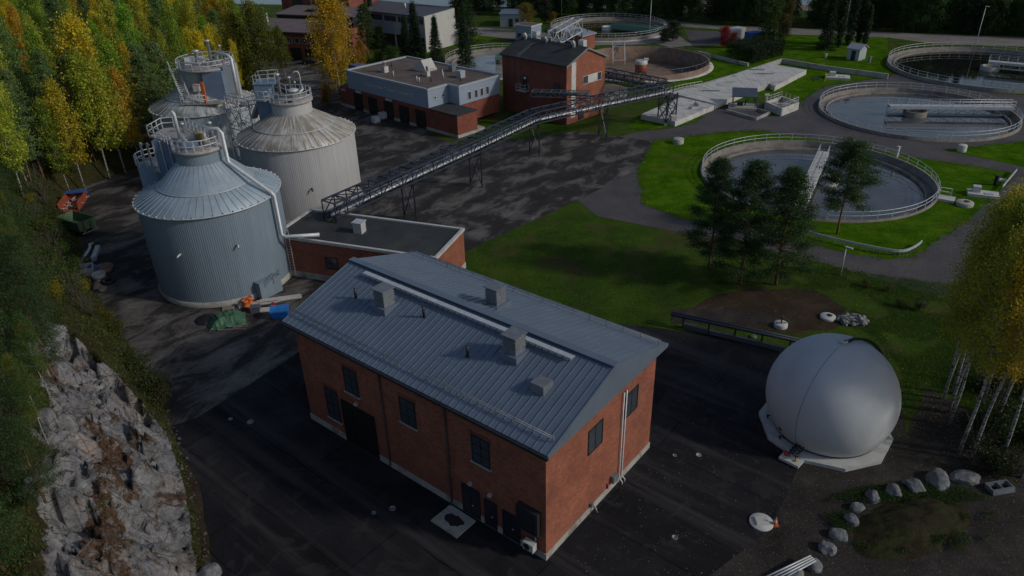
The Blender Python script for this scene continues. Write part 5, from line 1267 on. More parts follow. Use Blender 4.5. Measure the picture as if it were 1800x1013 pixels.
# ------------------------------------------------------------------ guard rails, lamps, walls, concrete decks on the right
def guardrail(name, label, pts, z=.62, step=2.0, mat='galv', hgt=.3):
    P = [G(*q) for q in pts]; o = P[0].copy(); t = thing(name, label, 'guard rail', tuple(o)); m = MB(); post = MB(); L_ = [p-o for p in P]
    for a, b in zip(L_, L_[1:]):
        m.bar(a+Vector((0,0,z)), b+Vector((0,0,z)), .09, hgt)
        k = max(1, round((b-a).length/step))
        for i in range(k): 
            q = a.lerp(b, (i+.5)/k); d = (b-a).normalized(); MB().bar(q+Vector((d.y,-d.x,0))*-.1, q+Vector((d.y,-d.x,0))*-.1+Vector((0,0,z)), .1).build('post', 'galv_dark', t)
    m.build('rail', mat, t); return t
gp = smooth_poly([(1405,410), (1430,420), (1500,437), (1545,446), (1583,452), (1607,443), (1625,427)], 2, False)
guardrail('guard_rail', 'long curved pale guard rail round the corner of the lawn below the nearest basin', gp)
guardrail('guard_rail', 'short straight white guard rail at the lawn edge far right', [(1760,336), (1785,306)], .6, 1.6, 'white')
guardrail('guard_rail', 'pale guard rail just showing at the right edge behind the birches', [(1782,396), (1815,372)], .9, 1.6, 'white', .5)
def lamp(px, py, h, label, tilt=0, head=True):
    p = G(px, py); t = thing('street_lamp', label, 'street lamp', (p.x, p.y, 0)); m = MB(); m.tube([(0,0,0), (tilt*h, 0, h)], .09, 8, r2=.05); m.build('pole', 'galv', t)
    if head: MB().cbox((tilt*h+.2, -.2, h+.02), (.75, .26, .13), R(-45)).build('lamp_head', 'galv', t)
lamp(1710, 97, 10.3, 'slim grey lamp post beside the farthest right basin')
lamp(1485, 55, 9.5, 'grey lamp post standing among the columnar trees')
lamp(1141, 66, 9.5, 'grey lamp post at the right rim of the green water basin')
lamp(987, 31, 6.5, 'grey lamp post by the track left of the green water basin')
lamp(1477, 484, 3.3, 'thin low lamp post with flat square head beside the curved guard rail', 0, True)
def wall_(label, pts, h, w=.35, mat='concrete'):
    P = [G(*q) for q in pts]; o = P[0].copy(); m = MB()
    for a, b in zip(P, P[1:]): m.bar(a-o+Vector((0,0,h/2)), b-o+Vector((0,0,h/2)), w, h)
    tag(m.build('retaining_wall', mat, None, tuple(o)), label, 'wall')
wall_('low concrete retaining wall running along the flat concrete tank decks', [(1165,171), (1233,158), (1374,111)], 1.0)
wall_('long low stained concrete wall across the lawn to the farthest right basin', [(1374,111), (1450,124), (1560,139)], 1.0)
wall_('dark sunken wall between the hedge and the empty basin', [(1226,95), (1315,117)], .7, .35)
def deck(label, pts, z, name='tank_deck', mat='concrete_light'):
    P = [G(x, y, z) for x, y in pts]; c = sum(P, Vector())/len(P); t = thing(name, label, 'concrete deck', (c.x, c.y, 0))
    MB().prism([(p.x-c.x, p.y-c.y) for p in P], 0, z).build('slab', mat, t)
    return t, c
t, c = deck('long flat pale concrete tank deck stepping along the retaining wall', [(1178,163), (1352,112), (1418,123), (1362,152), (1352,147), (1319,158), (1258,183)], .95)
jn = MB()
for k in range(1, 10):
    a = G(1178,163,.955).lerp(G(1352,112,.955), k/10); b = G(1258,183,.955).lerp(G(1362,150,.955), k/10); jn.bar(a-Vector((c.x,c.y,0)), a.lerp(b,.97)-Vector((c.x,c.y,0)), .07, .012)
jn.build('joint', 'concrete', t)
for px, py in ((1330,123), (1250,160), (1345,130)):
    q = G(px, py, .95); m = MB(); m.cbox((q.x-c.x, q.y-c.y, 1.0), (3.2, .5, .08), R(-10)); m.build('cover_plate', 'galv_dark', t)
t, c = deck('lower flat pale concrete tank deck beside the pipe bridge legs', [(1127,201), (1196,171), (1256,185), (1187,214)], .9)
for px, py, h in ((1184,203,1.6), (1213,192,.5), (1225,187,.6), (1222,185,.9)):
    q = G(px, py, .9); m = MB(); m.bar((q.x-c.x, q.y-c.y, .9), (q.x-c.x, q.y-c.y, .9+h), .09); m.cbox((q.x-c.x, q.y-c.y, .9+.2), (.5, .4, .4)); m.build('valve', 'galv_dark', t)
m = MB(); P = [G(1127,201,.9), G(1187,214,.9), G(1256,185,.9)]; 
q = P[1]-Vector((c.x,c.y,0)); m.box(q.x-.6, q.x+.3, q.y+.3, q.y+1.4, .9, 1.7); m.build('vent_box', 'concrete_light', t)
def shelter():
    c = G(1306, 190); t = thing('canopy_shelter', 'open shelter with dark blue sloping roof over pumps between the concrete decks', 'shelter', (c.x, c.y, 0), R(-14))
    m = MB(); m.add([(-2.2,-1.7,2.35), (2.2,-1.7,2.35), (2.2,1.7,3.1), (-2.2,1.7,3.1), (-2.2,-1.7,2.47), (2.2,-1.7,2.47), (2.2,1.7,3.22), (-2.2,1.7,3.22)], [(0,3,2,1), (4,5,6,7), (0,1,5,4), (1,2,6,5), (2,3,7,6), (3,0,4,7)]); m.build('roof', plain('canopy_blue', (.06,.075,.11), .5), t)
    for x in (-1.9, 1.9):
        for y, h in ((-1.5, 2.4), (1.5, 3.05)): MB().bar((x, y, 0), (x, y, h), .12).build('post', 'dark_metal', t)
    MB().box(-2.6, 2.2, -1.9, 1.6, .0, .45).build('base', 'concrete', t)
    m = MB(); m.cbox((-.6, 0, .8), (1.0, .7, .7)); m.tube([(.3,.2,.45), (.3,.2,1.3), (1.2,.2,1.3)], .12); m.build('pump', 'dark_metal', t)
shelter()
def openbox():
    P = [G(1345,192), G(1373,204), G(1401,193), G(1372,182)]; c = sum(P, Vector())/4
    t = thing('concrete_box', 'open square concrete box with railings and pipes beside the road', 'concrete box', (c.x, c.y, 0)); L_ = [p-c for p in P]; h = 1.35; m = MB()
    for a, b in zip(L_, L_[1:]+L_[:1]): 
        d = (b-a).normalized(); m.bar(a+d*.15+Vector((0,0,h/2)), b+d*.15+Vector((0,0,h/2)), .3, h)
    m.build('wall', 'concrete_light', t); MB().prism([(p.x*.9, p.y*.9) for p in L_], 0, .5).build('floor', 'concrete', t)
    r = MB(); railpath(r, [p*.98+Vector((0,0,h)) for p in L_[1:]+L_[:1]], .9, 1.2, .05); r.build('railing', 'white', t)
    q = MB(); q.bar(L_[0].lerp(L_[2], .3)+Vector((0,0,.9)), L_[0].lerp(L_[2], .75)+Vector((0,0,1.0)), .5, .3); q.bar(L_[0].lerp(L_[3], .4)+Vector((0,0,.8)), L_[1].lerp(L_[2], .5)+Vector((0,0,1.3)), .3, .2); q.build('trough', 'white', t)
    q = MB(); q.bar(L_[0]+Vector((.1,.3,h)), L_[0]+Vector((.1,.3,h+1.1)), .3); q.cbox((L_[0].x+.1, L_[0].y+.3, h+1.15), (.8, .5, .3)); q.build('control_box', 'white', t)
openbox()
P = [G(1276,197), G(1329,212), G(1353,201), G(1325,194)]; c = P[0]; m = MB()
for a, b in zip(P, P[1:]): m.bar(a-c+Vector((0,0,.25)), b-c+Vector((0,0,.25)), .25, .5)
tag(m.build('low_wall', 'concrete', None, tuple(c)), 'low U shaped concrete curb on the road below the canopy shelter', 'curb')
def pad(px, py, lx, ly, h, rz, label, extra=0):
    p = G(px, py); t = thing('concrete_pad', label, 'concrete pad', (p.x, p.y, 0), R(rz)); MB().box(-lx/2, lx/2, -ly/2, ly/2, 0, h).build('slab', 'concrete_light' if extra != 3 else 'black', t)
    if extra == 1:
        MB().box(-lx*.35, -lx*.1, -ly*.1, ly*.35, h, h+.75).build('control_box', 'white', t); MB().box(lx*.05, lx*.3, -ly*.3, 0, h, h+.12).build('hatch', 'galv', t)
    if extra == 2:
        r = MB(); railpath(r, [(-lx*.45,-ly*.45,h), (-lx*.45,ly*.45,h), (lx*.2,ly*.45,h)], 1.0, 1.0, .05); r.build('railing', 'white', t)
pad(1727, 344, 3.6, 1.9, .4, -25, 'pale concrete pad with small control box on the lawn far right', 1)
pad(1662, 352, 2.0, 1.6, .35, -35, 'small concrete landing with white rails against the rim of the nearest basin', 2)
pad(1472, 138, 4.6, 3.0, .45, -20, 'white concrete pad with vents on the lawn below the long wall', 1)
pad(1434, 139, 1.4, 1.0, .12, -10, 'small black hatch plate on the lawn left of the yellow frame', 3)
pad(1760, 318, 1.2, .7, .25, -10, 'tiny pale concrete block on the lawn beside a black post')
p = G(1450, 143); m = MB(); 
for x in (-.55, .55): m.bar((x,0,0), (x,0,1.25), .16)
m.bar((-.63,0,1.25), (.63,0,1.25), .16); tag(m.build('hoop_barrier', 'yellow', None, (p.x, p.y, 0), R(60)), 'yellow and white hoop barrier standing on the lawn', 'barrier')
for px, py, h, w, mt, lab in ((1749, 326, 1.3, .4, 'black', 'short black post on the lawn by the right hand road'), (1576, 276, 1.5, .32, 'white', 'white post at the back rim of the nearest basin'), (1528, 110, 1.2, .4, 'galv_dark', 'grey pipe stand beside the tiny hut'), (1451, 102, .8, .4, 'white', 'small white hydrant on the upper lawn')):
    p = G(px, py); m = MB(); m.box(-w/2, w/2, -w/2, w/2, 0, h); m.box(-w*.7, w*.7, -w*.7, w*.7, h, h+.12); tag(m.build('post', mt, None, (p.x, p.y, 0), .5), lab, 'post')
# containers, ibc
def container(px, py, lx, ly, h, rz, mat, label):
    p = G(px, py); t = thing('container', label, 'container', (p.x, p.y, 0), R(rz)); m = MB(); n = 16; 
    m.box(0, lx, 0, ly, .15, h); 
    for i in range(n): m.box(lx*(i+.25)/n, lx*(i+.75)/n, -.04, 0, .3, h-.15)
    for i in range(8): m.box(lx, lx+.04, ly*(i+.25)/8, ly*(i+.75)/8, .3, h-.15)
    m.build('body', mat, t); MB().box(-.06, lx+.06, -.06, ly+.06, h, h+.12).build('roof', mat, t)
    for y in (.05, ly-.25): MB().box(.1, lx-.1, y, y+.2, 0, .15).build('skid', 'dark_metal', t)
container(1283, 75, 6.0, 2.5, 2.7, 38, 'white', 'white shipping container behind the dark hedge')
container(1318, 77, 4.0, 2.5, 2.3, 20, 'blue_paint', 'bright blue container behind the dark hedge')
def ibc(px, py, label):
    p = G(px, py); t = thing('liquid_tote', label, 'tote tank', (p.x, p.y, 0), TH); MB().box(-.5, .5, -.6, .6, .18, 1.15).build('tank', 'ibc', t); m = MB()
    for k in range(4): m.tube([(-.53,-.63,.25+.28*k), (.53,-.63,.25+.28*k), (.53,.63,.25+.28*k), (-.53,.63,.25+.28*k)], .02, 5, True)
    m.build('cage', 'galv', t); MB().box(-.55, .55, -.65, .65, .0, .16).build('pallet', 'wood', t); MB().cyl((0,0), .14, 1.15, 1.22, 12).build('lid', 'black', t)
ibc(661, 216, 'white plastic tote tank on the yard before the garage doors'); ibc(673, 209, 'bluish plastic tote tank just behind the white one before the garage')
# ------------------------------------------------------------------ parked car
def car(px, py, rz, label):
    p = G(px, py); t = thing('parked_car', label, 'car', (p.x, p.y, 0), R(rz)); pr = [(-2.2,.35), (2.2,.35), (2.25,.75), (1.1,.95), (.55,1.42), (-1.5,1.46), (-2.15,1.0), (-2.25,.6)]
    m = MB(); n = len(pr); vs = [(x, s*(.88 if z < 1.0 else .70), z) for s in (-1, 1) for x, z in pr]
    m.add(vs, [tuple(range(n)), tuple(reversed(range(n, 2*n)))]+[(i, n+i, n+(i+1)%n, (i+1)%n) for i in range(n)]); m.build('body', plain('car_dark_brown', (.05,.035,.035), .3, .3, .05), t)
    for s in (-1, 1): m = MB(); m.add([(-1.9,s*.845,1.0), (.95,s*.845,1.0), (.5,s*.735,1.37), (-1.45,s*.735,1.4)], [(0,1,2,3) if s < 0 else (3,2,1,0)]); m.build('window', 'glass', t)
    for x in (-1.35, 1.4):
        for s in (-1, 1): w = MB(); w.tube([(x, s*.72, .33), (x, s*.93, .33)], .33, 18, smooth=False); wo = w.build('wheel', 'rubber', t); MB().tube([(x, s*.93, .33), (x, s*.945, .33)], .2, 14, smooth=False).build('rim', 'galv', wo)
    for s in (-1, 1): MB().cbox((2.24, s*.62, .68), (.06, .3, .16)).build('headlight', 'white', t)
car(549, 113, -22, 'dark brown estate car parked under the yellow birch')
car(497, 97, -20, 'dark car half hidden before the workshop garage doors')
# ------------------------------------------------------------------ left yard: trailers and scrap
def tipper(px, py, rz, mat, label, tarp=False, load=False, legs=True):
    p = G(px, py); t = thing('tipper_trailer', label, 'trailer', (p.x, p.y, 0), R(rz)); L_, w, h0, h = 4.2, 2.2, .75, 1.25; th_ = .09
    m = MB(); m.box(-L_/2, L_/2, -w/2, w/2, h0, h0+.1)
    m.add([(-L_/2, -w/2, h0), (L_/2, -w/2, h0), (L_/2+.15, -w/2-.12, h0+h), (-L_/2-.15, -w/2-.12, h0+h), (-L_/2, -w/2+th_, h0), (L_/2, -w/2+th_, h0), (L_/2+.15, -w/2-.12+th_, h0+h), (-L_/2-.15, -w/2-.12+th_, h0+h)], [(0,1,2,3), (7,6,5,4), (3,2,6,7), (0,3,7,4), (1,5,6,2)])
    m.add([(-L_/2, w/2, h0), (L_/2, w/2, h0), (L_/2+.15, w/2+.12, h0+h), (-L_/2-.15, w/2+.12, h0+h), (-L_/2, w/2-th_, h0), (L_/2, w/2-th_, h0), (L_/2+.15, w/2+.12-th_, h0+h), (-L_/2-.15, w/2+.12-th_, h0+h)], [(3,2,1,0), (4,5,6,7), (7,6,2,3), (4,7,3,0), (2,6,5,1)])
    m.add([(-L_/2, -w/2, h0), (-L_/2, w/2, h0), (-L_/2-.15, w/2+.12, h0+h), (-L_/2-.15, -w/2-.12, h0+h), (-L_/2+th_, -w/2, h0), (-L_/2+th_, w/2, h0), (-L_/2-.15+th_, w/2+.12, h0+h), (-L_/2-.15+th_, -w/2-.12, h0+h)], [(0,3,2,1), (4,5,6,7), (3,7,6,2)])
    m.build('bed', mat, t)
    if not load: m = MB(); m.add([(L_/2, -w/2, h0), (L_/2, w/2, h0), (L_/2+.15, w/2+.12, h0+h), (L_/2+.15, -w/2-.12, h0+h), (L_/2-th_, -w/2, h0), (L_/2-th_, w/2, h0), (L_/2+.15-th_, w/2+.12, h0+h), (L_/2+.15-th_, -w/2-.12, h0+h)], [(0,1,2,3), (7,6,5,4), (3,2,6,7)]); m.box(L_/2+.16, L_/2+.24, -.5, -.4, h0, h0+h); m.box(L_/2+.16, L_/2+.24, .4, .5, h0, h0+h); m.build('tailgate', mat, t)
    m = MB()
    for y in (-.5, .5): m.box(-L_/2-1.0, L_/2+.1, y-.07, y+.07, h0-.25, h0-.01)
    m.box(L_/2, L_/2+.1, -.9, .9, .35, .5); m.build('chassis', 'galv_dark', t)
    for x in (.2, 1.3):
        for s in (-1, 1): w_ = MB(); w_.tube([(x, s*.65, .42), (x, s*.95, .42)], .42, 18, smooth=False); w_.build('wheel', 'rubber', t)
    if load:
        rnd = random.Random(8); m = MB()
        for k in range(26): a = Vector((rnd.uniform(-1.6,1.9), rnd.uniform(-.85,.85), h0+.2+.4*rnd.random())); d = Vector((rnd.uniform(-1,1), rnd.uniform(-1,1), rnd.uniform(-.2,.35)))*.8; m.bar(a, a+d, .06+.07*rnd.random(), .06)
        o = m.build('scrap_load', 'galv', t); o['kind'] = 'stuff'
    if tarp: m = MB(); m.box(-L_/2-.3, -L_/2+.75, -w/2-.2, w/2+.2, h0+h+.0, h0+h+.1); m.box(-L_/2-.34, -L_/2-.28, -w/2-.2, w/2+.2, h0+h-.5, h0+h); m.build('tarpaulin', 'tarp_blue', t)
tipper(134, 371, -78, 'rust_orange', 'faded orange tipper trailer full of scrap under a folded blue tarpaulin', True, True)
tipper(140, 407, -30, 'green_paint', 'pale green empty tipper trailer parked against the wooded bank')
def single(name, label, cat, px, py, mat, fn, rz=0, z=0, group=None):
    p = G(px, py, z); m = MB(); fn(m); return tag(m.build(name, mat, None, tuple(p), R(rz)), label, cat, group)
single('bent_pipe', 'bent grey steel pipe lying in the scrap row by the bank', 'pipe', 154, 445, 'galv', lambda m: m.tube([(-.3,2.0,.3), (-.2,1.2,.5), (.2,.4,.45), (.3,-.6,.3), (.5,-1.6,.3)], .17, 10))
single('steel_beam', 'straight pale box beam lying in the scrap row by the bank', 'beam', 169, 448, 'galv', lambda m: (m.bar((-.5,1.7,.25), (.5,-1.5,.25), .5, .4), m.bar((.3,-1.62,.25), (.75,-1.5,.25), .4, .5)))
single('steel_beam', 'thin dark beam leaning along the bank behind the bent pipe', 'beam', 148, 460, 'galv_dark', lambda m: m.bar((-.6,2,.3), (.5,-2,.3), .25))
single('feed_bin', 'grey open sheet metal bin at the end of the scrap row', 'bin', 153, 481, 'galv', lambda m: (m.box(-.8,.8,-.8,.8,0,.1), m.box(-.8,-.72,-.8,.8,.1,.9), m.box(.72,.8,-.8,.8,.1,.9), m.box(-.72,.72,-.8,-.72,.1,.9), m.box(-.72,.72,.72,.8,.1,.9)), 25)
single('tarp_bundle', 'crumpled blue tarpaulin bundle in the scrap row', 'tarpaulin', 164, 475, 'tarp_blue', lambda m: m.lathe([(.001,.75), (.35,.62), (.6,.3), (.7,0)], 9, smooth=False))
single('rusty_tub', 'rusty brown round tub in the scrap row', 'tub', 183, 476, 'concrete_brown', lambda m: m.lathe([(.95,0), (1.05,.5), (.95,.5), (.85,.12), (.001,.12)], 24))
single('concrete_ring', 'white concrete ring standing in the scrap row', 'concrete ring', 175, 489, 'concrete_light', lambda m: m.lathe([(.72,0), (.72,.6), (.58,.6), (.58,.05), (.001,.05)], 28))
single('tyre', 'flat dark round tyre lying beside the white concrete ring', 'tyre', 190, 497, 'rubber', lambda m: m.tube(ringpts(.6,.18,24), .2, 8, True))
for i, (px, py, lab) in enumerate(((176,498,'beige sack right below the white concrete ring'), (172,505,'beige sack at the left of the sack pile'), (181,509,'beige sack at the near end of the sack pile'))):
    me = stone(70+i, .6, .45, .3, rough_=.5); me.materials[0] = M['sack']; o = bpy.data.objects.new('sack', me); COL.objects.link(o); p = G(px, py); o.location = (p.x, p.y, .08); o.rotation_euler[2] = i; tag(o, lab, 'sack', 'beige sacks')
# ------------------------------------------------------------------ junk in front of the blue grey tank
def tarpheap():
    p = G(400, 566); vs = []; fs = []; n = 44
    for j in range(n):
        for i in range(n):
            u = -1+2*i/(n-1); v = -1+2*j/(n-1); r = max(abs(u), abs(v))
            z = .85*(1-max(0, r-.45)/.55)*(1 if r < .98 else 0)+.14*noise.fractal(Vector((u*2.6, v*2.6, 4)), .8, 2.2, 4)+.16*abs(noise.noise((u*7+v*2, v*1.5, 2)))
            vs.append((u*1.75+.2*noise.noise((v*2, 1, 1)), v*1.25+.2*noise.noise((u*2, 3, 1)), max(.0, z)))
    for j in range(n-1):
        for i in range(n-1): a = j*n+i; fs.append((a, a+1, a+n+1, a+n))
    tag(MB().add(vs, fs, True).build('tarpaulin_heap', 'tarp', None, (p.x, p.y, .01), R(20)), 'crumpled green tarpaulin heap in front of the blue grey tank', 'tarpaulin')
tarpheap()
single('dark_sheeting', 'black plastic sheeting bundled left of the green tarpaulin', 'sheeting', 363, 562, 'black', lambda m: m.lathe([(.001,.4), (.5,.35), (1.0,.15), (1.2,0)], 9, smooth=False))
single('bent_timbers', 'bent pale timbers lying before the green tarpaulin', 'timber', 400, 580, 'wood', lambda m: (m.bar((-1.3,.6,.1), (-.8,-.2,.1), .1), m.bar((-.8,-.2,.1), (.9,-.1,.12), .1), m.bar((.9,-.1,.12), (1.3,.6,.12), .1)))
single('timber_stack', 'small stack of short pale boards right of the green tarpaulin', 'boards', 421, 580, 'wood', lambda m: [m.cbox((0,.16*k,.08+.12*(k%2)), (1.3,.14,.1), .1*k) for k in range(5)])
def pallet(px, py, lab, rz, z=0):
    p = G(px, py, z); t = thing('pallet', lab, 'pallet', tuple(p), R(rz))
    for k in range(7): MB().box(-.6, .6, -.4+.115*k, -.31+.115*k, .11, .135).build('board', 'wood', t)
    for k in (-.5, 0, .5): MB().box(k-.05, k+.05, -.4, .4, .0, .11).build('bearer', 'wood', t)
pallet(402, 543, 'weathered wooden pallet at the foot of the blue grey tank', 15)
for px, py, lab in ((433, 541, 'bright orange drum at the foot of the blue grey tank'), (440, 535, 'orange barrel half hidden behind the bright orange drum')):
    single('drum', lab, 'drum', px, py, 'orange', lambda m: m.lathe([(.3,0), (.32,.3), (.3,.32), (.3,.6), (.32,.62), (.3,.9), (.26,.9), (.26,.86), (.001,.86)], 22))
me = stone(90, .35, .3, .35); me.materials[0] = M['white']; o = bpy.data.objects.new('white_sack', me); COL.objects.link(o); p = G(424, 540); o.location = (p.x, p.y, .06); tag(o, 'small white sack left of the orange drums', 'sack')
def boards(px, py, rz, ln, n, lab, mat='wood_white'):
    p = G(px, py); t = thing('board_stack', lab, 'boards', (p.x, p.y, 0), R(rz)); rnd = random.Random(px)
    for k in range(n): MB().cbox((rnd.uniform(-.2,.2), -.3+.2*(k%4), .05+.08*(k//4)), (ln*rnd.uniform(.8,1), .16, .06), rnd.uniform(-.04,.04)).build('board', mat, t)
boards(462, 533, 12, 3.4, 6, 'long white boards lying from the orange drums to the blue bin'); boards(492, 527, 14, 4.4, 8, 'longer pale planks stacked behind the blue bin'); boards(466, 546, 8, 1.6, 8, 'short pile of white slats left of the blue bin')
single('crate', 'dark grey box between the white slats and the orange drums', 'box', 450, 548, plain('slate_box', (.09,.09,.11), .7), lambda m: (m.box(-.45,.45,-.35,.35,.0,.6), m.box(-.49,.49,-.39,.39,.6,.66)), 8)
def bluebin():
    p = G(494, 558); t = thing('waste_bin', 'blue lidded plastic bin beside the blue grey tank and boards', 'bin', (p.x, p.y, 0), R(8)); m = MB()
    m.add([(-.72,-.45,.08), (.72,-.45,.08), (.72,.45,.08), (-.72,.45,.08), (-.82,-.55,.85), (.82,-.55,.85), (.82,.55,.85), (-.82,.55,.85)], [(0,3,2,1), (4,5,6,7), (0,1,5,4), (1,2,6,5), (2,3,7,6), (3,0,4,7)]); m.build('tub', 'blue_paint', t)
    m = MB(); m.xprism([(-.6,.86), (.6,.86), (.58,1.0), (.3,1.28), (-.3,1.28), (-.58,1.0)], -.86, .86); m.build('lid', plain('blue_lid', (.02,.17,.5), .4), t)
    for x in (-.55, .55): MB().tube([(x,-.5,.08), (x,-.44,.08)], .08, 10).build('wheel', 'rubber', t)
bluebin()
single('canister', 'small red canister on the boards beside the blue bin', 'canister', 481, 541, 'red', lambda m: (m.box(-.16,.16,-.12,.12,.2,.6), m.cyl((.08,0), .04, .6, .66, 8)), 10)

t, c = deck('low flat roofed concrete tank between the brick tower and the pipe bridge', [(1040,172), (1057,168), (1090,159), (1104,155), (1080,148), (1040,150)], 1.5, 'low_tank', 'basin_conc')
MB().prism([(p.x-c.x, p.y-c.y) for p in (G(1046,168,1.5), G(1057,166,1.5), (G(1089,158,1.5)), G(1100,155,1.5), G(1080,149,1.5), G(1046,151,1.5))], 1.5, 1.52).build('roof', 'felt', t)
P = [G(1172,165,.95), G(1200,158,.95), G(1233,152,.95)]; m = MB(); railpath(m, [p-P[0] for p in P], 1.0, 1.0, .05); tag(m.build('railing', 'white', None, tuple(P[0])), 'short white railing at the left end of the long concrete tank deck', 'railing')
# ------------------------------------------------------------------ trees
def leafmesh(name, C, size, mat, rng, jit=.35, up=0.0, hang=0.0, aspect=.55):
    """one small rhombic face per point of C, turned at random"""
    n = len(C); size = size*(1+jit*rng.uniform(-1, 1, n))
    a = rng.normal(size=(n, 3)); 
    if hang: a[:, 2] -= hang
    a /= np.linalg.norm(a, axis=1)[:, None]
    b = rng.normal(size=(n, 3))
    if up: b[:, 2] *= (1-up)
    b -= a*(a*b).sum(1)[:, None]; b /= np.linalg.norm(b, axis=1)[:, None]+1e-9
    a *= size[:, None]*.5; b *= (size*aspect)[:, None]*.5
    V = np.empty((n*4, 3)); V[0::4] = C-a; V[1::4] = C+b; V[2::4] = C+a; V[3::4] = C-b
    me = bpy.data.meshes.new(name); me.vertices.add(n*4); me.vertices.foreach_set('co', V.astype(np.float32).ravel())
    me.loops.add(n*4); me.loops.foreach_set('vertex_index', np.arange(n*4, dtype=np.int32))
    me.polygons.add(n); me.polygons.foreach_set('loop_start', np.arange(0, n*4, 4, dtype=np.int32))
    me.materials.append(mat); me.update(calc_edges=True); me.validate(); return me
def limb(mb, a, b, r, n=5, sag=0.0, seg=4, up=0.0):
    a = Vector(a); b = Vector(b); pts = [a.lerp(b, i/seg)+Vector((0, 0, sag*sin(pi*i/seg)+up*(i/seg)**2)) for i in range(seg+1)]
    mb.tube(pts, r, n, r2=r*.25); return pts
def trunkpts(h, rnd, wob=.02, n=9):
    ph = rnd.random()*6; return [Vector((h*wob*sin(ph+i*.9)*(i/n), h*wob*cos(ph*1.3+i*.7)*(i/n), h*i/n)) for i in range(n+1)]
def at_t(tp, t):
    k = t*(len(tp)-1); i = min(int(k), len(tp)-2); return tp[i].lerp(tp[i+1], k-i)
def proto(kind, h, rad, t0, nleaf, size, seed, nlimb=34, wob=.015):
    rnd = random.Random(seed); rng = np.random.default_rng(seed); tb = MB(); tp = trunkpts(h, rnd, wob); C = []
    r0 = h*.0105+.03 if kind != 'birch' else h*.0062+.025
    tb.tube(tp, r0, 8, r2=.025)
    per = max(4, nleaf//(nlimb*5))
    for k in range(nlimb):
        t = t0+(1-t0)*((k+rnd.random()*.8)/nlimb); u = (t-t0)/(1-t0); az = k*2.4+rnd.uniform(-.5, .5)
        p = at_t(tp, min(t, .99))
        if kind == 'birch': pr = (sin(pi*min(1, .16+.84*u**.85)))**.7*(1-.25*u); ln = rad*pr*rnd.uniform(.6, 1.12); rise = ln*(.55+.9*u); droop = 1
        elif kind == 'weep': pr = (sin(pi*min(1, .2+.8*u**.9)))**.6; ln = rad*pr*rnd.uniform(.65, 1.1); rise = ln*(.5+.6*u); droop = 2
        elif kind == 'round': pr = math.sqrt(max(.05, 1-(2*u-.85)**2*.8)); ln = rad*pr*rnd.uniform(.55, 1.12); rise = ln*(.3+.5*u); droop = .3
        elif kind == 'pine': pr = (1-u)**.55*(.55+.45*min(1, u*3)); ln = rad*pr*rnd.uniform(.55, 1.15)+.25; rise = ln*(.1+.4*u); droop = 0
        elif kind == 'cpine': pr = (1-u)**.8*(.6+.4*min(1, u*4)); ln = rad*pr*rnd.choice((.5, .75, 1.0, 1.1, 1.25))+.2; rise = ln*(.12+.5*u); droop = 0
        elif kind == 'openpine': pr = (.35+.65*sin(pi*min(1, .25+.75*u)))*(1-.2*u); ln = rad*pr*rnd.uniform(.5, 1.2); rise = ln*(.05+.35*u); droop = 0
        elif kind == 'spruce': pr = (1-u)**.9; ln = rad*pr*rnd.uniform(.75, 1.1)+.12; rise = -ln*.22; droop = 0
        elif kind == 'column': pr = (.7+.5*sin(pi*u))*(1-.45*u**3); ln = rad*pr*rnd.uniform(.6, 1.1); rise = ln*1.0; droop = .8
        q = p+Vector((cos(az)*ln, sin(az)*ln, rise))
        pts = limb(tb, p, q, max(.015, r0*.34*(1-u*.6)), 4, ln*.12 if kind in ('birch', 'weep', 'round') else 0)
        cl = 5 if kind != 'spruce' else 6
        for j in range(cl):
            f = .3+.75*(j+rnd.random()*.7)/cl if kind not in ('pine', 'openpine', 'cpine') else .45+.6*(j+rnd.random())/cl
            i = min(int(f*4), 3); c = pts[i].lerp(pts[i+1], min(1.3, f*4-i))
            m = max(3, int(per*rnd.uniform(.55, 1.5)))
            if kind in ('birch',): s = (.13*rad, .13*rad, .17*rad)
            elif kind == 'weep': s = (.10*rad, .10*rad, .16*rad)
            elif kind == 'round': s = (.17*rad, .17*rad, .13*rad)
            elif kind == 'pine': s = (.12*rad+.05, .12*rad+.05, .055*rad+.05)
            elif kind == 'cpine': s = (.085*rad+.05, .085*rad+.05, .04*rad+.04)
            elif kind == 'openpine': s = (.13*rad, .13*rad, .06*rad)
            elif kind == 'spruce': s = (.09*rad+.04, .09*rad+.04, .05*rad+.02)
            else: s = (.25*rad, .25*rad, .3*rad)
            g = np.array(c)+rng.normal(size=(m, 3))*np.array(s)
            if droop: g[:, 2] -= rng.exponential(.085*rad*droop, m)*(1.6 if kind == 'weep' else 1)
            if kind == 'spruce': g[:, 2] -= np.abs(rng.normal(size=m))*.05*rad
            C.append(g)
    if kind in ('spruce', 'pine', 'birch'):
        m = nleaf//40; g = np.array(tp[-1])+rng.normal(size=(m, 3))*np.array((.1*rad, .1*rad, .035*h))-np.array((0, 0, .02*h)); C.append(g)
    C = np.concatenate(C)
    bark = {'birch': 'bark_birch', 'weep': 'bark_birch', 'pine': 'bark_pine', 'openpine': 'bark_pine', 'cpine': 'bark_pine'}.get(kind, 'bark_dark')
    mat = M['needle'] if kind in ('pine', 'openpine', 'spruce', 'cpine') else (M['leaf_warm'] if kind in ('birch', 'weep') else M['leaf'])
    hang = .9 if kind in ('birch', 'weep') else 0
    cm = leafmesh('crown', C, size, mat, rng, up=.0, hang=hang, aspect=.6 if kind not in ('pine', 'openpine', 'spruce', 'cpine') else .32)
    return tb.mesh('trunk', M[bark]), cm, h
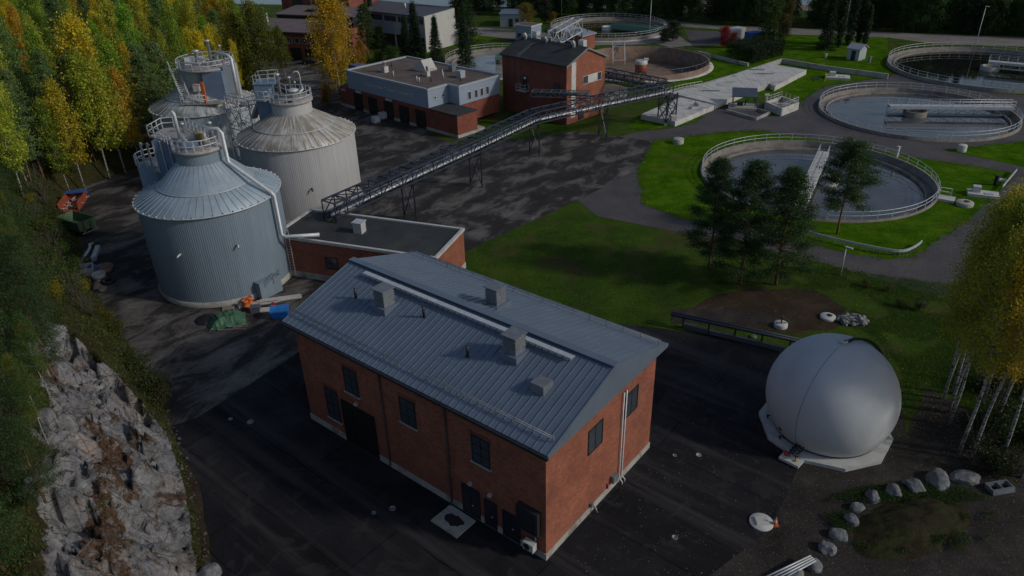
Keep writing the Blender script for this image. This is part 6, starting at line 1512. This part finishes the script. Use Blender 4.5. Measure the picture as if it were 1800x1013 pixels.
NAMES = {'cpine': 'pine_tree', 'birch': 'birch_tree', 'weep': 'birch_tree', 'pine': 'pine_tree', 'openpine': 'pine_tree', 'spruce': 'spruce_tree', 'round': 'broadleaf_tree', 'column': 'columnar_tree'}
def plant(pr, kind, x, y, z, h, col, label, group=None, rz=None, wide=1.0, cat='tree'):
    tm, cm, ph = pr; s = h/ph
    t = bpy.data.objects.new(NAMES.get(kind, kind), None); COL.objects.link(t); t.location = (x, y, z-.05); t.rotation_euler[2] = random.random()*6.28 if rz is None else rz; t.scale = (s*wide, s*wide, s)
    t['label'] = label; t['category'] = cat
    if group: t['group'] = group
    for nm, me in (('trunk', tm), ('crown', cm)):
        o = bpy.data.objects.new(nm, me); COL.objects.link(o); o.parent = t; o.color = (*col, 1)
    return t
def jit(c, k=.15):
    f = 1+random.uniform(-k, k); return tuple(max(.004, v*f*(1+random.uniform(-k, k)*.6)) for v in c)
YG = (.36, .40, .05); GOLD = (.58, .49, .035); GRN = (.21, .34, .04); ORG = (.45, .34, .035); PIN = (.14, .215, .085); DKP = (.020, .045, .022); SPR = (.022, .05, .026); DGRN = (.05, .09, .025)
random.seed(21)
F = {}
F['b'] = [proto('birch', 18, 2.6, .26, 6200, .31, 100+i, 36) for i in range(4)]
F['w'] = [proto('weep', 18, 3.9, .16, 13000, .30, 120+i, 56) for i in range(2)]
F['p'] = [proto('pine', 16, 2.9, .25, 7000, .42, 140+i, 50) for i in range(3)]
F['s'] = [proto('spruce', 13, 2.7, .04, 11000, .34, 160+i, 110, .004) for i in range(2)]
F['r'] = [proto('round', 11, 4.0, .12, 7000, .40, 180+i, 34) for i in range(3)]
F['c'] = [proto('column', 11, .8, .04, 6000, .26, 200+i, 60, .004) for i in range(2)]
F['np'] = [proto('cpine', 12.8, 3.5, .14, 32000, .20, 220+i, 62) for i in range(2)]
F['op'] = [proto('openpine', 10.8, 3.3, .33, 24000, .22, 240, 52, .012)]
F['nb'] = [proto('birch', 18.5, 2.5, .41, 12000, .15, 260+i, 40, .025) for i in range(3)]
F['yp'] = [proto('pine', 9, 2.3, .12, 15000, .15, 280+i, 56) for i in range(2)]
# ---- mixed forest on the hillside: individuals, from the near edge backwards
def proj(x, y, z):
    dx, dy, dz = x, y, z-H; d = dy*cos(PITCH)-dz*sin(PITCH)
    if d < 1: return None
    u = dx/d; v = (dy*sin(PITCH)+dz*cos(PITCH))/d; c, s = cos(ROLL), sin(ROLL); u, v = c*u+s*v, -s*u+c*v
    return 900+FPX*u, 506.5-FPX*v
FL = {'b_y': ('slender yellow green birch in the mixed forest on the hillside', 'yellow green birches in the hillside forest'),
      'b_g': ('golden yellow birch in the mixed forest on the hillside', 'golden birches in the hillside forest'),
      'b_n': ('leafy green birch in the mixed forest on the hillside', 'green birches in the hillside forest'),
      'b_o': ('orange brown birch in the mixed forest on the hillside', 'orange birches in the hillside forest'),
      'p': ('grey green pine in the mixed forest on the hillside', 'pines in the hillside forest')}
EX = [(190,305,17.6,'b_y'), (219,298,16.5,'b_y'), (248,287,15,'b_o'), (120,330,13,'b_n'), (146,322,15,'b_o'), (85,335,15,'p'), (172,300,15,'p'), (232,268,17,'b_n'), (265,250,15,'b_o'), (60,310,16,'b_y')]
def forest_tree(x, y, h, k):
    col = {'b_y': YG, 'b_g': GOLD, 'b_n': GRN, 'b_o': ORG, 'p': PIN}[k]
    if k == 'p': pr, kd = random.choice(F['p']), 'pine'
    elif k == 'b_g' and random.random() < .5: pr, kd = random.choice(F['w']), 'weep'
    else: pr, kd = random.choice(F['b']), 'birch'
    plant(pr, kd, x, y, hill(x, y) if footd(x, y) > 0 else 0, h, jit(col), FL[k][0], FL[k][1], wide=random.uniform(.7, 1.08)).rotation_euler[:2] = (random.gauss(0, .035), random.gauss(0, .035))
placed = []
for px, py, h, k in EX:
    p = G(px, py, .8); forest_tree(p.x, p.y, h, k); placed.append((p.x, p.y))
cand = []
for j in range(60):
    for i in range(60):
        x = -175+i*3.1+random.uniform(-1.4, 1.4)+(j % 2)*1.5; y = 84+j*3.1+random.uniform(-1.4, 1.4); d = footd(x, y)
        if d < 1.5 or d > 62 or y > 215: continue
        z = hill(x, y); a = proj(x, y, z+17); b = proj(x, y, z)
        if a is None or b[0] < -90 and a[0] < -90 or a[1] > 1000 or b[1] < -60: continue
        cand.append((d, x, y))
random.shuffle(cand)
cnt = 0
for d, x, y in cand:
    mn = 3.3+d*.035
    if any((x-u)**2+(y-v)**2 < mn*mn for u, v in placed): continue
    if cnt >= 285: break
    placed.append((x, y)); cnt += 1
    rt = max(0, min(1, (y-108)/30)); r = random.random()
    wts = [('p', .50*(1-rt)+.18*rt), ('b_n', .22), ('b_y', .22), ('b_g', .02*(1-rt)+.30*rt), ('b_o', .06)]
    acc = 0
    for k, w in wts:
        acc += w
        if r < acc: break
    forest_tree(x, y, random.uniform(11, 19)*(.85 if d < 5 else 1), k)
# ---- cliff-top trees at the near left
random.seed(33)
near = [(-26.6,26.5,7),(-28.6,29.5,8),(-27.2,31.5,6),(-30.3,33.2,8),(-29.3,36,6.5),(-32.5,37.3,8),(-31.5,40.5,6.5),(-34.5,41,8.5),(-33.8,44.5,7),(-37,45.2,9),(-36.4,48.5,7),(-39.7,49,9),(-39,52.5,7.5),(-42.5,53,9),(-42,56.8,7),(-45.6,57,9.5),(-45,61,7.5),(-48.5,61.5,9),(-48,65.5,7),(-51.8,66,9.5),(-55,70.5,9),(-58,75,10),(-54,73.5,7.5),(-61,79.5,10),(-64,84.5,10.5),(-60,83,8),(-67,90,11),(-65,94,9),(-69,86,11),(-57,69,9.5)]
for i, (x, y, h) in enumerate(near):
    pine = i % 5 in (0, 2, 3)
    if pine: plant(F['yp'][i % 2], 'pine', x, y, hill(x, y), h, jit((.05,.10,.035)), 'dark green young pine on the rock slope top at the left', 'young pines above the rock slope')
    else: plant(F['nb'][i % 3], 'birch', x, y, hill(x, y), h*1.1, jit((.08,.14,.025)), 'green young birch on the rock slope top at the left', 'young birches above the rock slope')
# shrubs
def shrubproto(seed, n, size, stems=9):
    rnd = random.Random(seed); rng = np.random.default_rng(seed); tb = MB(); C = []
    for k in range(stems):
        a = rnd.random()*6.28; e = rnd.uniform(.3, 1.0); q = Vector((cos(a)*e, sin(a)*e, rnd.uniform(.9, 1.9))); limb(tb, (0, 0, 0), q, .025, 4, .05)
        for j in range(4): c = np.array(q)*rnd.uniform(.45, 1.05); C.append(c+rng.normal(size=(n//(stems*4), 3))*np.array((.26, .26, .2)))
    return tb.mesh('stem', M['bark_dark']), leafmesh('foliage', np.concatenate(C), size, M['leaf'], rng), 2.0
SH = [shrubproto(300+i, 1600, .13) for i in range(2)]; SHF = [shrubproto(310+i, 700, .26) for i in range(2)]; BARE = [shrubproto(320, 200, .1, 22)]
def shrub(pr, x, y, z, h, col, label, group, name='shrub'):
    t = plant(pr, name, x, y, z, h, col, label, group, cat='shrub', wide=random.uniform(.9, 1.3))
    for c in t.children: c.name = 'stem' if c.data.name.startswith('stem') else 'foliage'
    return t
random.seed(5)
n = 0
for k in range(900):
    y = random.uniform(56, 106); 
    x = -30-random.random()*48; d = footd(x, y)
    if not (1.2 < d < 16) or n > 105: continue
    if rockmask(x, y, d) > .4: continue
    r = random.random(); n += 1
    if r < .1: shrub(random.choice(SH), x, y, hill(x, y), random.uniform(1.0, 2.0), jit((.26,.24,.02)), 'yellow leaved shrub on the bank above the scrap row', 'yellow shrubs on the bank')
    elif r < .55: shrub(random.choice(SH), x, y, hill(x, y), random.uniform(1.2, 3.2), jit((.07,.11,.025)), 'green shrub on the bank left of the old yard', 'green shrubs on the bank')
    else: shrub(BARE[0], x, y, hill(x, y), random.uniform(1.6, 3.4), jit((.10,.11,.07)), 'grey twiggy shrub on the bank left of the old yard', 'twiggy shrubs on the bank')
for px, py, h, c in ((262,688,2.6,(.06,.075,.02)), (280,712,2.0,(.08,.07,.03)), (245,662,2.4,(.05,.07,.018)), (232,640,1.8,(.07,.08,.02)), (205,585,1.8,(.10,.10,.02)), (190,560,1.5,(.14,.12,.02)), (275,690,2.4,(.06,.07,.025))):
    p = G(px, py, .5); shrub(random.choice(SH), p.x, p.y, max(0, hill(p.x, p.y)), h, c, 'leafy brownish green bush at the foot of the rock slope', 'bushes at the foot of the rock slope')
n = 0
for k in range(400):
    y = random.uniform(20, 58); x = -22-random.random()*24; d = footd(x, y)
    if not (7.6 < d < 15) or n > 60: continue
    n += 1; c = random.choice(((.06,.085,.018), (.05,.06,.02), (.11,.10,.02), (.10,.06,.025)))
    shrub(random.choice(SH), x, y, hill(x, y)-.1, random.uniform(.7, 2.0), jit(c), 'low mixed undergrowth shrub along the rock slope top', 'undergrowth shrubs on the rock slope top')
# ---- named trees of the yard
def tree_px(key, kind, px, py, h, col, label, group=None, wide=1.0, i=0):
    p = G(px, py); return plant(F[key][i % len(F[key])], kind, p.x, p.y, 0, h, col, label, group, wide=wide)
tree_px('w', 'weep', 598, 165, 18.5, (.46,.30,.015), 'big golden yellow weeping birch beside the road left of the garage', wide=1.25)
tree_px('b', 'birch', 640, 150, 9, (.36,.19,.02), 'small orange yellow birch at the right foot of the golden birch', wide=1.3)
tree_px('w', 'weep', 468, 168, 17.5, (.13,.155,.022), 'tall green weeping birch right behind the pale white tank', wide=1.05, i=1)
tree_px('w', 'weep', 432, 168, 15.5, (.17,.17,.02), 'yellowish green weeping birch behind the back tank platform', i=0)
tree_px('w', 'weep', 400, 140, 17, (.36,.25,.015), 'bright golden birch rising behind the back grey tank', i=1)
tree_px('b', 'birch', 503, 142, 11, (.12,.15,.02), 'short green birch by the road edge behind the pale white tank', wide=1.3)
tree_px('p', 'pine', 648, 102, 12, (.05,.095,.025), 'leaning bluish green pine behind the golden birch', wide=1.2)
tree_px('p', 'pine', 672, 110, 8, (.06,.09,.02), 'short bushy pine right of the bluish green pine', wide=1.3)
for i, (px, py, h, lab) in enumerate(((716,108,10.0,'slim dark spruce nearest the left end before the office wall'), (733,113,13.2,'taller dark spruce of the pair before the office gable corner'), (768,116,10.6,'dark pointed spruce alone before the blank white gable'), (819,128,13.6,'very slim dark spruce behind the garage roof by the milky basin'), (656,70,11,'slim dark spruce before the middle of the office wall'))):
    tree_px('s', 'spruce', px, py, h, jit(SPR), lab, 'dark spruces around the office', i=i, wide=.8 if i == 3 else .95)
tree_px('s', 'spruce', 812, 74, 15.5, (.03,.055,.02), 'broad full green spruce right of the office gable', wide=1.6)
tree_px('r', 'round', 690, 120, 4.5, (.05,.10,.015), 'low round green bush before the office ground floor'); tree_px('r', 'round', 668, 118, 3.5, (.08,.10,.015), 'small olive bush left of the round green bush'); tree_px('r', 'round', 575, 186, 3.6, (.25,.13,.03), 'orange brown bush at the foot of the golden birch')
tree_px('r', 'round', 926, 56, 6.8, (.16,.13,.02), 'rowan with reddish and green leaves beside the site shed'); tree_px('r', 'round', 958, 42, 6.5, (.015,.03,.012), 'dark rounded bush right of the rowan'); tree_px('r', 'round', 972, 42, 3.0, (.25,.14,.02), 'small orange bush by the track')
tree_px('r', 'round', 1182, 72, 4.4, (.018,.035,.012), 'wide dark juniper bush at the right rim of the green water basin', wide=1.5); tree_px('r', 'round', 1168, 76, 3.2, (.016,.03,.012), 'lower dark juniper left of the wide one', wide=1.5, i=1)
tree_px('r', 'round', 1272, 84, 4.6, (.30,.018,.014), 'small crimson red rowan at the left end of the dark hedge', wide=.85); tree_px('r', 'round', 1288, 84, 3.2, (.20,.03,.02), 'low dull red bush right of the crimson rowan', i=1)
tree_px('r', 'round', 1352, 78, 10.5, (.05,.095,.02), 'large leafy green tree behind the blue container', wide=.8); tree_px('r', 'round', 1374, 76, 10, (.085,.075,.025), 'large brownish green tree beside the leafy green one', wide=.7, i=1)
tree_px('s', 'spruce', 1450, 88, 13.5, (.012,.028,.014), 'thick dark spruce at the left of the columnar trees', wide=.85)
for i, (px, py, h) in enumerate(((1473,84,12), (1490,80,12.5), (1508,78,13), (1519,80,9))):
    tree_px('c', 'column', px, py, h, jit(SPR), ('narrow columnar dark tree next to the thick spruce', 'columnar dark tree second from the thick spruce', 'tallest columnar dark tree, just behind the tiny hut roof', 'shortest columnar dark tree at the right of the row')[i], 'columnar trees', i=i, wide=1.1)
# ---- trees along the far shore
random.seed(77)
def farline(x):
    return 26+(x-820)*.027 if x < 1150 else (37+(x-1150)*.045 if x < 1400 else 48+(x-1400)*.042)
GAP = [(1222,1246), (1398,1424), (880,893)]
for row in range(3):
    x = 822+row*9
    while x < 1990:
        py = farline(x)-row*7-random.uniform(0, 3)
        if not any(a < x < b for a, b in GAP):
            p = G(x, py); h = random.uniform(8.5, 12.5)*(1.0 if row else .9)
            if random.random() < .82: plant(random.choice(F['r']), 'round', p.x, p.y, 0, h, jit(DGRN, .3), 'dark green leafy tree in the belt along the far shore', 'leafy trees along the far shore', wide=random.uniform(.65, .9))
            else: plant(random.choice(F['s']), 'spruce', p.x, p.y, 0, h*1.1, jit(SPR, .3), 'dark spruce in the belt along the far shore', 'spruces along the far shore', wide=1.1)
        x += random.uniform(17, 30)
# ---- pines and birches on the right
tree_px('np', 'pine', 1300, 500, 13.3, (.034,.076,.028), 'tallest dark pine of the clump before the nearest basin', wide=1.12); tree_px('np', 'pine', 1363, 501, 12.6, (.038,.082,.028), 'right hand dark pine of the clump before the nearest basin', i=1, wide=1.12)
tree_px('np', 'pine', 1246, 470, 12.2, (.034,.076,.03), 'left hand dark pine of the clump before the nearest basin', i=1)
tree_px('op', 'openpine', 1471, 412, 11.0, (.042,.09,.03), 'lone open crowned pine on the lawn in front of the nearest basin')
random.seed(91)
RB = [(1650,722,15.5), (1668,748,16.5), (1685,797,18.7), (1707,810,18.4), (1666,727,18.2), (1658,702,17), (1673,692,17.6), (1722,720,18), (1745,760,18.8), (1760,805,18), (1790,730,17.5), (1812,790,17), (1795,840,16.5), (1840,750,18.5), (1765,680,15)]
RL = ['white trunked birch whose bare stem stands nearest the gravel left of the other front stem', 'white trunked birch with the longest bare stem, nearest the boulders']
for i, (px, py, h) in enumerate(RB):
    p = G(px, py); col = jit((.30,.31,.035), .15) if i % 3 else jit((.48,.38,.028), .12)
    if i in (2, 3): plant(F['nb'][i % 3], 'birch', p.x, p.y, 0, h, col, RL[i-2], 'birches in the grove on the right')
    else: plant(F['nb'][i % 3], 'birch', p.x, p.y, 0, h, col, 'tall yellow green birch in the grove at the right edge', 'birches in the grove on the right')
for i in range(26):
    p = G(random.uniform(1695, 1860), random.uniform(660, 840)); shrub(random.choice(SH+BARE), p.x, p.y, 0, random.uniform(1.4, 4.0), jit((.03,.045,.014), .3), 'dark undergrowth shrub below the birch grove', 'undergrowth shrubs below the birch grove')
for px, py, h, c, lab in ((1560,512,1.0,(.09,.08,.025),'low olive shrub along the grassy ditch'), (1525,505,.9,(.07,.075,.02),'small olive shrub at the left end of the grassy ditch'), (1615,545,1.4,(.03,.045,.015),'dark low shrub in the grass before the birches'), (1585,540,1.0,(.05,.06,.02),'brownish low shrub in the grass right of the ditch')):
    p = G(px, py); shrub(random.choice(SH), p.x, p.y, 0, h, c, lab, None)
# ---- clipped hedge
def hedge():
    a = G(1274, 102); b = G(1322, 114); c = G(1377, 98); d = G(1331, 88); rng = np.random.default_rng(4); o = (a+b+c+d)/4
    t = thing('thuja_hedge', 'thick dark green hedge block behind the low retaining wall', 'hedge', (o.x, o.y, 0)); n = 26000; z = 3.3
    u = rng.random(n); v = rng.random(n); w = rng.random(n)**.6; m = rng.integers(0, 3, n)
    v = np.where(m == 0, rng.beta(.5, 8, n), v); u = np.where(m == 1, np.where(rng.random(n) < .5, rng.beta(.5, 9, n), rng.beta(9, .5, n)), u); w = np.where(m == 2, 1-rng.beta(.5, 12, n), w)
    A, B, C_, D = [np.array(q-o) for q in (b, c, a, d)]
    P = (A*(1-u)[:, None]+B*u[:, None])*(1-v)[:, None]+(C_*(1-u)[:, None]+D*u[:, None])*v[:, None]
    P[:, 2] = w*z*(1+.1*np.sin(u*60+v*9)); P += rng.normal(size=P.shape)*.12
    f = bpy.data.objects.new('foliage', leafmesh('foliage', P, .26, M['needle'], rng, hang=-1.6, aspect=.4)); COL.objects.link(f); f.parent = t; f.color = (.016, .036, .012, 1)
    s = MB(); rnd = random.Random(2)
    for k in range(24): q = (A*(1-rnd.random())+B*rnd.random())*.5+(C_+D)*.25; uu, vv = rnd.random(), rnd.random(); q = (A*(1-uu)+B*uu)*(1-vv)+(C_*(1-uu)+D*uu)*vv; s.bar((q[0], q[1], 0), (q[0], q[1], z*.7), .12)
    so_ = s.build('stems', 'bark_dark', t); so_['kind'] = 'stuff'
hedge()
# ------------------------------------------------------------------ ground cover nobody could count
def scatter(name, label, cat, pts, size, col, seed, hang=-1.2, blades=7, spread=.14, mat='leaf', aspect=.3):
    rng = np.random.default_rng(seed); P = np.repeat(np.array(pts), blades, 0); P += rng.normal(size=P.shape)*np.array((spread, spread, .02)); P[:, 2] += size*.3
    o = bpy.data.objects.new(name, leafmesh(name, P, size, M[mat], rng, hang=hang, aspect=aspect)); COL.objects.link(o); o['kind'] = 'stuff'; o.color = (*col, 1); tag(o, label, cat); return o
rng = random.Random(17); pts = []
while len(pts) < 9000:
    x = rng.uniform(-75, -18); y = rng.uniform(17, 100); d = footd(x, y)
    if d < .3 or d > 24: continue
    m = rockmask(x, y, d)
    if m > .5 and rng.random() > .03: continue
    pts.append((x, y, rocky(x, y, d)[0] if d < 22 else hill(x, y)))
scatter('undergrowth', 'green undergrowth and grass covering the bank and the rock slope top', 'undergrowth', pts, .26, (.07, .11, .022), 3, spread=.28, blades=11)
pts2 = [(x, y, z) for x, y, z in pts if rng.random() < .12]
scatter('dry_undergrowth', 'brown dry bracken and leaf litter on the bank and slope top', 'undergrowth', pts2, .22, (.12, .08, .04), 4, spread=.3, blades=9)
pts = []
while len(pts) < 14000:
    px = rng.uniform(1250, 1800); py = rng.uniform(455, 700)
    q = G(px, py)
    if py < 470+.14*max(0, px-1450) or (px < 1400 and 500 < py) or (px < 1500 and 510 < py < 600) or (px-1466)**2/130**2+(py-700)**2/130**2 < 1: continue
    if noise.noise((q.x*.3, q.y*.3, 5)) < -.25: continue
    pts.append((q.x, q.y, .0))
scatter('rough_grass', 'rough uneven grass between the road and the membrane sphere', 'grass', pts, .15, (.06, .125, .014), 6, spread=.22, blades=8, aspect=.2)
pts = []
while len(pts) < 1500:
    u, v = rng.uniform(-1, 1), rng.uniform(-1, 1); px, py = 1600+u*165, 915+v*62
    if u*u+v*v > 1 or not (py < 885 or noise.noise((px*.03, py*.03, 1)) > .25): continue
    q = G(px, py); pts.append((q.x, q.y, .25))
scatter('mound_grass', 'sparse green grass and weeds over the soil mound', 'grass', pts, .13, (.035, .075, .012), 7, spread=.15, blades=9)
def pebbles():
    r = random.Random(44); mb = MB()
    def put(x, y, s, z):
        a = r.random()*6.28; vs = []
        for k in range(5): t_ = a+k*1.257; vs.append((x+s*cos(t_)*r.uniform(.7, 1.2), y+s*sin(t_)*r.uniform(.7, 1.2), z))
        vs.append((x, y, z+s*.7)); mb.add(vs, [(k, (k+1) % 5, 5) for k in range(5)])
    for k in range(2000):
        px = r.uniform(1230, 1800); py = r.uniform(815, 1013); q = G(px, py)
        if px < 1399-(py-823)*.72: continue
        put(q.x, q.y, abs(r.gauss(0, .018))+.01, .012)
    o = mb.build('pebbles', plain('pale_pebbles', (.13, .125, .115), .9, 0, .5, 6.0)); o['kind'] = 'stuff'; tag(o, 'pale pebbles strewn over the dark gravel', 'pebbles')
    mb = MB()
    for k in range(1500):
        px = r.uniform(1000, 1400); py = r.uniform(600, 1013); q = G(px, py)
        if r.random() < .35+.4*(noise.noise((q.x*.3, q.y*.3, 2)) > 0): put(q.x, q.y, abs(r.gauss(0, .018))+.012, .016)
    o = mb.build('fallen_leaves', plain('pale_leaves', (.15, .13, .09), .9, 0, .5, 6.0)); o['kind'] = 'stuff'; tag(o, 'tiny pale fallen leaves strewn over the black asphalt', 'leaves')
pebbles()

def loose_stones():
    import bmesh
    bm = bmesh.new(); bmesh.ops.create_icosphere(bm, subdivisions=1, radius=1); vv = [v.co.copy() for v in bm.verts]; ff = [tuple(x.index for x in f.verts) for f in bm.faces]; bm.free()
    r = random.Random(12); mb = MB(); k = 0
    while k < 700:
        x = r.uniform(-42, -14); y = r.uniform(20, 60); d = footd(x, y)
        if not -.35 < d < 7.5: continue
        if y > 50: continue
        band = d < .9 or 3.0 < d < 5.2
        if not band and r.random() > .06: continue
        z, m = rocky(x, y, d) if d > 0 else (.01, 0); s = abs(r.gauss(0, .05))+.035
        if d > 6 and m < .3: continue
        e = [r.uniform(.6, 1.4) for _ in range(3)]; k += 1
        mb.add([(x+v.x*s*e[0]*r.uniform(.8, 1.2), y+v.y*s*e[1]*r.uniform(.8, 1.2), max(z, 0)+s*.3+v.z*s*e[2]*.7) for v in vv], ff)
    o = mb.build('loose_stones', plain('gully_stones', (.09, .087, .083), .9, 0, .5, 3.0, bmp=.5)); o['kind'] = 'stuff'; tag(o, 'loose broken stones lying in the gullies and along the foot of the rock slope', 'stones')
loose_stones()

def verge():
    r = random.Random(66); pts = []
    polys = [PX(lawn_e), PX([(1656,264), (1800,249), (1860,240)]), PX([(1100,226), (1131,229), (1188,224), (1223,214), (1252,193)]), PX([(1400,190), (1410,177), (1428,164), (1450,152), (1467,149), (1530,139)]), PX([(1200,409), (1350,440), (1450,463), (1536,489), (1633,518)])]
    for k, P in enumerate(polys):
        Q = P+[P[0]] if k == 0 else P
        for a, b in zip(Q, Q[1:]):
            ln = hypot(b[0]-a[0], b[1]-a[1])
            for i in range(int(ln*9)):
                t_ = r.random(); pts.append((a[0]+(b[0]-a[0])*t_+r.gauss(0, .4), a[1]+(b[1]-a[1])*t_+r.gauss(0, .4), .02))
    scatter('verge_grass', 'ragged grass along the edges of the lawns and roads', 'grass', pts, .16, (.05, .11, .012), 9, spread=.15, blades=5, aspect=.25)
    pts = []
    for cx, cy, sp, n in ((34, 46, 3.5, 500), (38, 53, 5, 300), (25, 66, 4, 60), (-33, 148, 6, 500), (-47, 150, 5, 300), (42, 68, 7, 300)):
        for i in range(n): pts.append((cx+r.gauss(0, sp), cy+r.gauss(0, sp), .03))
    scatter('birch_leaves', 'yellow fallen birch leaves on the ground under the trees', 'leaves', pts, .10, (.30, .23, .035), 10, hang=0, spread=.3, blades=2, aspect=.7)
verge()
